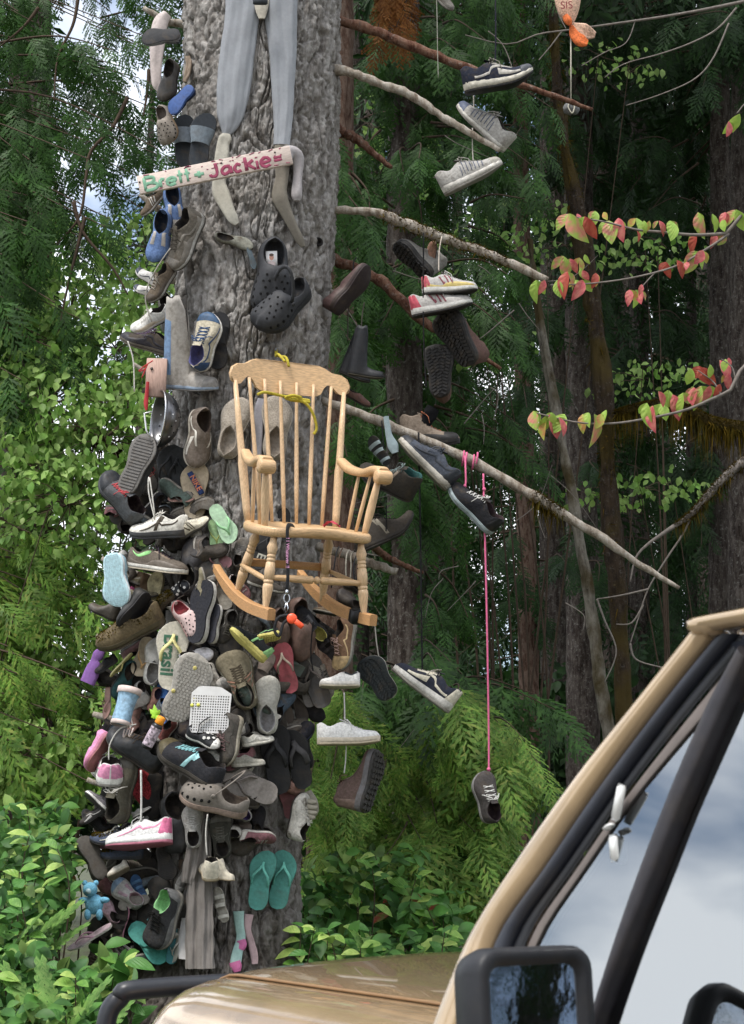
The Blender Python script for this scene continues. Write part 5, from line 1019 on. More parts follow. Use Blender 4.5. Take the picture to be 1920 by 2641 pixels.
for sx in (-1, 1):
    obj('leg', turned(cl(sx*.20, .14, .37), cl(sx*.226, .20, .06), LEG), WOODV, chair)
    obj('leg', turned(cl(sx*.17, -.15, .37), cl(sx*.205, -.24, .07), LEG), WOODV, chair)
    obj('side_stretcher', turned(cl(sx*.208, -.20, .21), cl(sx*.218, .175, .19), [(0, .009), (.3, .013), (.7, .013), (1, .009)]), WOOD, chair)
    # rocker
    rows = []
    for i in range(25):
        q = i/24; y = .29-.83*q; z = .055+.20*max(0, (q-.32))**2.0*1.1+.05*max(0, .30-q)**1.5; x = sx*(.23-.025*q)
        hh = .024*(1-.35*max(0, (q-.75)/.25)); ww = .017
        rows.append([cl(x+a*ww, y, z+b*hh) for a, b in ((-1, -1), (1, -1), (1, .8), (.7, 1), (-.7, 1), (-1, .8))])
    mb = MB(); mb.grid(rows, closed=True); mb.add(rows[0], [(5, 4, 3, 2, 1, 0)]); mb.add(rows[-1], [(0, 1, 2, 3, 4, 5)]); sharp(obj('rocker', mb, WOODD, chair))
    obj('back_post', turned(cl(sx*.207, -.18, .40), cl(sx*.262, -.385, 1.01), [(0, .015), (.1, .019), (.3, .022), (.42, .0225), (.46, .0185), (.7, .016), (1, .011)]), WOODV, chair)
    # arm
    rows = []; P = smooth_path([cl(sx*.228, -.245, .70), cl(sx*.238, -.15, .672), cl(sx*.255, -.02, .668), cl(sx*.262, .07, .688), cl(sx*.266, .125, .690), cl(sx*.267, .15, .668)], 22)
    for i, p in enumerate(P):
        q = i/21; hh = .017+.017*max(0, (q-.78)/.22)**1.5; ww = .021+.012*math.sin(q*2.6)
        rows.append([p+Vector((a*ww*CS, 0, b*hh*CS)) for a, b in ((-1, -.6), (-.7, -1), (.7, -1), (1, -.6), (1, .6), (.7, 1), (-.7, 1), (-1, .6))])
    mb = MB(); mb.grid(rows, closed=True); mb.add(rows[0], [tuple(range(7, -1, -1))]); mb.add(rows[-1], [tuple(range(8))]); ar = obj('arm', mb, WOOD, chair)
    mb = MB(); mb.lathe([(.010, -.036), (.026, -.034), (.030, -.026), (.030, .026), (.026, .034), (.010, .036)], 16, axis=Matrix.Translation(cl(sx*.267, .145, .664)) @ Matrix.Rotation(math.pi/2, 4, 'Y')); obj('scroll', mb, WOOD, ar)
    obj('arm_support', turned(cl(sx*.228, .10, .40), cl(sx*.262, .118, .675), [(0, .013), (.15, .017), (.4, .0205), (.7, .018), (1, .012)]), WOODV, chair)
    for y0, y1 in ((.015, .03), (-.075, -.07)): obj('arm_spindle', turned(cl(sx*.222, y0, .40), cl(sx*(.258 if y0 > 0 else .246), y1, .662), [(0, .008), (.4, .0105), (.8, .009), (1, .007)], 10), WOODV, chair)
for k in range(6):
    q = k/5*2-1; obj('back_spindle', turned(cl(q*.145, -.19-.012*(1-q*q), .40), cl(q*.198, -.385-.03*(1-q*q), 1.03), [(0, .008), (.25, .0115), (.5, .011), (.9, .0085), (1, .008)], 10), WOODV, chair)
obj('front_stretcher', turned(cl(-.215, .178, .205), cl(.215, .178, .205), [(0, .010), (.1, .014), (.36, .0195), (.38, .0165), (.39, .0195), (.41, .0165), (.42, .0195), (.45, .018), (.465, .009), (.475, .009), (.485, .017), (.5, .019), (.515, .017), (.525, .009), (.535, .009), (.55, .018), (.58, .0195), (.59, .0165), (.61, .0195), (.62, .0165), (.64, .0195), (.9, .014), (1, .010)]), WOOD, chair)
mb = MB(); mb.box(cl(0, -.205, .225), (.36*CS, .016, .034), bev=.004); obj('rear_stretcher', mb, WOODD, chair)
# seat: saddle plate
rows = []; ns = 40
def seat_r(a):
    x, y = math.cos(a), math.sin(a); n = 3.2
    k = (abs(x)**n+abs(y)**n)**(-1/n); return x*k*(.262+.02*y*k), y*k*.225
for rr, zz in ((0, .0), (.35, -.001), (.7, .003), (.9, .010), (.97, .009), (1.0, .0), (1.0, -.022), (.96, -.032), (.5, -.034), (0, -.034)):
    row = []
    for j in range(ns):
        x, y = seat_r(2*math.pi*j/ns); dip = .010*math.cos(x*rr/.26*math.pi)*(y > 0)*(rr*y/.225)**2 if rr > .6 else 0
        row.append(cl(x*rr, y*rr-.02, .402+zz+dip+.010*max(0, rr*y/.225)))
    rows.append(row)
mb = MB(); mb.grid(rows, closed=True); obj('seat', mb, WOOD, chair)
cp = [(0, .075), (.15, .073), (.18, .063), (.21, .046), (.25, .042), (.278, .025), (.29, -.004), (.284, -.034), (.262, -.05), (.238, -.046), (.222, -.026), (.205, -.010), (.185, -.012), (.170, -.030), (.158, -.055), (.135, -.068), (0, -.072)]
cp = cp+[(-x, z) for x, z in cp[-2:0:-1]]
mb = MB(); n = len(cp); vs = []
def crest_pt(x, z, th): return cl(x, -.395-.045*(1-(x/.29)**2)-z*.33+th, 1.045+z)
for th, k in ((-.012, .985), (-.008, 1.0), (.008, 1.0), (.012, .985)): vs += [crest_pt(x*k, z*k, th) for x, z in cp]
fs = [(r*n+i, r*n+(i+1) % n, (r+1)*n+(i+1) % n, (r+1)*n+i) for r in range(3) for i in range(n)]
mb.add(vs, fs)
for r, fl in ((3, 0), (0, 1)):
    # triangulate caps as vertical strips between upper and lower contour
    xs = np.linspace(-.288, .288, 41); k = .985; th = .012 if r == 3 else -.012
    up_ = [q for q in cp if True]
    top = sorted([(x, z) for x, z in cp if z > -.004 or abs(x) > .285]); bot = sorted([(x, z) for x, z in cp if z <= -.004])
    tx_, tz_ = zip(*top); bx_, bz_ = zip(*bot)
    A = [crest_pt(x*k, np.interp(x, tx_, tz_)*k, th) for x in xs]; B = [crest_pt(x*k, np.interp(x, bx_, bz_)*k, th) for x in xs]
    mb.grid([A, B] if r == 3 else [B, A])
obj('crest_rail', mb, WOOD, chair)
# black rubber wrapped round the right rocker, petal on the seat
mb = MB(); mb.box(cw(.222, .15, .058), (.075, .052, .062), (CHM.to_3x3() @ Matrix.Rotation(.12, 3, 'X')), bev=.006); tag(obj('rubber_pad', mb, M('#17171a', .35, .3, 50, .3, dirt=.2)), 'black rubber strip wrapped round one chair rocker', 'rubber strip')
mb = MB(); c0 = cw(.165, -.13, .424)
mb.grid([[c0+Vector((a*.035+.004*b, b*.008, .012*math.cos(a*2.2)+.006*math.sin(b*3+a*4))) for b in (-1, -.4, .4, 1)] for a in np.linspace(-1, 1, 9)]); tag(obj('red_leaf', mb, M('#b23a4e', .6, .2, 60, .2, dirt=0)), 'crumpled red dogwood leaf lying on the chair seat', 'leaf')
# ---- yellow rope
YEL = M('#c9b83c', .75, .25, 90, .6, dirt=.05, weave=160)
rp = thing('yellow_rope', 'yellow rope tying the rocking chair back to the trunk', 'rope', at(713, 905, 7.9))
def rope(parent, pts, r, mat, n=40, name='strand', sides=7):
    mb = MB(); mb.tube(smooth_path(pts, n), r, sides); return obj(name, mb, mat, parent, world=True)
rope(rp, [cw(-.20, -.24, .96), cw(-.15, -.29, .972), cw(-.06, -.33, .965), cw(.02, -.34, .96), cw(.08, -.33, .957)], .0065, YEL)
rope(rp, [cw(.08, -.325, .95), cw(.0, -.325, .95), cw(-.04, -.32, .958), cw(-.01, -.31, .972), cw(.03, -.31, .964), cw(-.02, -.315, .95)], .0065, YEL, name='knot')
rope(rp, [cw(-.01, -.32, .958), cw(.05, -.31, .945), cw(.09, -.30, .90), cw(.112, -.295, .84), cw(.10, -.29, .81)], .0065, YEL, name='tail')
rope(rp, [cw(-.02, -.43, 1.12), cw(-.03, -.50, 1.15), at(712, 918, 7.90), at(713, 903, 7.95), at(717, 918, 7.90), cw(.0, -.48, 1.14), cw(.0, -.43, 1.10)], .006, YEL, name='loop')
mb = MB(); mb.tube([at(713, 905, 8.02), at(712, 903, 7.90)], .004, 7); mb.tube([at(712, 903, 7.905), at(712, 898, 7.90)], .0035, 6); tag(obj('nail_hook', mb, M('#8a8d92', .35, .2, 60, .1, metal=.9, dirt=.1)), 'grey bent nail holding the yellow rope on bark', 'nail')
# ---- lanyard with whistle
ly = thing('lanyard', 'black printed lanyard with clip over the chair seat', 'lanyard', cw(-.17, .2, .41))
BLK = M('#1a1a1d', .7, .2, 80, .3, dirt=0)
sA = cw(-.10, .10, .422); sB = cw(-.165, .205, .428); sC = sB+Vector((-.003, -.012, -.03))
pp = [sA, (sA+sB)/2+Vector((0, 0, .004)), sB, sC, sC+Vector((.002, 0, -.09)), sC+Vector((.004, 0, -.18)), sC+Vector((.0, .002, -.235))]
mb = MB(); mb.tube(smooth_path(pp, 26), .0105, 6, flat=.18, up=(0, 1, 0)); obj('ribbon', mb, BLK, ly, world=True)
PNK = M('#dca0c4', .7, .1, 60, 0, dirt=0)
text_mesh('! I Whatever !!', .021, PNK, Matrix.Translation(sC+Vector((.002, -.0075, -.085))) @ Matrix.Rotation(math.pi/2, 4, 'X') @ Matrix.Rotation(-math.pi/2, 4, 'Z'), ly, 'lettering', .0003)
bC = pp[-1]; STEEL = M('#b8bcc2', .25, .1, 60, .05, metal=1., dirt=0)
mb = MB(); mb.tube([bC, bC+Vector((0, 0, -.018))], .007, 8); obj('ferrule', mb, STEEL, ly, world=True)
mb = MB(); mb.tube([bC+Vector((.012*math.sin(a), 0, -.035-.018*math.cos(a)*-1)) for a in np.linspace(0, 6.2, 14)], .0028, 6); obj('clip_ring', mb, STEEL, ly, world=True)
mb = MB(); mb.tube([bC+Vector(q) for q in ((0, 0, -.05), (-.008, 0, -.075), (-.002, 0, -.095), (.006, 0, -.075), (0, 0, -.05))], .0032, 6); obj('clip_hook', mb, STEEL, ly, world=True)
wz = bC+Vector((.022, -.004, -.118)); ORG = M('#f0562e', .4, .05, 40, .03, dirt=0, spec=.5)
wh = thing('whistle', 'bright orange plastic whistle hanging from the lanyard clip', 'whistle', wz)
mb = MB(); mb.lathe([(.004, -.013), (.019, -.012), (.021, -.009), (.021, .009), (.019, .012), (.004, .013)], 18, axis=Matrix.Translation(wz) @ Matrix.Rotation(math.pi/2, 4, 'X')); obj('body', mb, ORG, wh, world=True)
mb = MB(); mb.box(wz+Vector((.026, 0, -.020)), (.045, .024, .022), Matrix.Rotation(.7, 3, 'Y'), bev=.003); obj('mouthpiece', mb, ORG, wh, world=True)
cdm = MB(); cdm.tube(smooth_path([wz+Vector((-.01, 0, .015)), wz+Vector((-.055, -.004, .004)), wz+Vector((-.07, 0, -.045)), wz+Vector((-.05, 0, -.07)), wz+Vector((-.035, 0, -.02)), wz+Vector((-.01, 0, 0))], 20), .007, 6, flat=.2, up=(0, 1, 0)); obj('neck_loop', cdm, BLK, wh, world=True)
# ================================================================== clothes and other hung things
def px_cloth(name, pts, col, lay=.3, flat=.3, parent=None, n=30, k=20, wr=.06, seed=1, thick=None, knit=0., Y=None, dirt=.15, folds=3):
    """soft tube of cloth along photo pixels (x, y, half width px), lying on the trunk"""
    xs = np.array(pts, float); tt = np.linspace(0, 1, len(xs)); ts = np.linspace(0, 1, n)
    cxs, cys, hw = [hermite(ts, tt, xs[:, i]) for i in range(3)]
    rows = []; r = np.random.RandomState(seed); ph = r.uniform(0, 6, 4)
    for i in range(n):
        yy = (trunk_front(cxs[i], cys[i]) if Y is None else Y)-lay*.065; p = at(cxs[i], cys[i], yy); w_ = max(hw[i], .5)*mpp(cys[i], yy); d = max(w_*flat, .006) if thick is None else thick
        j0, j1 = max(i-1, 0), min(i+1, n-1); tx_, ty_ = cxs[j1]-cxs[j0], -(cys[j1]-cys[j0]); ln = math.hypot(tx_, ty_)+1e-6; sx_, sz_ = ty_/ln, -tx_/ln
        row = []
        for j in range(k):
            a = 2*math.pi*j/k; f = 1+wr*math.sin(folds*a+ph[0]+i*.12)+wr*.6*math.sin(i*.9+ph[1]+2*a)+wr*.55*math.sin((2*folds+3)*a+ph[2]+.9*math.sin(i*.33+ph[3]))
            fv = wr*(math.sin(folds*a+ph[0]+i*.07)+.6*math.sin((2*folds+3)*a+ph[2]+1.2*math.sin(i*.16+ph[3])))+wr*.35*math.sin(i*.5+ph[1]+3*a); u = math.cos(a)*w_*(1+.3*(f-1)); v = -math.sin(a)*d*max(.2, 1+2.4*fv)
            row.append(p+Vector((sx_*u, v, sz_*u)))
        rows.append(row)
    mb = MB(); mb.grid(rows, closed=True); mb.add(rows[0], [tuple(range(k-1, -1, -1))]); mb.add(rows[-1], [tuple(range(k))])
    m = col if not isinstance(col, str) else M(col, .95, .1, 90, .3, dirt=dirt, spec=.1, weave=knit or 220)
    return obj(name, mb, m, parent, world=parent is not None)
def cloth_thing(name, label, cat, *a, **kw): return tag(px_cloth(name, *a, **kw), label, cat)
lj = thing('long_johns', 'pair of pale grey knitted long johns nailed up by the waist', 'trousers', at(672, 40, 7.9))
KN = M('#94979c', .95, .05, 60, .2, dirt=.08, spec=.08, weave=300)
px_cloth('trouser_leg', [(632, -80, 48), (628, 0, 46), (622, 60, 44), (612, 140, 45), (604, 220, 44), (596, 290, 36), (590, 325, 24), (584, 346, 11)], KN, .4, .42, lj, 60, 44, .05, 2, folds=5)
px_cloth('trouser_leg', [(718, -80, 50), (722, 0, 46), (726, 60, 41), (730, 140, 35), (730, 220, 30), (731, 290, 26), (730, 335, 23), (727, 375, 21)], KN, .4, .45, lj, 60, 44, .05, 5, folds=5)
px_cloth('waist', [(675, -90, 92), (675, -50, 90), (675, -12, 86)], KN, .45, .18, lj, 10, 30, .02, 6)
px_cloth('fly_patch', [(676, -20, 22), (675, 10, 19), (675, 30, 15), (676, 48, 8)], M('#b9b3a6', .9, .2, 60, .4), .75, .3, lj, 12, 16, .05, 3)
mb = MB(); mb.box(at(672, 2, 7.84), (.07, .02, .04), bev=.006); obj('dark_buckle', mb, M('#2b3036', .4, .2, 50, .2), lj, world=True)
cloth_thing('sock', 'long off-white sock tied to the shorter knitted trouser leg', 'sock', [(584, 345, 10), (582, 356, 17), (576, 372, 16), (574, 400, 19), (570, 440, 19), (566, 470, 18), (570, 496, 22), (582, 524, 19), (592, 546, 16), (602, 564, 14), (612, 578, 7)], '#b5b1a5', .55, .4, knit=200, wr=.08, seed=4)
cloth_thing('sock', 'long grey sock below the longer knitted trouser leg', 'sock', [(727, 375, 19), (729, 420, 19), (728, 460, 17), (722, 492, 19), (724, 514, 21), (738, 545, 16), (752, 576, 13), (764, 600, 12), (774, 620, 11), (783, 636, 6)], '#857f75', .45, .4, knit=200, wr=.08, seed=7)
cloth_thing('sock', 'short pale grey sock pulled over the end of the sign', 'sock', [(728, 408, 24), (742, 402, 27), (756, 400, 24), (766, 406, 19), (770, 430, 14), (768, 462, 12), (766, 490, 14), (766, 506, 14), (766, 518, 8)], '#aaa5a6', .95, .7, knit=240, wr=.05, seed=9)
cloth_thing('stocking', 'limp pinkish white stocking behind the dark mesh shoe', 'sock', [(432, 36, 14), (414, 60, 20), (406, 110, 20), (403, 170, 15), (404, 215, 12), (410, 234, 5)], '#c9bdb9', 1.0, .5, wr=.09, seed=3)
cloth_thing('twisted_cord', 'twisted beige cord beside the royal blue shoe', 'cord', [(484, 146, 7), (488, 165, 8), (484, 190, 8), (478, 212, 6)], '#a09080', .6, .8, wr=.12, seed=6)
cloth_thing('necktie', 'grey striped necktie hanging behind the chair back', 'necktie', [(674, 1028, 9), (668, 1060, 12), (664, 1120, 14), (662, 1180, 13), (664, 1230, 9), (668, 1264, 3)], '#9c9aa0', .15, .25, seed=8)
cloth_thing('sock', 'purple fleece sock knotted at its top', 'sock', [(264, 1676, 10), (254, 1690, 15), (246, 1702, 11), (244, 1716, 17), (236, 1738, 20), (226, 1762, 20)], '#86629f', 2.2, .45, dirt=.08, seed=11, wr=.04, folds=2)
cloth_thing('cloth_strip', 'bright blue cloth strip under the green printed flip flop', 'cloth', [(420, 1690, 10), (420, 1740, 14), (426, 1790, 18), (432, 1840, 15), (434, 1876, 8)], '#5480c4', 1.6, .5, dirt=.03, seed=12, wr=.12)
cloth_thing('cloth_strip', 'white towelling strip above the green printed flip flop', 'cloth', [(436, 1574, 8), (438, 1600, 11), (436, 1630, 10)], '#cfccca', 1.5, .5, seed=13)
cloth_thing('rag', 'brown suede rag hanging below the green marked skate shoe', 'rag', [(372, 1478, 16), (366, 1500, 20), (362, 1524, 18), (352, 1542, 8)], '#7d6a58', 1.2, .5, seed=14, wr=.14)
cloth_thing('bow', 'small maroon ribbon bow beside the cream sole', 'bow', [(344, 1514, 6), (338, 1528, 10), (334, 1540, 8), (330, 1556, 9)], '#7b3c5a', 1.9, .5, seed=15, dirt=.05)
cloth_thing('knit_cap', 'red and white flecked knit cap in the pile', 'cap', [(350, 1990, 14), (362, 2008, 26), (372, 2034, 33), (378, 2058, 26), (384, 2076, 14)], None or M('#a83a40', .95, .8, 150, .8, dirt=0), 1.5, .5, seed=16)
cloth_thing('sock', 'mint sock with pink heel and toe on bare bark', 'sock', [(616, 2350, 15), (618, 2385, 12), (622, 2420, 12), (612, 2460, 14), (608, 2490, 14), (612, 2504, 9)], '#9fbdb6', .3, .4, seed=17, dirt=.06, wr=.07)
px_cloth('toe_patch', [(606, 2480, 15), (610, 2494, 14.5), (613, 2506, 9)], '#c4709c', .34, .45, bpy.data.objects[[o.name for o in C.objects if o.get('label', '').startswith('mint sock')][0]], 10, dirt=.03)
px_cloth('heel_patch', [(622, 2424, 11), (625, 2436, 12), (621, 2448, 9)], '#c4709c', .4, .45, bpy.data.objects[[o.name for o in C.objects if o.get('label', '').startswith('mint sock')][0]], 10, dirt=.03)
cloth_thing('sock', 'dusty pink sock beside the mint one', 'sock', [(642, 2358, 13), (638, 2395, 10), (648, 2430, 9), (656, 2462, 10), (658, 2486, 8)], '#b29a9c', .3, .4, seed=18, wr=.08)
tr = thing('grey_trousers', 'grey trousers hanging long and folded with a white lining showing', 'trousers', at(520, 2095, 7.8))
GT = M('#77726e', .92, .07, 60, .15, dirt=.1, spec=.1); GT2 = M('#c9c6c4', .9, .08, 60, .2, dirt=.06)
px_cloth('trouser_leg', [(530, 2088, 8), (526, 2140, 17), (520, 2200, 25), (516, 2280, 32), (515, 2360, 36), (516, 2430, 37), (517, 2498, 36)], GT, 1.6, .42, tr, 50, 56, .17, 21, folds=6)
px_cloth('trouser_leg', [(524, 2090, 7), (512, 2140, 14), (500, 2200, 20), (492, 2250, 22), (486, 2278, 20)], GT, 2.0, .5, tr, 30, 44, .17, 22, folds=5)
px_cloth('lining', [(498, 2300, 14), (486, 2370, 18), (480, 2430, 20), (476, 2474, 15)], GT2, 1.3, .25, tr, 18, 20, .05, 23)
cloth_thing('rag', 'black webbing strap hanging behind the long olive sneaker', 'strap', [(288, 2026, 12), (286, 2070, 14), (290, 2110, 13), (298, 2150, 9)], '#29292b', 1.9, .25, seed=24, dirt=.05, wr=.03)
cloth_thing('rag', 'black leather strap with a buckle beside the black boot', 'strap', [(418, 1990, 6), (414, 2060, 7), (412, 2120, 6)], '#262527', 1.5, .3, seed=25, dirt=.05, wr=.03)
cloth_thing('glove', 'limp brown work glove low beside the trousers', 'glove', [(470, 2216, 9), (474, 2246, 13), (470, 2276, 12), (466, 2300, 5)], '#5a4d42', .8, .5, seed=26, wr=.16)
gl = thing('work_glove', 'pale grey work glove stuck on the mouldy white sneaker', 'glove', at(800, 2050, 8.0))
GLV = '#a29d90'
px_cloth('palm', [(790, 2042, 14), (800, 2070, 20), (804, 2092, 18), (800, 2106, 8)], GLV, 1.2, .5, gl, 14, seed=27)
for k, (a, b, c, d) in enumerate([(786, 2062, 818, 2068), (784, 2076, 820, 2082), (786, 2090, 818, 2096), (790, 2102, 814, 2108)]): px_cloth('finger', [(a, b, 6), ((a+c)/2, (b+d)/2+3, 7), (c, d, 4)], GLV, 1.7, .8, gl, 8, 10, seed=28+k)
cloth_thing('cap', 'black cap brim above the black flip flops', 'cap', [(790, 1816, 12), (806, 1832, 20), (822, 1846, 20), (834, 1858, 10)], M('#1d1b1d', .9, .3, 60, .3), .5, .6, seed=32)
cloth_thing('rag', 'torn canvas rag among the shoes below the rocker', 'rag', [(748, 1700, 12), (770, 1716, 18), (790, 1730, 14)], '#55504a', .6, .5, seed=33, wr=.14)
cloth_thing('sock', 'black sock stuffed upright in the hiking boot on limb', 'sock', [(1086, 1108, 14), (1098, 1088, 16), (1110, 1068, 19), (1118, 1052, 17)], '#161618', 0, .6, Y=8.36, seed=34, dirt=0)
cloth_thing('strap', 'pale grey sandal strap looped over the long limb', 'strap', [(996, 1074, 7), (1000, 1100, 8), (1004, 1124, 9), (1014, 1150, 14), (1020, 1168, 9)], '#8f9ea2', 0, .3, Y=8.08, seed=35, dirt=.1)
# ---- wooden slat, red strip
mb = MB(); a0, a1 = at(405, 925, 7.92), at(402, 1024, 7.92); d = a1-a0; R3 = d.to_track_quat('Z', 'Y').to_matrix()
mb.box((a0+a1)/2, (.094, .02, d.length), Matrix.Rotation(.03, 3, 'Y'), bev=.003); sl_ = tag(obj('wooden_slat', mb, M('#b79a8d', .8, .2, 30, .2, dirt=.15, stretch=(8, 8, 1))), 'weathered pinkish wooden slat nailed behind the colander', 'board')
mb = MB(); mb.lathe([(.007, 0), (.007, .004)], 10, axis=Matrix.Translation(at(392, 951, 7.908)) @ Matrix.Rotation(math.pi/2, 4, 'X')); obj('nail_head', mb, M('#55504c', .5, metal=.6), sl_)
cloth_thing('red_strip', 'red plastic strip beside the wooden slat', 'strip', [(382, 985, 4), (379, 1015, 5), (377, 1040, 6), (378, 1058, 3)], M('#b23034', .45, .1, 40, .05, dirt=.05), 1.6, .4, Y=8.0)
lace_r = MB(); lace_r.tube(smooth_path([at(x, y, 7.86) for x, y in ((395, 930), (372, 945), (358, 958), (374, 952), (382, 938), (366, 975))], 24), .003, 5); tag(obj('red_lace', lace_r, M('#b5373a', .8, .1, 60, .2, dirt=0)), 'loose red shoelace above the wooden slat', 'shoelace')
# ================================================================== sign board
SY = 7.84
sA_, sB_ = at(358, 479, SY), at(752, 400, SY); ax = (sB_-sA_); SL = ax.length; ax.normalize(); SH = 50*mpp(440, SY)
fw = Vector((0, -1, 0)); fw = (fw-ax*fw.dot(ax)).normalized(); upv = fw.cross(ax)
SM = Matrix(((ax.x, upv.x, fw.x, sA_.x), (ax.y, upv.y, fw.y, sA_.y), (ax.z, upv.z, fw.z, sA_.z), (0, 0, 0, 1)))
sign = thing('name_sign', 'hand painted pale wooden name board with green and maroon letters', 'sign', SM)
mb = MB(); mb.box((SL/2, 0, 0), (SL, SH, .018), bev=.002); obj('board', mb, M('#cdbdb3', .75, .16, 50, .25, dirt=.16, stretch=(1, 6, 6)), sign)
LT = {'B': [[(0, 0), (0, 1)], [(0, 1), (.7, .95), (.8, .75), (.6, .55), (0, .5)], [(.5, .52), (.95, .4), (.95, .15), (.6, 0), (0, 0)]],
 'r': [[(.1, 0), (.1, .65)], [(.1, .45), (.4, .68), (.85, .62)]], 'e': [[(.05, .35), (.9, .42), (.8, .65), (.45, .72), (.1, .5), (.1, .2), (.45, .02), (.9, .12)]],
 't': [[(.5, 0), (.5, .95)], [(0, .6), (1, .62)]], '+': [[(.5, .1), (.5, .9)], [(0, .5), (1, .5)]],
 'J': [[(.75, 1), (.8, .3), (.55, .02), (.1, .05), (0, .2)]], 'a': [[(.85, .65), (.4, .68), (.08, .35), (.3, .05), (.75, .25), (.85, .65), (.9, 0)]],
 'c': [[(.9, .55), (.5, .7), (.1, .4), (.3, .05), (.9, .12)]], 'k': [[(.15, 0), (.15, 1)], [(.85, .7), (.2, .38)], [(.3, .42), (.95, 0)]],
 'i': [[(.5, 0), (.5, .6)], [(.5, .82), (.5, .9)]], '=': [[(0, .3), (1, .32)], [(0, .68), (1, .7)]]}
GRN = M('#7aa88d', .8, .18, 80, .15, dirt=.08); MRN = M('#8f3f58', .8, .18, 80, .15, dirt=.08)
rs = random.Random(4)
for ch, x0, x1, h, dy, mt_ in [('B', 205, 290, 1.0, -4, GRN), ('r', 308, 348, .9, -2, GRN), ('e', 355, 425, .8, 0, GRN), ('t', 434, 474, 1.05, 2, GRN), ('t', 484, 524, 1.05, 2, GRN), ('+', 552, 620, .62, 8, GRN), ('J', 662, 724, 1.0, 0, MRN), ('a', 738, 818, .9, -3, MRN), ('c', 830, 884, .9, -4, MRN), ('k', 905, 982, 1.05, -5, MRN), ('i', 985, 1006, 1.0, -5, MRN), ('e', 1018, 1090, 1.0, -5, MRN), ('=', 1114, 1170, .62, 8, MRN)]:
    X0 = (x0-160)/1080*SL; WX = (x1-x0)/1080*SL; HY = SH*.70*h; mb = MB()
    for st in LT[ch]:
        P = smooth_path([Vector((X0+p[0]*WX, -SH*.36+dy/130*SH+p[1]*HY, .0100)) for p in st], 4*len(st)) if len(st) > 2 else [Vector((X0+st[0][0]*WX+(st[1][0]-st[0][0])*WX*q/3, -SH*.36+dy/130*SH+(st[0][1]+(st[1][1]-st[0][1])*q/3)*HY, .0100)) for q in range(4)]
        mb.tube(P, [(.0078 if ch not in 'i=t' else .0062)*(1+rs.uniform(-.14, .14)) for _ in P], 8, flat=.12, up=(0, 0, 1))
    obj('letter', mb, mt_, sign)
mb = MB()
for k in range(36):
    x = rs.uniform(.05, .98)*SL; y = SH*rs.choice([.46, .44, -.42, .3, .1, -.2, -.35]); mb.box((x, y, .0095), (rs.uniform(.006, .03) if abs(y) > SH*.4 else .008, .004, .0015), Matrix.Rotation(rs.uniform(-.4, .4), 3, 'Z'))
fl_ = obj('paint_flecks', mb, MRN, sign); fl_['kind'] = 'stuff'
for x, y in ((.012, .012), (.2, -.02), (.55, .025), (.9, .025)):
    mb = MB(); mb.lathe([(.0045, 0), (.0045, .003)], 8, axis=Matrix.Translation((x*SL/.7*.7, y, .009))); obj('nail', mb, M('#4c4642', .5, metal=.5), sign)
# ================================================================== photo card in the clog
cX, Lc = frame(704, 645, 700, 688, 84, .4); q_ = cX.to_3x3()
card = thing('photo_card', 'small white portrait photo card stuck in the black clog', 'photo', Matrix.Translation(at(701, 667, trunk_front(701, 667)-.11)) @ Matrix.Rotation(math.radians(96), 4, 'X') @ Matrix.Rotation(.03, 4, 'Z'))
mb = MB(); mb.box((0, 0, 0), (.052, .071, .001)); obj('paper', mb, M('#e3e0de', .5, .04, 40, 0, dirt=0), card)
def disc(cx_, cy_, rx, ry, z, n=18): return [(cx_+rx*math.cos(2*math.pi*k/n), cy_+ry*math.sin(2*math.pi*k/n), z) for k in range(n)]
for nm_, args, col in (('shirt_print', (0, -.024, .018, .013, .0012), '#b9a9a8'), ('face_print', (0, .006, .0105, .014, .0016), '#bd8f7d'), ('hair_print', (0, .017, .0108, .007, .0020), '#5a473c')):
    mb = MB(); mb.add(disc(*args), [tuple(range(18))]); obj(nm_, mb, M(col, .5, .1, 60, 0, dirt=0), card)
# ================================================================== colander
cc_ = at(408, 1081, 7.92); axd = Vector((-.93, -.36, .06)).normalized(); CM = Matrix.Translation(cc_) @ axd.to_track_quat('Z', 'Y').to_matrix().to_4x4()
cold = thing('colander', 'dented metal colander nailed to the trunk edge', 'colander', CM)
r0 = .130; prof = [(r0*math.cos(a), -r0*.78*math.sin(a)) for a in np.linspace(0, 1.5, 12)]
mb = MB(); n = 40; vs = []; fs = []
inn = [(r*.985, z+.002) for r, z in prof]; allp = inn[::-1]+[(r0*1.03, .003), (r0*1.03, -.003)]+prof
mb.lathe(allp, n); obj('bowl', mb, M('#77777a', .30, .25, 14, .12, metal=.9, dirt=.12), cold)
mb = MB(); mb.tube([(r0*1.03*math.cos(a), r0*1.03*math.sin(a), 0) for a in np.linspace(0, 6.2832, 41)], .004, 6, cap=False); obj('rim', mb, M('#c9cacc', .25, .1, 20, 0, metal=1., dirt=0), cold)
for k, a in enumerate(np.linspace(.4, 1.25, 5)):
    m_ = 14-2*k
    for j in range(m_):
        th = 2*math.pi*j/m_+k*.3; nrm = Vector((math.cos(a)*math.cos(th), math.cos(a)*math.sin(th), -math.sin(a)*1.1)).normalized()
        p = Vector((r0*math.cos(a)*math.cos(th), r0*math.cos(a)*math.sin(th), -r0*.78*math.sin(a)))
        mb = MB(); mb.lathe([(.0042, -.006), (.0042, .0012)], 6, axis=Matrix.Translation(p) @ nrm.to_track_quat('Z', 'Y').to_matrix().to_4x4()); obj('hole_disc', mb, M('#d6d8da', .5, .05, 20, 0, dirt=0) if (j+k) % 3 == 0 else M('#1a1a1b', .8, .05, 20, 0, dirt=0), cold)  # solid discs as holes; pale ones paint light coming through
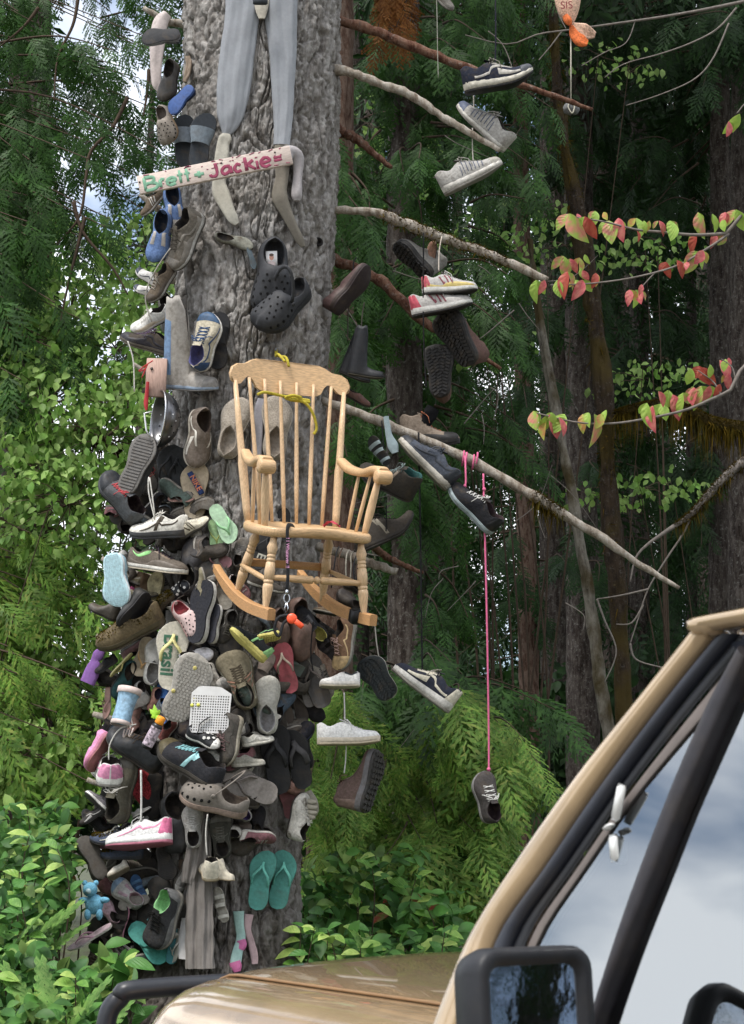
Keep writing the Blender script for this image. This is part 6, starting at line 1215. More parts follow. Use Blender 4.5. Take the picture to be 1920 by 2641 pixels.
mb = MB(); hp = [CM.inverted() @ at(x, y, 7.88) for x, y in ((392, 1062), (373, 1066), (378, 1110), (388, 1128))]; mb.tube(hp, .0045, 6); obj('handle', mb, M('#dcdcdc', .3, .1, 20, 0, metal=.5, dirt=.05), cold)
# ================================================================== fly swatter
FY = trunk_front(540, 1830)-.20; TL_, TR_, BL_, BR_ = [at(x, y, FY) for x, y in ((495, 1786), (598, 1790), (487, 1889), (588, 1892))]
sw = thing('fly_swatter', 'white plastic fly swatter head with square mesh', 'fly swatter', BL_)
WPL = M('#dedddc', .4, .04, 40, .03, dirt=.05, spec=.45)
nx_, ny_ = 15, 14
def sp(u, v): return TL_.lerp(TR_, u).lerp(BL_.lerp(BR_, u), v)
def steps(n, bar, m0, m1):
    o = [0, m0]; c = (1-m0-m1-(n-1)*bar)/n; x = m0
    for i in range(n): x += c; o.append(x); x += bar; o.append(x)
    o[-1] = 1.; return o
U_ = steps(nx_, .030, .05, .05); V_ = steps(ny_, .030, .06, .05); mb = MB(); a_, b_ = len(U_), len(V_)
vs = [sp(u, v)+Vector((0, d_, 0)) for d_ in (0, .0035) for v in V_ for u in U_]; fs = []
hole = lambda i, j: 0 < i < a_-2 and 0 < j < b_-2 and i % 2 == 1 and j % 2 == 1
for j in range(b_-1):
    for i in range(a_-1):
        if hole(i, j):
            q = [j*a_+i, j*a_+i+1, (j+1)*a_+i+1, (j+1)*a_+i]; N_ = a_*b_
            for e in range(4): fs.append((q[e], q[(e+1) % 4], q[(e+1) % 4]+N_, q[e]+N_))
            continue
        q = (j*a_+i, j*a_+i+1, (j+1)*a_+i+1, (j+1)*a_+i); fs.append(q); fs.append(tuple(x+a_*b_ for x in q[::-1]))
mb.add(vs, fs); obj('mesh_panel', mb, WPL, sw, smooth=False, world=True)
mb = MB(); tp = [TL_, at(512, 1771, FY), at(522, 1769, FY), at(560, 1771, FY), at(572, 1773, FY), TR_]; mb.prism(tp[::-1], (0, .0036, 0)); obj('shoulder', mb, WPL, sw, smooth=False, world=True)
for x, y in ((496, 1819), (512, 1818)):
    mb = MB(); mb.lathe([(.008, 0), (.008, .004), (.004, .007)], 12, axis=Matrix.Translation(at(x, y, FY)) @ Matrix.Rotation(math.pi/2, 4, 'X')); obj('yellow_tack', mb, M('#d9d862', .4, .05, 30, 0, dirt=0), sw, world=True)
tie = MB(); tie.tube(smooth_path([at(x, y, FY-.01) for x, y in ((544, 1848), (530, 1856), (516, 1868), (512, 1886), (504, 1898))], 14), .006, 6, flat=.4); tag(obj('cable_tie', tie, BLK), 'black cable tie threaded through the fly swatter', 'cable tie')
# ================================================================== bottle stuck in the black shoe
bp0, bp1 = at(376, 1930, 7.72), at(412, 1862, 7.70); bd = bp1-bp0
bot = thing('spray_bottle', 'black bottle with colourful label and orange cap in black shoe', 'bottle', bp0); bm_ = Matrix.Translation(bp0) @ bd.to_track_quat('Z', 'Y').to_matrix().to_4x4()
mb = MB(); mb.lathe([(.020, 0), (.024, .006), (.024, bd.length*.86), (.019, bd.length*.93)], 18, axis=bm_); obj('body', mb, M('#1b1b1e', .35, .1, 40, .03, dirt=0, spec=.5), bot, world=True)
mb = MB(); mb.lathe([(.018, bd.length*.93), (.020, bd.length*.95), (.019, bd.length*1.16), (.012, bd.length*1.2)], 16, axis=bm_); obj('cap', mb, M('#f09a2c', .4, .05, 40, .02, dirt=0), bot, world=True)
lb = MB(); lb.grid([[bm_ @ Vector((.0246*math.cos(a), .0246*math.sin(a), bd.length*z)) for a in np.linspace(2.2, 5.4, 9)] for z in (.12, .3, .5, .7, .8)]); obj('label', lb, M('#b9a9b4', .4, .9, 90, 0, dirt=.1), bot, world=True)
LF = M('#9ccc3c', .5, .15, 40, .1, dirt=0)
sprig = thing('plastic_sprig', 'lime green plastic leaf sprig above the orange cap', 'plastic plant', at(402, 1850, 7.70))
for dx, dy in ((-16, -18), (-4, -30), (12, -16), (-12, 4), (6, 6)):
    c_ = at(402, 1846, 7.70); t_ = at(402+dx, 1846+dy, 7.69+.01*(dx % 3)); s_ = (t_-c_).cross(Vector((0, 1, 0))).normalized()*.011
    mb = MB(); mb.add([c_, c_.lerp(t_, .5)+s_, t_, c_.lerp(t_, .5)-s_, c_.lerp(t_, .5)+Vector((0, -.006, 0))], [(0, 1, 4), (1, 2, 4), (2, 3, 4), (3, 0, 4)]); obj('leaf', mb, LF, sprig, world=True)
# ================================================================== light blue child boot, mouth down with two pull loops
kb0, kb1 = at(311, 1864, 7.78), at(336, 1778, 7.80); bt = thing('child_rain_boot', 'light blue child rain boot upside down with white pull loops', 'boot', kb0)
ax_ = kb1-kb0; bm2 = Matrix.Translation(kb0) @ ax_.to_track_quat('Z', 'Y').to_matrix().to_4x4(); H_ = ax_.length
def ring_l(p): 
    mb = MB(); vs = []; n = 24
    for r, z in p:
        for j in range(n): a = 2*math.pi*j/n; vs.append(bm2 @ Vector((r*math.cos(a), r*math.sin(a)*.75, z)))
    mb.add(vs, [(i*n+j, i*n+(j+1) % n, (i+1)*n+(j+1) % n, (i+1)*n+j) for i in range(len(p)-1) for j in range(n)]); return mb
obj('shaft', ring_l([(.052, .0), (.053, .02), (.051, .06), (.052, .09), (.056, .12), (.062, H_*.86), (.062, H_)]), M('#8fb0c8', .6, .35, 70, .3, dirt=.3), bt, world=True)
WT = M('#cbbab4', .6, .15, 50, .15, dirt=.15)
obj('trim', ring_l([(.050, -.012), (.054, -.012), (.0545, .006), (.052, .008)]), WT, bt, world=True); obj('trim', ring_l([(.063, H_*.84), (.068, H_*.86), (.069, H_*1.02), (.02, H_*1.04)]), WT, bt, world=True)
for s_ in (-.035, .03):
    mb = MB(); mb.tube([bm2 @ Vector((s_+.018*math.cos(a), -.045, -.012-.038*math.sin(a))) for a in np.linspace(0, math.pi, 10)], .0035, 6); obj('pull_loop', mb, WT, bt, world=True)
# ================================================================== little blue bear
bc = at(238, 2320, 7.85); bear = thing('toy_bear', 'small light blue plush bear hanging low on the pile', 'toy bear', bc); BLU = M('#74b0cc', .95, .25, 140, .6, dirt=.1)
def blob(nm_, c, r, par, mat, sc3=(1, 1, 1)):
    mb = MB(); c = Vector(c); rows = [[c+Vector((math.sin(p)*math.cos(t)*r*sc3[0], math.sin(p)*math.sin(t)*r*sc3[1], math.cos(p)*r*sc3[2])) for t in np.linspace(0, 6.2832, 15)[:-1]] for p in np.linspace(.05, 3.09, 9)]
    mb.grid(rows, closed=True); return obj(nm_, mb, mat, par, world=True)
blob('body', bc+Vector((.01, 0, -.02)), .040, bear, BLU, (1, .8, 1.1)); hd = blob('head', bc+Vector((-.008, -.012, .042)), .032, bear, BLU)
for s_ in (-1, 1):
    blob('ear', bc+Vector((-.008+s_*.024, -.008, .070)), .012, bear, BLU); blob('arm', bc+Vector((.01+s_*.042, -.008, -.002)), .017, bear, BLU, (1.5, .9, .8)); blob('leg', bc+Vector((.01+s_*.025, -.012, -.062)), .019, bear, BLU, (.8, .9, 1.3))
blob('muzzle', bc+Vector((-.010, -.040, .036)), .012, bear, M('#b9d4dc', .9, .2, 100, .4))
# ================================================================== cords on the limbs
PK = M('#d4698f', .8, .12, 90, .3, dirt=.04)
ps = thing('pink_cord', 'long pink cord tied on the limb with a sneaker at each end', 'cord', at(1215, 1180, 8.2))
rope(ps, [at(1247, 1222, 8.15), at(1250, 1350, 8.13), at(1254, 1500, 8.13), at(1258, 1700, 8.13), at(1261, 1900, 8.14), at(1261, 1990, 8.14)], .0048, PK, 40, 'strand', 5)
rope(ps, [at(1200, 1176, 8.18), at(1201, 1210, 8.15), at(1201, 1250, 8.14), at(1190, 1268, 8.13), at(1186, 1276, 8.13)], .0048, PK, 16, 'strand', 5)
for x, y in ((1195, 1182), (1202, 1186), (1221, 1192), (1230, 1186)):
    c_ = at(x, y, 8.25); rope(ps, [c_+Vector((.012*math.sin(a)*.4, .032*math.cos(a), .034*math.sin(a))) for a in np.linspace(0, 6.28, 12)], .0048, PK, 24, 'wrap', 5)
for x, y in ((1261, 1984), (1199, 1254), (1249, 1262)):
    blob('knot', at(x, y, 8.14), .009, ps, PK)
lace_w = MB(); lace_w.tube(smooth_path([at(x, y, 8.2) for x, y in ((1126, -30), (1128, 60), (1129, 130), (1131, 200))], 16), .007, 5, flat=.3); tag(obj('white_strap', lace_w, M('#98988c', .8, .2, 60, .2)), 'long pale webbing strap hanging between upper limbs', 'strap')
# rope coil in the limb below chair
cords = thing('cord_tangle', 'tangle of grey laces wound on the broken limb by chair', 'cord', at(880, 1430, 8.2)); r_ = random.Random(3)
for k in range(7):
    x = 862+k*12+r_.uniform(-4, 4); y = 1420+k*4; P = [at(x, y-14, 8.26), at(x-6, y, 8.18), at(x-8+r_.uniform(-4, 4), y+30, 8.16), at(x-10+r_.uniform(-10, 10), y+70+r_.uniform(-20, 30), 8.17)]; rope(cords, P, .0036, M(['#8d887c', '#26262a', '#5a4638', '#a39e92'][k % 4], .9, .2, 80, .2), 12, 'lace', 5)
# ---- onion net with a stone on a string
on = thing('onion_net', 'orange and white onion net tied in the tree', 'net bag', at(1470, 40, 8.6)); NET = M('#d8b49c', .85, .5, 130, .6, dirt=.08); NEO = M('#d9713c', .85, .4, 120, .5, dirt=.03)
px_cloth('bag', [(1462, -90, 40), (1464, -30, 36), (1466, 20, 30), (1470, 50, 16), (1472, 64, 5)], NET, 0, .6, on, 24, 24, .05, 41, Y=8.6)
px_cloth('bag_patch', [(1458, 40, 8), (1466, 54, 11), (1472, 64, 5)], NEO, .6, .8, on, 8, 14, .05, 42, Y=8.6)
px_cloth('bag_end', [(1474, 62, 6), (1496, 76, 18), (1516, 84, 20), (1536, 90, 8)], NET, 0, .5, on, 14, 18, .2, 43, Y=8.6)
px_cloth('bag_tail', [(1474, 66, 5), (1482, 90, 14), (1500, 106, 17), (1516, 112, 8)], NEO, .3, .4, on, 12, 18, .15, 44, Y=8.6)
text_mesh('SIS', .055, M('#8c3c44', .8, .1, 40, 0, dirt=0), Matrix.Translation(at(1462, 14, 8.535)) @ Matrix.Rotation(math.radians(100), 4, 'X') @ Matrix.Rotation(.05, 4, 'Z'), on, 'lettering', .0005)
st = MB(); st.tube([at(1473, 62, 8.6), at(1473, 160, 8.6), at(1473, 258, 8.6)], .0036, 6); sto = tag(obj('hanging_string', st, M('#bdb8a8', .85, .1, 60, .2)), 'thin pale string from the onion net to the stone', 'string')
stone = thing('tied_stone', 'grey flat stone tied on the end of a string', 'stone', at(1474, 280, 8.6)); mb = MB(); rr_ = np.random.RandomState(4); c_ = at(1474, 280, 8.6)
mb.grid([[c_+Vector((math.sin(p)*math.cos(t)*.043, math.sin(p)*math.sin(t)*.028, math.cos(p)*.036))*(1+.0*p)+Vector(rr_.normal(size=3))*.003 for t in np.linspace(0, 6.2832, 11)[:-1]] for p in np.linspace(.1, 3.04, 8)], closed=True); obj('stone', mb, M('#6f7070', .9, .3, 50, .5, dirt=.1), stone, world=True)
rope(stone, [at(1473, 262, 8.57), at(1466, 275, 8.565), at(1476, 292, 8.565), at(1482, 275, 8.565), at(1474, 264, 8.57)], .0034, M('#bdb8a8', .85, .1, 60, .2), 20, 'string_loop', 5)
# ================================================================== foliage templates (triangles)
def tri_add(V, Fc, a, b, c):
    k = len(V); V += [a, b, c]; Fc.append((k, k+1, k+2))
def cedar_spray(seed, fine=True):
    """flat drooping spray of scale leaves, 1 long on +x, its branchlets standing apart"""
    r = np.random.RandomState(seed); V = []; Fc = []
    dr = lambda x, y: -.40*x*x-.55*y*y
    P = lambda x, y: np.array([x, y, dr(x, y)])
    tri_add(V, Fc, P(0, -.010), P(0, .010), P(1., 0))
    n = 9 if fine else 5
    for i in range(n):
        for sg in (1, -1):
            x = .06+.90*(i+(.5 if sg > 0 else 0))/n; ln = (.44*max(0, 1-x)**.7*(.5+.5*min(1, x*4))+.05)*r.uniform(.55, 1.15)
            a = math.radians(r.uniform(34, 58)); cx, cy = math.cos(a), math.sin(a)*sg
            if not fine:
                w = .035; e = P(x+cx*ln, cy*ln); m = (x+cx*ln*.5, cy*ln*.5)
                tri_add(V, Fc, P(x, 0), P(m[0]+cy*w, m[1]-cx*w), e); tri_add(V, Fc, P(x, 0), e, P(m[0]-cy*w, m[1]+cx*w)); continue
            wx, wy = -cy*.017, cx*.017
            tri_add(V, Fc, P(x+wx*.6, wy*.6), P(x-wx*.6, -wy*.6), P(x+cx*ln*.55+wx, cy*ln*.55+wy)); tri_add(V, Fc, P(x-wx*.6, -wy*.6), P(x+cx*ln*.55-wx, cy*ln*.55-wy), P(x+cx*ln*.55+wx, cy*ln*.55+wy)); tri_add(V, Fc, P(x+cx*ln*.55+wx, cy*ln*.55+wy), P(x+cx*ln*.55-wx, cy*ln*.55-wy), P(x+cx*ln, cy*ln))
            m = max(1, int(ln/.085))
            for j in range(m):
                q = (j+.6)/(m+.2); bx, by = x+cx*ln*q, cy*ln*q; l2 = (.060*(1-q)+.042)*r.uniform(.8, 1.2)
                for s2 in (1, -1):
                    b = a+s2*math.radians(32); dx, dy = math.cos(b), math.sin(b)*sg
                    w = .015; tri_add(V, Fc, P(bx-w*dy, by+w*dx), P(bx+w*dy, by-w*dx), P(bx+dx*l2, by+dy*l2))
    return np.array(V), np.array(Fc)
def oval_leaf(nseg=2, wid=.55, curl=.2, fold=.15):
    V = []; Fc = []; top = []; bot = []; mid = []
    xs = np.linspace(0, 1, nseg+2)
    for x in xs:
        w = wid/2*math.sin(math.pi*x**1.05)**.85 if 0 < x < 1 else 0; z = -curl*x*x
        top.append((x, w, z+fold*w)); bot.append((x, -w, z+fold*w)); mid.append((x, 0, z))
    vs = [mid[0]]; 
    for i in range(1, nseg+1): vs += [top[i], mid[i], bot[i]]
    vs.append(mid[-1]); n = len(vs); f = [(0, 2, 1), (0, 3, 2)]
    for i in range(nseg-1):
        a = 1+3*i; b = a+3; f += [(a, a+1, b+1), (a, b+1, b), (a+1, a+2, b+2), (a+1, b+2, b+1)]
    a = 1+3*(nseg-1); f += [(a, a+1, n-1), (a+1, a+2, n-1)]
    return np.array(vs, float), np.array(f)
def fern_frond(seed):
    r = np.random.RandomState(seed); V = []; Fc = []
    P = lambda x, y: np.array([x, y, .55*x-.75*x*x-.3*y*y])
    tri_add(V, Fc, P(0, -.006), P(0, .006), P(1, 0))
    n = 26
    for i in range(n):
        x = .10+.88*i/n; ln = .13*math.sin(math.pi*(.12+.86*x)**.9)*r.uniform(.9, 1.1)
        for sg in (1, -1):
            cx, cy = .35, sg*.93; m = 6
            for j in range(m):
                q = j/m; bx, by = x+cx*ln*q, cy*ln*q; l2 = .034*(1-q*.75)
                for s2 in (1, -1): tri_add(V, Fc, P(bx-.010*cx, by-.010*cy), P(bx+.012*cx, by+.012*cy), P(bx+s2*l2*.95+.3*cx*l2, by+cy*l2*.45))
            tri_add(V, Fc, P(x-.006, 0), P(x+.006, 0), P(x+cx*ln, cy*ln))
    return np.array(V), np.array(Fc)
def scatter(T, mats3, pos, size):
    """instances of a template: rotation (n,3,3), positions (n,3), sizes (n,)"""
    V, Fc = T; n = len(pos); W = np.einsum('nij,vj->nvi', mats3*size[:, None, None], V)+pos[:, None, :]
    return W.reshape(-1, 3), (Fc[None]+(np.arange(n)*len(V))[:, None, None]).reshape(-1, 3)
def frames(d, nrm):
    d = d/np.linalg.norm(d, axis=1, keepdims=True); nrm = nrm-d*np.sum(d*nrm, 1, keepdims=True); nrm /= np.linalg.norm(nrm, axis=1, keepdims=True)+1e-9
    y = np.cross(nrm, d); return np.stack([d, y, nrm], -1)
def merge(parts):
    Vs = []; Fs = []; o = 0
    for V, F in parts: Vs.append(V); Fs.append(F+o); o += len(V)
    return np.concatenate(Vs), np.concatenate(Fs)
SPR = [cedar_spray(s) for s in range(4)]; SPRL = [cedar_spray(s, False) for s in range(3)]
LF1 = oval_leaf(2, .62, .25, .3); LF2 = oval_leaf(4, .6, .3, .35); FERN = [fern_frond(s) for s in range(3)]
CEDAR_LIT = mat_leaf('cedar_lit', ['#4a7428', '#688e38', '#7f9c44', '#557e2e', '#90994a'], .55, .35)  # foliage standing in the light, the lit tone put into its colour
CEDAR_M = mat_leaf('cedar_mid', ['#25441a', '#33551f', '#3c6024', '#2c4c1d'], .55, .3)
CEDAR_SHADED = mat_leaf('cedar_shaded', ['#16300f', '#1e3a14', '#274618', '#1a3412'], .6, .22)  # same foliage inside the forest, canopy shade put into its colour
MAPLE = mat_leaf('vine_maple_leaf', ['#5f8838', '#7da04c', '#93b062', '#6c9644', '#a8bf74'], .5, .45)
SALAL = mat_leaf('salal_leaf', ['#3c6a24', '#568a2e', '#7aa63e', '#4a7a2a', '#a0bc56', '#2f5a22'], .32, .3, .5)
SALALD = mat_leaf('salal_leaf_dark', ['#38632c', '#4a7836', '#5f8c42', '#345a2c', '#8aa656'], .5, .35, .3)
FERNM = mat_leaf('fern_leaf', ['#4f7a34', '#618a40', '#74984e', '#6c8c46'], .55, .35)
DEADC = mat_leaf('dead_cedar', ['#7a4a20', '#8a5a2a', '#6a4022', '#94683a'], .8, .2)
TWIG = M('#4a3c30', .9, .3, 40, .3, dirt=.1); TWIGG = M('#77706a', .9, .3, 40, .3, dirt=.15)
BK_RED = mat_bark('bark_cedar_red', ['#2c1d17', '#4c382e', '#66564c', '#5a4a40'], 1.6, .12, .7)
BK_FIR = mat_bark('bark_fir_dark', ['#221b19', '#3a322e', '#554e49', '#6a645e'], 1.2, .4, .7)
BK_ALD = mat_bark('bark_alder', ['#37322c', '#69645b', '#858076', '#524c44'], .9, .35, .35, .3)
BK_MOS = mat_bark('bark_mossy', ['#1a1512', '#2c241d', '#3a3026', '#241d17'], 1.2, .15, .7, .3)
def trunk_obj(parent, path, rads, mat, nth=28, nz=90, amp=.012, seed=1):
    P = smooth_path(path, nz); R = np.array(lerp_list(rads, nz)); th = np.linspace(0, 2*np.pi, nth, endpoint=False)
    C3 = np.array([list(p) for p in P]); TH = np.tile(th, (nz, 1)); X = np.cos(TH)*R[:, None]; Yv = np.sin(TH)*R[:, None]; Z = C3[:, 2][:, None]+TH*0
    a = vnoise(X*22, Yv*22, Z*4, seed); b = vnoise(X*50, Yv*50, Z*12, seed+1); h = amp*(-np.clip(1-np.abs(a)*2.2-.3, 0, 1)*1.4+.5*b)
    V = np.stack([C3[:, 0][:, None]+np.cos(TH)*(R[:, None]+h), C3[:, 1][:, None]+np.sin(TH)*(R[:, None]+h), Z], -1).reshape(-1, 3)
    ix = np.arange(nth*nz).reshape(nz, nth); jn = np.roll(ix, -1, 1); Fq = np.stack([ix[:-1], jn[:-1], jn[1:], ix[1:]], -1).reshape(-1, 4)
    return obj('trunk', np_mesh(V, Fq, mat, True), None, parent, world=True)
class Tree:
    def __init__(s, name, label, path, rads, mat, group=None, amp=.012, cat='tree', **kw):
        p0 = path[0]; s.path = path; s.root = thing(name, label, cat, Vector(p0), group); s.tr = trunk_obj(s.root, path, rads, mat, amp=amp, seed=int(abs(p0[0])*100) % 97, **kw)
        s.z = [p[2] for p in path]; s.leaf = []; s.tw = MB(); s.stems = []
    def axis(s, z): return Vector((np.interp(z, s.z, [p[0] for p in s.path]), np.interp(z, s.z, [p[1] for p in s.path]), z))
    def bough(s, end, rise=.5, n=12, ln=.3, frac=1., hang=.6, mat=0, seed=0, tmpl=None, start=None, back=None):
        r = np.random.RandomState(seed); end = Vector(end); a = s.axis(end.z+rise) if start is None else Vector(start); st_ = end.lerp(a, frac)
        mid = st_.lerp(end, .5)+Vector((r.normal()*.05, r.normal()*.05, .10*(end-st_).length)); P = smooth_path([st_, mid, end], 12); L_ = (end-st_).length
        s.tw.tube(P, [max(.003, .011*(1-i/12)) for i in range(12)], 4, cap=False)
        P = np.array([list(p) for p in P]); q = np.sort(r.uniform(.25 if L_ > .8 else .1, 1, n)); q[-1] = 1.
        pos = np.stack([np.interp(q, np.linspace(0, 1, 12), P[:, k]) for k in range(3)], -1)
        bd = np.array((end-st_).normalized()); lat = np.cross(bd, [0, 0, 1.]); lat /= np.linalg.norm(lat)+1e-9
        sg = np.where(np.arange(n) % 2 == 0, 1., -1.)
        d = bd[None]*r.uniform(.3, .9, (n, 1))+lat[None]*sg[:, None]*r.uniform(.2, .9, (n, 1))+np.array([0, 0, -1.])[None]*hang*r.uniform(.5, 1.3, (n, 1))
        d[-1] = bd+np.array([0, 0, -hang*.5]); nr = np.array([0, -.5, .8])[None]+r.normal(size=(n, 3))*.35
        for i, T in enumerate(tmpl or SPR):
            k = (np.arange(n)+seed) % len(tmpl or SPR) == i
            if k.any(): s.leaf.append((scatter(T, frames(d[k], nr[k]), pos[k], ln*r.uniform(.7, 1.25, k.sum())), mat))
    def finish(s, mats):
        for mi, m in enumerate(mats):
            pr = [p for p, k in s.leaf if k == mi]
            if pr: V, F = merge(pr); o = obj('crown', np_mesh(V, F, m), None, s.root, world=True); o['kind'] = 'stuff'
        if s.tw.v: o = obj('boughs', s.tw, TWIG, s.root, world=True); o['kind'] = 'stuff'
def gz(x, y): return float(ground_z(x, y))
def vpath(px_pts, Y, ztop=15.):
    P = [at(x, y, Y) for x, y in sorted(px_pts, key=lambda q: -q[1])]; P = [Vector((P[0].x+(P[0].x-P[-1].x)*0, Y, gz(P[0].x, Y)-.1))]+P
    d = (P[-1]-P[-2]); d = d/max(d.z, .01) if len(P) > 2 else Vector((0, 0, 1))
    return P+[P[-1]+Vector((d.x, d.y, 1))*(ztop-P[-1].z)]
rz = random.Random(31)
def zone(tree, x0, x1, y0, y1, Y0, Y1, count, ln, mat, rise=.5, hang=.6, frac=(.35, .9), n=(9, 14), tmpl=None, start=None):
    for k in range(count):
        e = at(rz.uniform(x0, x1), rz.uniform(y0, y1), rz.uniform(Y0, Y1))
        tree.bough(e, rise*rz.uniform(.5, 1.6), rz.randint(*n), ln*rz.uniform(.8, 1.25), rz.uniform(*frac), hang, mat, rz.randint(0, 9999), tmpl, start)
# ------------------------------------------------------------------ named trees round the shoe tree
c1 = Tree('cedar_tree', 'drooping cedar behind the shoe pile, trunk hidden by its boughs', [Vector((-4.2, 10.2, -.1)), Vector((-4.2, 10.2, 3)), Vector((-4.1, 10.2, 7)), Vector((-4.0, 10.2, 14))], (.34, .26, .22, .1), BK_RED)
zone(c1, -60, 470, -80, 420, 9.2, 10.8, 38, .25, 1, .6, 1.4, n=(14, 20))
zone(c1, -60, 210, 380, 1000, 9.0, 9.6, 24, .26, 1, .8, 2.2, n=(12, 18))
zone(c1, 200, 420, 330, 640, 9.0, 9.8, 12, .24, 1, .7, 1.8, n=(12, 18))
zone(c1, -60, 420, 1330, 1640, 9.0, 10.0, 24, .34, 0, .3, 1.0, n=(7, 11))
zone(c1, -60, 330, 1600, 2040, 8.6, 9.6, 26, .34, 0, .3, 1.3, n=(7, 11))
c1.finish([CEDAR_LIT, CEDAR_M])
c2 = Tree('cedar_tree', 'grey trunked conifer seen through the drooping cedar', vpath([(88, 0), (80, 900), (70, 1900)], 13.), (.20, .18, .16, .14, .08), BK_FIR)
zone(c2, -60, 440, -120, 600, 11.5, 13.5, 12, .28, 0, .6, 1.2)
c2.finish([CEDAR_SHADED])
c2b = Tree('conifer_tree', 'pale grey trunk behind the vine maple leaves', vpath([(40, 900), (34, 1300), (30, 1700)], 11.5), (.11, .10, .09, .08, .05), BK_FIR)
zone(c2b, -60, 200, 700, 1300, 11.2, 12, 8, .36, 0, .6, .9); c2b.finish([CEDAR_M])
c3 = Tree('cedar_tree', 'red brown cedar trunk close behind the shoe tree', vpath([(868, 0), (862, 1000), (850, 2000), (846, 2400)], 10.), (.16, .13, .125, .12, .11, .05), BK_RED, nth=44, nz=160)
zone(c3, 840, 1010, 420, 1300, 9.3, 10.4, 26, .22, 0, .4, 1.0, (.5, 1), (12, 18))
zone(c3, 800, 960, 1850, 2250, 9.1, 9.8, 20, .22, 1, .3, 1.0, (.5, 1), (12, 18))
c3.finish([CEDAR_M, CEDAR_LIT])
c4 = Tree('cedar_tree', 'mossy cedar trunk with pale lichen streaks behind hanging shoes', vpath([(1040, 0), (1044, 1000), (1052, 1600), (1050, 2300)], 11.3), (.15, .14, .13, .12, .11, .05), BK_FIR, nth=44, nz=160)
zone(c4, 900, 1440, -80, 560, 10.2, 12, 46, .26, 0, .5, 1.2, n=(12, 18))
zone(c4, 900, 1400, 520, 1250, 10.4, 12, 40, .25, 0, .4, 1.1, n=(12, 18))
zone(c4, 1000, 1300, 1250, 1750, 10.6, 11.6, 12, .25, 0, .4, .9)
zone(c4, 900, 1420, 1740, 2160, 9.2, 10.2, 20, .40, 1, .25, .9, n=(8, 12)); zone(c4, 880, 1440, 1700, 2200, 9.6, 10.9, 20, .40, 0, .25, .9, n=(8, 12))
zone(c4, 820, 1360, 2080, 2360, 9.0, 10.0, 12, .36, 1, .25, 1.0, n=(8, 12))
c4.finish([CEDAR_M, CEDAR_LIT])
def bare(name, label, pts, Y, rads, mat, **kw):
    p = vpath(pts, Y, kw.pop('ztop', 14.)); return Tree(name, label, p, pxr(rads, Y)+[.02], mat, **kw)
t1 = bare('fir_tree', 'broad grey fir trunk behind the dogwood branches', [(1938, -100), (1938, 500), (1937, 1100), (1936, 1700), (1936, 2300)], 13.5, (62, 60, 57, 56, 55, 52), BK_FIR, amp=.02, nth=60, nz=200)
t2 = bare('fir_tree', 'narrower dark fir trunk close beside the broad grey one', [(1858, -100), (1858, 500), (1857, 1100), (1858, 1700), (1858, 2300)], 14.6, (30, 29, 29, 28, 27, 24), BK_FIR, amp=.012, nth=40, nz=160)
zone(t2, 1560, 1860, -60, 700, 13.5, 15.5, 22, .3, 0, .6, 1.4); zone(t2, 1640, 1900, 1150, 1500, 14, 15, 8, .38, 0, .5, .8); t2.finish([CEDAR_SHADED])
zone(t1, 1700, 1960, -60, 250, 12.5, 13.4, 8, .4, 0, .6, 1.1); t1.finish([CEDAR_SHADED])
t3 = bare('vine_maple_tree', 'leaning moss wrapped trunk behind the red green leaves', [(1428, -60), (1440, 260), (1484, 520), (1530, 800), (1556, 1000), (1566, 1200), (1590, 1500), (1606, 1750), (1622, 2050), (1630, 2350)], 10.8, (24, 26, 20, 25, 18, 28, 19, 31, 20, 26, 17, 19, 14), BK_MOS, amp=.02)
moss_on([Vector(p) for p in smooth_path(t3.path[1:-1], 60)], pxr([22]*60, 10.8), 18, 58, t3.root, 130, .07, 8, .3)
t4 = bare('alder_tree', 'slim pale alder stem crossing in front of dark firs', [(1376, 700), (1396, 850), (1428, 1020), (1462, 1200), (1496, 1400), (1522, 1560), (1548, 1750), (1580, 1950), (1610, 2200)], 11., (19, 18, 18, 17, 17, 15, 14, 13, 12, 8), BK_ALD, ztop=5.25)
t5 = bare('fir_tree', 'thick dark fir trunk behind the slim alder', [(1492, -100), (1494, 600), (1500, 1200), (1504, 1800), (1506, 2400)], 15.5, (44, 43, 42, 40, 38, 34), BK_FIR, amp=.016, nth=44, nz=150)
t6 = bare('cedar_tree', 'smooth brown cedar trunk next to the slim alder', [(1346, 600), (1354, 1200), (1364, 1700), (1370, 2200)], 14., (28, 27, 26, 25, 22), BK_RED)
t7 = bare('fir_tree', 'dark fir trunk between mossy maple and broad grey fir', [(1650, -100), (1648, 600), (1650, 1200), (1652, 2200)], 18., (27, 26, 26, 25, 20), BK_FIR)
t8 = bare('fir_tree', 'thin dark trunk with side limbs before the broad firs', [(1782, 600), (1784, 1000), (1786, 2000)], 19., (17, 16, 15, 12), BK_FIR)
zone(t5, 1380, 1640, -60, 900, 14, 16.5, 20, .3, 0, .5, 1.2); zone(t5, 1400, 1620, 1000, 1500, 14, 16, 5, .3, 0, .5, .8); t5.finish([CEDAR_SHADED])
zone(t6, 1250, 1480, 300, 1300, 12.5, 14.5, 20, .28, 0, .5, 1.1); zone(t6, 1240, 1460, 1300, 1700, 12, 14, 5, .28, 0, .4, .7); t6.finish([CEDAR_SHADED])
zone(t7, 1540, 1800, 100, 1200, 16, 19, 22, .36, 0, .6, 1.2); t7.finish([CEDAR_SHADED])
zone(t8, 1560, 1840, 1000, 1750, 16, 19, 10, .34, 0, .5, .6); t8.finish([CEDAR_SHADED])
